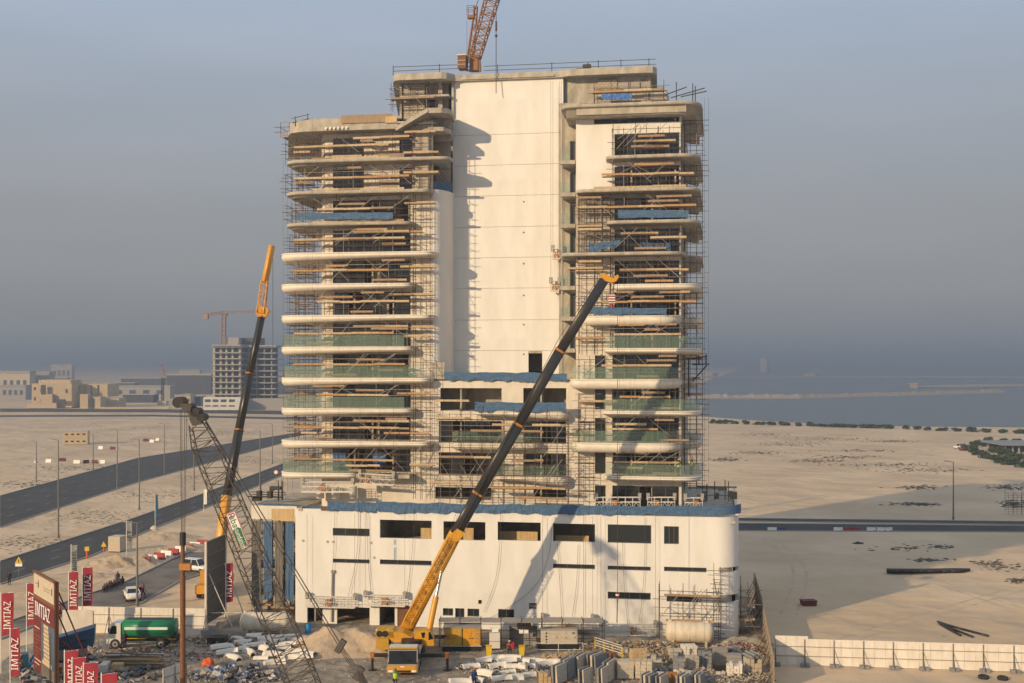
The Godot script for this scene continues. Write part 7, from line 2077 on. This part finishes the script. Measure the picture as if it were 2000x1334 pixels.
func make_street() -> void:
	for s in [[71, 942, 862, 1], [114, 1051, 859, 1], [182, 918, 848, 1], [229, 955, 840, 2], [272, 996, 858, 1], [321, 925, 828, 2], [379, 958, 850, 1], [464, 924, 838, 2], [508, 972, 840, 1], [532, 906, 828, 1]]:
		lamp_post("slim grey street lamp on the verge of the dual road", s[0], s[1], s[2], s[3])
	lamp_post("street lamp standing at the edge of the access road by the white saloon", 268, 1184, 1021, 1, "")
	lamp_post("lone street lamp beside the shore road", 1862, 1015, 902, 1, "")
	car("white saloon car with a door open on the access road", G(258, 1170), YAW + 1.9 - PI * 0.98, false, mats.car_white)
	var dg := thing("car_door", "open white rear door of the saloon car on the access road", "car door", G(272, 1168), YAW + 0.9)
	bx("door_skin", Vector3(0, 0.62, 0), Vector3(0.95, 0.6, 0.06), mats.car_white, dg)
	bx("door_window", Vector3(0, 1.1, 0), Vector3(0.8, 0.36, 0.03), mats.car_glass, dg)
	car("white four-wheel drive beside the grey hoarding panel", G(384, 1116), YAW + PI * 0.86, true, mats.car_white)
	# water-filled barriers
	var bm := barrier_mesh()
	var line := []
	for i in 9: line.append([283 + i * 14.0, 1101 - i * 4.3, 1.25])
	for i in line.size():
		var o := thing("road_barrier", "%s water-filled barrier in the line along the access road" % ("red" if i % 2 == 0 else "white"), "barrier", G(line[i][0], line[i][1]), YAW + 1.15, "barriers along the access road")
		mesh("shell", bm, mats.red if i % 2 == 0 else mats.white_paint, o)
		bx("foot_slot", Vector3(0, 0.1, 0.5), Vector3(0.6, 0.12, 0.3), mats.black, o)
	for s in [[92, 1204, "maroon", "dark red barrier at the roadside behind the banners"], [104, 1199, "red", "red barrier end beside the dark one behind the banners"], [70, 1208, "maroon", "dark red barrier partly behind the farthest banners"]]:
		var o := thing("road_barrier", s[3], "barrier", G(s[0], s[1]), YAW + 1.3)
		mesh("shell", bm, mats[s[2]], o)
		bx("foot_slot", Vector3(0, 0.1, 0.5), Vector3(0.6, 0.12, 0.3), mats.black, o)
	for s in [[1508, "white_paint"], [1526, "blue_paint"], [1637, "white_paint"], [1656, "red"], [1672, "red"], [1702, "white_paint"], [1722, "white_paint"], [1734, "white_paint"]]:
		var o := thing("road_barrier", "%s water-filled barrier beside the shore road" % {"white_paint": "white", "red": "red", "blue_paint": "blue"}[s[1]], "barrier", G(s[0], 1037), YAW + PI * 0.5, "barriers beside the shore road")
		mesh("shell", bm, mats[s[1]], o).scale = Vector3(0.8, 0.65, 0.8)
		bx("foot_slot", Vector3(0, 0.1, 0.5), Vector3(0.6, 0.12, 0.3), mats.black, o)
	for s in [[150, 944], [168, 946], [185, 943], [200, 941], [70, 903], [95, 903], [122, 901], [285, 862], [297, 864], [308, 861], [220, 878], [230, 878], [197, 877]]:
		var o := thing("road_barrier", "small distant barrier on the sand beyond the dual road", "barrier", G(s[0], minf(s[1], 905)), YAW + rng.randf() * 3, "distant barriers on the sand")
		mesh("shell", bm, mats.maroon if rng.randf() < 0.6 else mats.white_paint, o)
	# signs
	var sg := thing("warning_sign", "yellow triangular warning sign on a post at the roadside", "road sign", G(37, 1132), YAW)
	tb("post", Vector3.ZERO, Vector3(0, 2.9, 0), 0.05, mats.lamp_steel, sg)
	var st := mb()
	aface(st, PackedVector2Array([Vector2(-0.5, 2.15), Vector2(0.5, 2.15), Vector2(0, 3.0)]), Transform3D(Basis.IDENTITY, Vector3(0, 0, 0.06)), 0.04)
	mesh("triangle", fin(st), mats.bin_yellow, sg)
	bx("symbol", Vector3(0, 2.45, 0.11), Vector3(0.09, 0.4, 0.02), mats.black, sg)
	bx("plate", Vector3(0, 1.92, 0.08), Vector3(0.9, 0.38, 0.04), mats.white_paint, sg)
	var s2 := thing("road_sign", "square yellow sign on a stubby orange post by the sand heaps", "road sign", G(170, 1091), YAW)
	tb("post", Vector3.ZERO, Vector3(0, 1.0, 0), 0.16, mats.orange, s2)
	bx("plate", Vector3(0, 1.4, 0.05), Vector3(0.62, 0.62, 0.05), mats.bin_yellow, s2)
	var s3 := thing("road_sign", "small yellow triangle sign on an orange post beside the container", "road sign", G(203, 1078), YAW)
	tb("post", Vector3.ZERO, Vector3(0, 0.9, 0), 0.12, mats.orange, s3)
	var st3 := mb()
	aface(st3, PackedVector2Array([Vector2(-0.42, 0.8), Vector2(0.42, 0.8), Vector2(0, 1.6)]), Transform3D(Basis.IDENTITY, Vector3(0, 0, 0.1)), 0.04)
	mesh("triangle", fin(st3), mats.bin_yellow, s3)
	var s4 := thing("road_sign", "round red-rimmed speed sign beyond the site's street corner", "road sign", G(539, 945), YAW)
	tb("post", Vector3.ZERO, Vector3(0, 2.6, 0), 0.06, mats.lamp_steel, s4)
	tb("disc", Vector3(0, 2.7, 0.05), Vector3(0, 2.7, 0.09), 0.6, mats.red, s4, true)
	tb("face", Vector3(0, 2.7, 0.08), Vector3(0, 2.7, 0.11), 0.42, mats.white_paint, s4, true)
	# container, flags on poles
	var c := thing("site_container", "cream site container with a notice face beside the grey pole flag", "container", G(230, 1077), YAW - 0.2)
	bx("box", Vector3(0, 1.25, 0), Vector3(1.9, 2.2, 2.2), mats.stone_pale, c)
	for y in [0.7, 1.25, 1.8]: bx("notice_line", Vector3(0, y, 1.12), Vector3(1.5, 0.06, 0.02), mats.beige, c)
	for x in [-0.8, 0.8]: bx("foot", Vector3(x, 0.08, 0), Vector3(0.15, 0.16, 2.0), mats.dark_steel, c)
	for f in [[139, 151, 1065, 1130, 136.0, "NAHREEL", "grey pole flag with black lettering behind the paired red banners"], [247, 258, 1018, 1072, 172.0, "JET", "grey pole flag beside the cream container"]]:
		banner(f[6], f[0], f[1], f[2], f[3], f[4], f[5], mats.stone_grey, mats.black, "", 0.0)
	banner("dark blue limp flag on a white pole beyond the container", 303, 309, 966, 1010, 208.0, "", mats.blue_paint, mats.white_paint, "", 0.0)
	banner("small white flag on a white pole near the mobile crane's yellow boom", 398, 404, 956, 985, 232.0, "", mats.white_paint, mats.white_paint, "", 0.0)
	for s in [[240, 1100, "white concrete foot block of the grey pole flag"], [301, 1035, "white concrete foot block of the dark blue flag's pole"]]:
		tag(mesh("foot_block", blob(8, Vector3(0.75, 0.75, 0.5), 0.08, 4), mats.stone_pale, self, Transform3D(Basis.IDENTITY, G(s[0], s[1]))), s[2], "block")
	mound("sand heap beside the cream container", 205, 1104, Vector3(4.6, 1.9, 3.2), 21, mats.sand_heap)
	mound("rounded sand heap behind the grey pole flag", 262, 1100, Vector3(4.0, 1.6, 3.0), 22, mats.sand_heap)
	mound("long low sand bank beyond the barriers", 330, 1075, Vector3(6.5, 1.2, 3.6), 23, mats.sand_heap, 0.4)
	mound("dark spoil heap at the bend of the access road", 318, 1052, Vector3(6.0, 1.3, 3.0), 24, mats.sand_heap, 0.3)
	mound("small sand hump near the seated workers", 190, 1126, Vector3(4.5, 0.7, 2.0), 25, mats.sand_heap, 0.3)
	mound("low sand ridge under the far banners", 100, 1160, Vector3(6.0, 0.7, 2.5), 26, mats.sand_heap, 0.3)
	scrub("dry scrub clumps scattered over the sand median of the dual road", [[60, 1060, 90, 14], [180, 1010, 90, 14], [300, 968, 80, 12], [400, 930, 70, 10], [490, 900, 60, 8]], 420, 0.16, 0.5)
	scrub("scrub clumps on the roadside sand beyond the dual road", [[60, 945, 70, 8], [150, 915, 90, 8], [330, 860, 110, 8], [250, 835, 160, 6], [450, 845, 60, 5]], 150, 0.25, 0.7)
	scrub("dry scrub clumps in drifts over the open sand by the shore", [[1500, 848, 60, 4], [1620, 857, 90, 3], [1560, 868, 70, 4], [1740, 862, 50, 2], [1480, 884, 50, 3], [1680, 880, 80, 2], [1600, 900, 60, 3], [1720, 908, 90, 3], [1800, 918, 90, 4], [1650, 893, 60, 3], [1420, 898, 30, 3], [1790, 952, 40, 3], [1790, 985, 40, 3], [1970, 952, 40, 5], [1980, 985, 30, 6]], 170, 0.2, 0.8)
	scrub("dark scrub clumps on the shaded sand this side of the shore road", [[1770, 1072, 60, 5], [1840, 1068, 20, 3], [1820, 1094, 40, 3], [1930, 1100, 30, 5], [1960, 1108, 40, 6], [1985, 1135, 20, 4]], 90, 0.14, 0.6)
	# wheel tracks pressed into the sand
	mat("sand_packed", Color.WHITE, 0.97, 0, tex(61, lin(0.40, 0.30, 0.20), lin(0.50, 0.385, 0.26), 0.05, 5), 5.0)
	for s in [[1560, 1290, 1700, 1235, 1990, 1150], [1600, 1200, 1700, 1228, 1850, 1240, 2010, 1280], [1460, 1000, 1650, 960, 1900, 900], [1420, 940, 1600, 925, 1800, 890, 1880, 884], [1500, 1050, 1560, 1110, 1540, 1200], [1460, 1060, 1700, 1100, 1990, 1190], [1450, 900, 1700, 870, 1860, 868], [60, 905, 260, 860, 420, 832], [100, 1180, 200, 1128, 330, 1066], [1380, 860, 1600, 850, 1840, 842]]:
		var tc := Curve3D.new()
		var tp := []
		for i in range(0, s.size(), 2): tp.append(G(s[i], s[i + 1]))
		for i in tp.size():
			var dd: Vector3 = (tp[mini(i + 1, tp.size() - 1)] - tp[maxi(i - 1, 0)]) * 0.18
			tc.add_point(tp[i], -dd, dd)
		tc.bake_interval = 2.5
		var bp := tc.get_baked_points()
		var ts := mb()
		for side in [-0.85, 0.85]:
			for i in bp.size() - 1:
				var a := bp[i]
				var b := bp[i + 1]
				var n := Vector3(-(b - a).z, 0, (b - a).x).normalized()
				var w := 0.16 + 0.07 * sin(i * 1.7 + side)
				if (i * 7 + int(side * 3.0) + int(a.x)) % 5 == 0: continue
				var y := Vector3(0, 0.005, 0)
				quad(ts, a + n * (side - w) + y, b + n * (side - w) + y, b + n * (side + w) + y, a + n * (side + w) + y)
		struct("wheel_track", fin(ts), mats.sand_packed)
	# long pipes on the sand
	var p := thing("pipe_bundle", "long dark pipe string lying on the shaded sand", "pipes", G(1732, 1121))
	for k in 4:
		var cc := Curve3D.new()
		cc.add_point(G(1732, 1119 + k * 0.9) + Vector3(0, 0.28 + 0.2 * (k % 2), 0), Vector3.ZERO, Vector3(5, 0, -0.3))
		cc.add_point(G(1895 - k * 6, 1117 + k * 0.9) + Vector3(0, 0.28, 0), Vector3(-4, 0, 0.3 * (k - 1)), Vector3.ZERO)
		var ps := mb(true)
		var pts := Array(cc.tessellate(4, 3.0))
		for i in pts.size(): pts[i] -= p.position
		apath(ps, pts, 0.2, 8)
		mesh("pipe", fin(ps), mats.dark_steel, p)
	var p2 := thing("pipe_bundle", "three black pipes fanned out on the sunlit sand before the fence", "pipes", G(1832, 1218))
	for s in [[1930, 1244], [1900, 1246], [1876, 1243]]:
		var cc := Curve3D.new()
		cc.add_point(G(1832, 1216) + Vector3(0, 0.12, 0), Vector3.ZERO, (G(s[0], s[1]) - G(1832, 1216)) * 0.3 + Vector3(-0.4, 0, 0.5))
		cc.add_point(G(s[0], s[1]) + Vector3(0, 0.12, 0), (G(1832, 1216) - G(s[0], s[1])) * 0.3, Vector3.ZERO)
		var ps := mb(true)
		var pts := Array(cc.tessellate(4, 3.0))
		for i in pts.size(): pts[i] -= p2.position
		apath(ps, pts, 0.12, 8)
		mesh("pipe", fin(ps), mats.dark_steel, p2)
	var sk := thing("skip", "dark red metal skip on the shaded sand", "skip", G(1579, 1182), YAW + 0.1)
	var ss := mb()
	aface(ss, PackedVector2Array([Vector2(-0.75, 0), Vector2(0.75, 0), Vector2(0.85, 0.55), Vector2(-0.85, 0.55)]), Transform3D(Basis.IDENTITY, Vector3(0, 0, -0.6)), 1.2)
	mesh("tub", fin(ss), mats.maroon, sk)
	bx("rim", Vector3(0, 0.58, 0), Vector3(1.78, 0.07, 1.3), mats.maroon, sk)
	for x in [-0.5, 0.0, 0.5]: bx("rib", Vector3(x, 0.28, 0.62), Vector3(0.07, 0.5, 0.05), mats.maroon, sk)
	tag(mesh("debris_lump", blob(41, Vector3(0.8, 0.35, 0.5), 0.3, 6), mats.dark_steel, self, Transform3D(Basis.IDENTITY, G(1676, 1062))), "small dark lump on the shaded sand by the shore road", "debris")
	var tg := thing("used_tyres", "two worn tyres lying on the sand before the white fence", "tyres", G(1935, 1326))
	for s in [-0.6, 1.0]:
		var tm := TorusMesh.new()
		tm.inner_radius = 0.22; tm.outer_radius = 0.5; tm.rings = 20; tm.ring_segments = 10
		mesh("tyre", tm, mats.rubber, tg, Transform3D(Basis(Vector3.RIGHT, 0.1), Vector3(s, 0.15, 0.1 * s)))

# ================================================================ far things in the haze
func far_box(parent: Node3D, called: String, px0: float, py0: float, px1: float, py1: float, d: float, dep: float, m: Material) -> MeshInstance3D:
	var a := D(px0, py0, d)
	var b := D(px1, py1, d)
	var y0 := maxf(b.y, 0.0)
	var c := (a + Vector3(b.x, a.y, b.z)) * 0.5
	c.y = (a.y + y0) * 0.5
	return bx(called, c + fwd * dep * 0.5 - parent.position, Vector3(a.distance_to(Vector3(b.x, a.y, b.z)), a.y - y0, dep), m, parent, Basis(rgt, Vector3.UP, -fwd))

func leafy(sd: int, r: Vector3, n: int, leaf: float) -> ArrayMesh:
	var g := RandomNumberGenerator.new()
	g.seed = sd
	var st := mb()
	var lumps := []
	for k in 7: lumps.append([Vector3(g.randf_range(-0.6, 0.6) * r.x, r.y * g.randf_range(0.35, 1.25), g.randf_range(-0.6, 0.6) * r.z), g.randf_range(0.35, 0.6)])
	for i in n:
		var l: Array = lumps[g.randi() % 7]
		var d := Vector3(g.randfn(), g.randfn(), g.randfn()).normalized()
		var c: Vector3 = l[0] + d * r * (l[1] as float) * g.randf_range(0.7, 1.05)
		if c.y < 0.05: continue
		var b := Basis.from_euler(Vector3(g.randf() * TAU, g.randf() * TAU, g.randf() * TAU))
		var s := leaf * g.randf_range(0.6, 1.4)
		quad(st, c + b * Vector3(-s, -s * 0.6, 0), c + b * Vector3(-s * 0.4, s * 0.6, s * 0.2), c + b * Vector3(s, s * 0.5, 0), c + b * Vector3(s * 0.5, -s * 0.6, -s * 0.2))
	return fin(st)

func shrub(label: String, px: float, py: float, w: float, h: float, k: int, crowns: Array, group: String) -> void:
	var g := G(px, py)
	var t := thing("shrub", label, "shrub", g, rng.randf() * TAU, group)
	var o := mesh("crown", crowns[k % crowns.size()], mats.shrub, t)
	o.scale = Vector3(w * 0.5, h, w * 0.5)
	for s in 3: tb("trunk", Vector3(0.1 * (s - 1), 0, 0), Vector3(0.5 * (s - 1), h * 0.5, 0.2 * s), 0.07, mats.scrub, t)

func make_far() -> void:
	# ---- unfinished far tower with its crane
	var d := 715.0
	var g := G(475, 801)
	var t := thing("far_tower", "hazy unfinished tower of open floors over a white podium beside the dual road", "building", Vector3(g.x, 0, g.z))
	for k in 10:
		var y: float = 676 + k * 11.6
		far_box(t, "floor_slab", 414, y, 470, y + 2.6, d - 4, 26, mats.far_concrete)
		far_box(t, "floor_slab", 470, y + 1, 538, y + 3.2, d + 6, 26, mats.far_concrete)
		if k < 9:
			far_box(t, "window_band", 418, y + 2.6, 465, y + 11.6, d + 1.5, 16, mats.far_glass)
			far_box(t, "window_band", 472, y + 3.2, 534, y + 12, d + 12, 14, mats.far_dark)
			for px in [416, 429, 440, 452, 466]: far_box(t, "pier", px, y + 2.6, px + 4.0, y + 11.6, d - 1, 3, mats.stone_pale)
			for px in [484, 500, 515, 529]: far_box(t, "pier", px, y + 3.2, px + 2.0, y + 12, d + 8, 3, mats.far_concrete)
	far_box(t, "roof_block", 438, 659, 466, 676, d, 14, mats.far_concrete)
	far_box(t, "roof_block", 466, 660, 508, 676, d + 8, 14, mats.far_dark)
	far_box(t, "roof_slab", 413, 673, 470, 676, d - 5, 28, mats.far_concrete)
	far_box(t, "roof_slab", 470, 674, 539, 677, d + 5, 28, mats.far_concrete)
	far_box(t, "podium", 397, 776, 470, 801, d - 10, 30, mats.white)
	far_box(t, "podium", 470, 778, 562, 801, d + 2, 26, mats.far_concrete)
	for px in [400, 415, 431, 447]:
		far_box(t, "podium_window", px, 780, px + 11, 785, d - 10.2, 0.4, mats.far_dark)
		far_box(t, "podium_window", px, 791.5, px + 11, 794, d - 10.2, 0.4, mats.far_dark)
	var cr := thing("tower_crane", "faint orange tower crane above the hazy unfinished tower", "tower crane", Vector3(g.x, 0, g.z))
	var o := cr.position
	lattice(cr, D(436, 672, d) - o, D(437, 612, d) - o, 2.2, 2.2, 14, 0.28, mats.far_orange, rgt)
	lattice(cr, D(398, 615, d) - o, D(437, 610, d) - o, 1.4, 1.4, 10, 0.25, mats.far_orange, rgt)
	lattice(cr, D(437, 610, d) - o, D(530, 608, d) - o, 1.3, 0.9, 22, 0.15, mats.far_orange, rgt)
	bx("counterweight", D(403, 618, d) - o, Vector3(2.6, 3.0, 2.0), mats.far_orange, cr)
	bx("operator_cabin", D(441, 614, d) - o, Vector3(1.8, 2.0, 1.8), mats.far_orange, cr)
	# ---- beige blockhouse and walls
	var b := thing("blockhouse", "sunlit beige flat-roofed utility building beyond the sand, street side", "building", G(140, 797))
	for s in [[62, 749, 140, 796, 742.0, 20.0], [75, 742, 138, 752, 744.0, 18.0], [52, 787, 110, 797, 738.0, 3.0], [80, 770, 102, 788, 739.0, 6.0], [156, 770, 172, 798, 735.0, 10.0], [182, 775, 196, 798, 735.0, 10.0], [140, 750, 210, 775, 756.0, 22.0], [172, 778, 232, 800, 750.0, 14.0], [196, 795, 330, 801, 728.0, 2.0]]:
		far_box(b, "wall_block", s[0], s[1], s[2], s[3], s[4], s[5], mats.beige)
	for s in [[80, 752, 88, 770], [106, 780, 127, 788], [173, 778, 181, 798], [152, 753, 155, 770], [163, 752, 166, 772], [176, 752, 179, 772], [190, 752, 193, 772], [66, 756, 69, 762], [66, 776, 69, 782], [128, 760, 131, 768]]:
		far_box(b, "window", s[0], s[1], s[2], s[3], 734.0 if s[0] > 170 else 738.5, 1.0, mats.far_dark)
	var kiosk := thing("site_kiosk", "small yellow slotted kiosk standing alone on the sand", "kiosk", G(149, 868), YAW + 0.2)
	bx("box", Vector3(0, 2.3, 0), Vector3(8.0, 4.4, 5.0), mats.beige, kiosk)
	for y in [1.2, 3.6]:
		for x in [-2.8, -0.9, 0.9, 2.8]: bx("slot", Vector3(x, y, 2.52), Vector3(0.9, 0.5, 0.06), mats.black, kiosk)
	bx("roof", Vector3(0, 4.6, 0), Vector3(8.3, 0.2, 5.3), mats.stone_pale, kiosk)
	# ---- further sheds and low blocks
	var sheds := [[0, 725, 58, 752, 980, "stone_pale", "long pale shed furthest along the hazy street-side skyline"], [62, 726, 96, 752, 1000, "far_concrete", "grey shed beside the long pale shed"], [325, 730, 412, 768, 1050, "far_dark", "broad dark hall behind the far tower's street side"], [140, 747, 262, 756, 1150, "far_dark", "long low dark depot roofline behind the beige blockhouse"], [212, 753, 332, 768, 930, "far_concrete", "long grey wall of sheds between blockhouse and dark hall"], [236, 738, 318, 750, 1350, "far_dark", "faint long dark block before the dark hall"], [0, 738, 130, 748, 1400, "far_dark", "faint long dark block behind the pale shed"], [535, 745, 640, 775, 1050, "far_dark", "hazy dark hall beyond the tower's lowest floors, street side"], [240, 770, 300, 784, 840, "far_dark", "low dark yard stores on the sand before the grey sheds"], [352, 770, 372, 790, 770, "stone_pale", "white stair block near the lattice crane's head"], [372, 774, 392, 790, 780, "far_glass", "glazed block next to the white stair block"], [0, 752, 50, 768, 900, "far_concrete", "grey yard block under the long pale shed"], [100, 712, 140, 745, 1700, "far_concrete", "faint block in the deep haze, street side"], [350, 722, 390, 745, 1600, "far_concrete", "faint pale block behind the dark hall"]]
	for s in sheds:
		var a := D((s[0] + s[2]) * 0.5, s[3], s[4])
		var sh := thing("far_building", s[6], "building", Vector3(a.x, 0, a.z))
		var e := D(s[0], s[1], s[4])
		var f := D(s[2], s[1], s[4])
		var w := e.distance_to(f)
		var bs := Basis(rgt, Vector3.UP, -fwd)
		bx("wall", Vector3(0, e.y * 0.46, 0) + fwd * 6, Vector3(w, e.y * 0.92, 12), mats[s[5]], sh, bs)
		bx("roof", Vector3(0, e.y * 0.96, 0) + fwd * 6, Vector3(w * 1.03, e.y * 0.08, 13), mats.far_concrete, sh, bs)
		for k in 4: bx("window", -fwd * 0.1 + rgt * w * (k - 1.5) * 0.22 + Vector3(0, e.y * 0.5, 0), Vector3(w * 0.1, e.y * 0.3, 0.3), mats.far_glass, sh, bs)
	var pc := thing("piling_rig", "faint rusty piling rig on the sand before the dark hall", "rig", G(318, 792))
	lattice(pc, D(318, 790, 786) - pc.position, D(317, 738, 786) - pc.position, 1.2, 1.0, 10, 0.2, mats.dark_steel, rgt)
	lattice(pc, D(322, 733, 786) - pc.position, D(315, 711, 786) - pc.position, 1.0, 0.5, 5, 0.15, mats.rust_orange, rgt)
	bx("base", D(318, 790, 786) - pc.position + Vector3(0, 1.0, 0), Vector3(6, 2.6, 4), mats.stone_pale, pc)
	# ---- breakwater and faint far shore
	var bw := mb()
	var ns := FastNoiseLite.new()
	ns.seed = 9; ns.frequency = 0.08
	var prev := []
	for i in 90:
		var px := 1300.0 + i * 7.4
		var c := G(px, 778.0 - maxf(0.0, (px - 1560.0) * 0.028))
		var h := 2.8 + ns.get_noise_1d(i * 9.0) * 1.6
		var row := [c - fwd * -9, c - fwd * -4 + Vector3(0, h * 0.8, 0), c + Vector3(0, h, 0) + fwd * 2, c - fwd * 5 + Vector3(0, ns.get_noise_1d(i * 23.0) * 0.4 - 0.1, 0)]
		if i > 0:
			for k in 3: quad(bw, prev[k], row[k], row[k + 1], prev[k + 1])
		prev = row
	tag(mesh("breakwater", fin(bw), mats.rock), "long low rock breakwater in the hazy sea", "breakwater")
	var hut := thing("harbour_hut", "faint sandy hut on the breakwater's bend", "hut", G(1784, 758))
	bx("wall", Vector3(0, 2.2, 0), Vector3(7, 4.4, 7), mats.rock, hut)
	bx("roof", Vector3(0, 4.6, 0), Vector3(7.6, 0.5, 8), mats.stone_pale, hut)
	var spit := mb()
	var q := [G(1760, 757), G(1840, 752), G(2100, 750), G(2100, 754), G(1990, 756), G(1880, 758)]
	var pp := PackedVector2Array()
	for v in q: pp.append(Vector2(v.x, v.z))
	struct("sand_spit", sheet(pp, 0.5), mats.rock)
	for s in [[1480, 700, 1502, 742, 3200, "faint twin-block tower across the water"], [1360, 726, 1400, 742, 2300, "faint low block across the water beside the tower"], [1560, 730, 1600, 742, 2400, "faint low block across the water past the twin tower"]]:
		var a := D((s[0] + s[2]) * 0.5, s[3], s[4])
		var sh := thing("far_building", s[5], "building", Vector3(a.x, 0, a.z))
		var e := D(s[0], s[1], s[4])
		var w := e.distance_to(D(s[2], s[1], s[4]))
		bx("wall", Vector3(0, e.y * 0.5, 0), Vector3(w * 0.55, e.y, 20), mats.far_concrete, sh)
		bx("side_wall", Vector3(w * 0.42, e.y * 0.36, 0), Vector3(w * 0.28, e.y * 0.72, 20), mats.far_glass, sh)
	var fs := PackedVector2Array([_g2(1300, 738), _g2(2050, 740), _g2(2050, 736), _g2(1300, 735)])
	struct("far_shore", sheet(fs, 0.6), mats.rock)
	# ---- shrubs along the beach and round the pavilion
	var crowns := []
	for k in 5: crowns.append(leafy(70 + k, Vector3(1, 0.5, 1), 420, 0.13))
	var xs := [1391, 1404, 1419, 1433, 1455, 1478, 1487, 1504, 1532, 1558, 1582, 1592, 1604, 1613, 1626, 1640, 1646, 1660, 1668, 1684, 1689, 1697, 1716, 1732, 1737, 1770, 1790, 1813, 1840, 1867, 1899, 1928, 1961, 1985, 1995]
	for i in xs.size():
		var py: float = 826.0 + (xs[i] - 1390.0) * (0.030 if xs[i] < 1800 else 0.033)
		shrub("low round green shrub in the row along the beach", xs[i], py + 1, rng.randf_range(3.0, 5.6), rng.randf_range(1.7, 2.6), i, crowns, "shrubs along the beach")
	for s in [[1893, 880], [1902, 884], [1911, 889], [1922, 895], [1932, 897], [1945, 903], [1958, 905], [1900, 874], [1910, 870], [1925, 872], [1938, 876], [1930, 866], [1945, 868], [1955, 874], [1942, 884], [1954, 890], [1950, 880], [1966, 886], [1975, 893], [1982, 908], [1992, 900], [1998, 913], [1970, 908], [1960, 866], [1985, 865]]:
		shrub("rounded dark green shrub planted round the beach pavilion", s[0], s[1], rng.randf_range(3.2, 4.4), rng.randf_range(2.0, 2.8), rng.randi() % 5, crowns, "shrubs round the pavilion")
	var pv := thing("beach_pavilion", "low flat-roofed glass pavilion among green shrubs by the beach", "pavilion", G(2000, 884))
	var u := pv.position
	far_box(pv, "wall", 1964, 872, 2060, 884, 384, 10, mats.far_glass)
	far_box(pv, "roof", 1958, 867, 2066, 870.5, 380, 18, mats.stone_grey)
	for px in [1964, 1978, 1990]: far_box(pv, "post", px, 870.5, px + 1.5, 884, 382, 0.5, mats.stone_pale)
	car("white car parked beside the red one near the beach shrubs", G(1875, 876), YAW + 0.4, true, mats.car_white)
	car("dark red car parked near the beach shrubs", G(1886, 880), YAW + 0.2, true, mats.maroon)
	scaffold("small bare scaffold cage on the shaded sand beyond the shore road", G(1970, 1006).x, G(1970, 1006).x + 6.0, 0.0, 4.2, G(1970, 1006).z, 3.0, 0.8, 1.3, [])
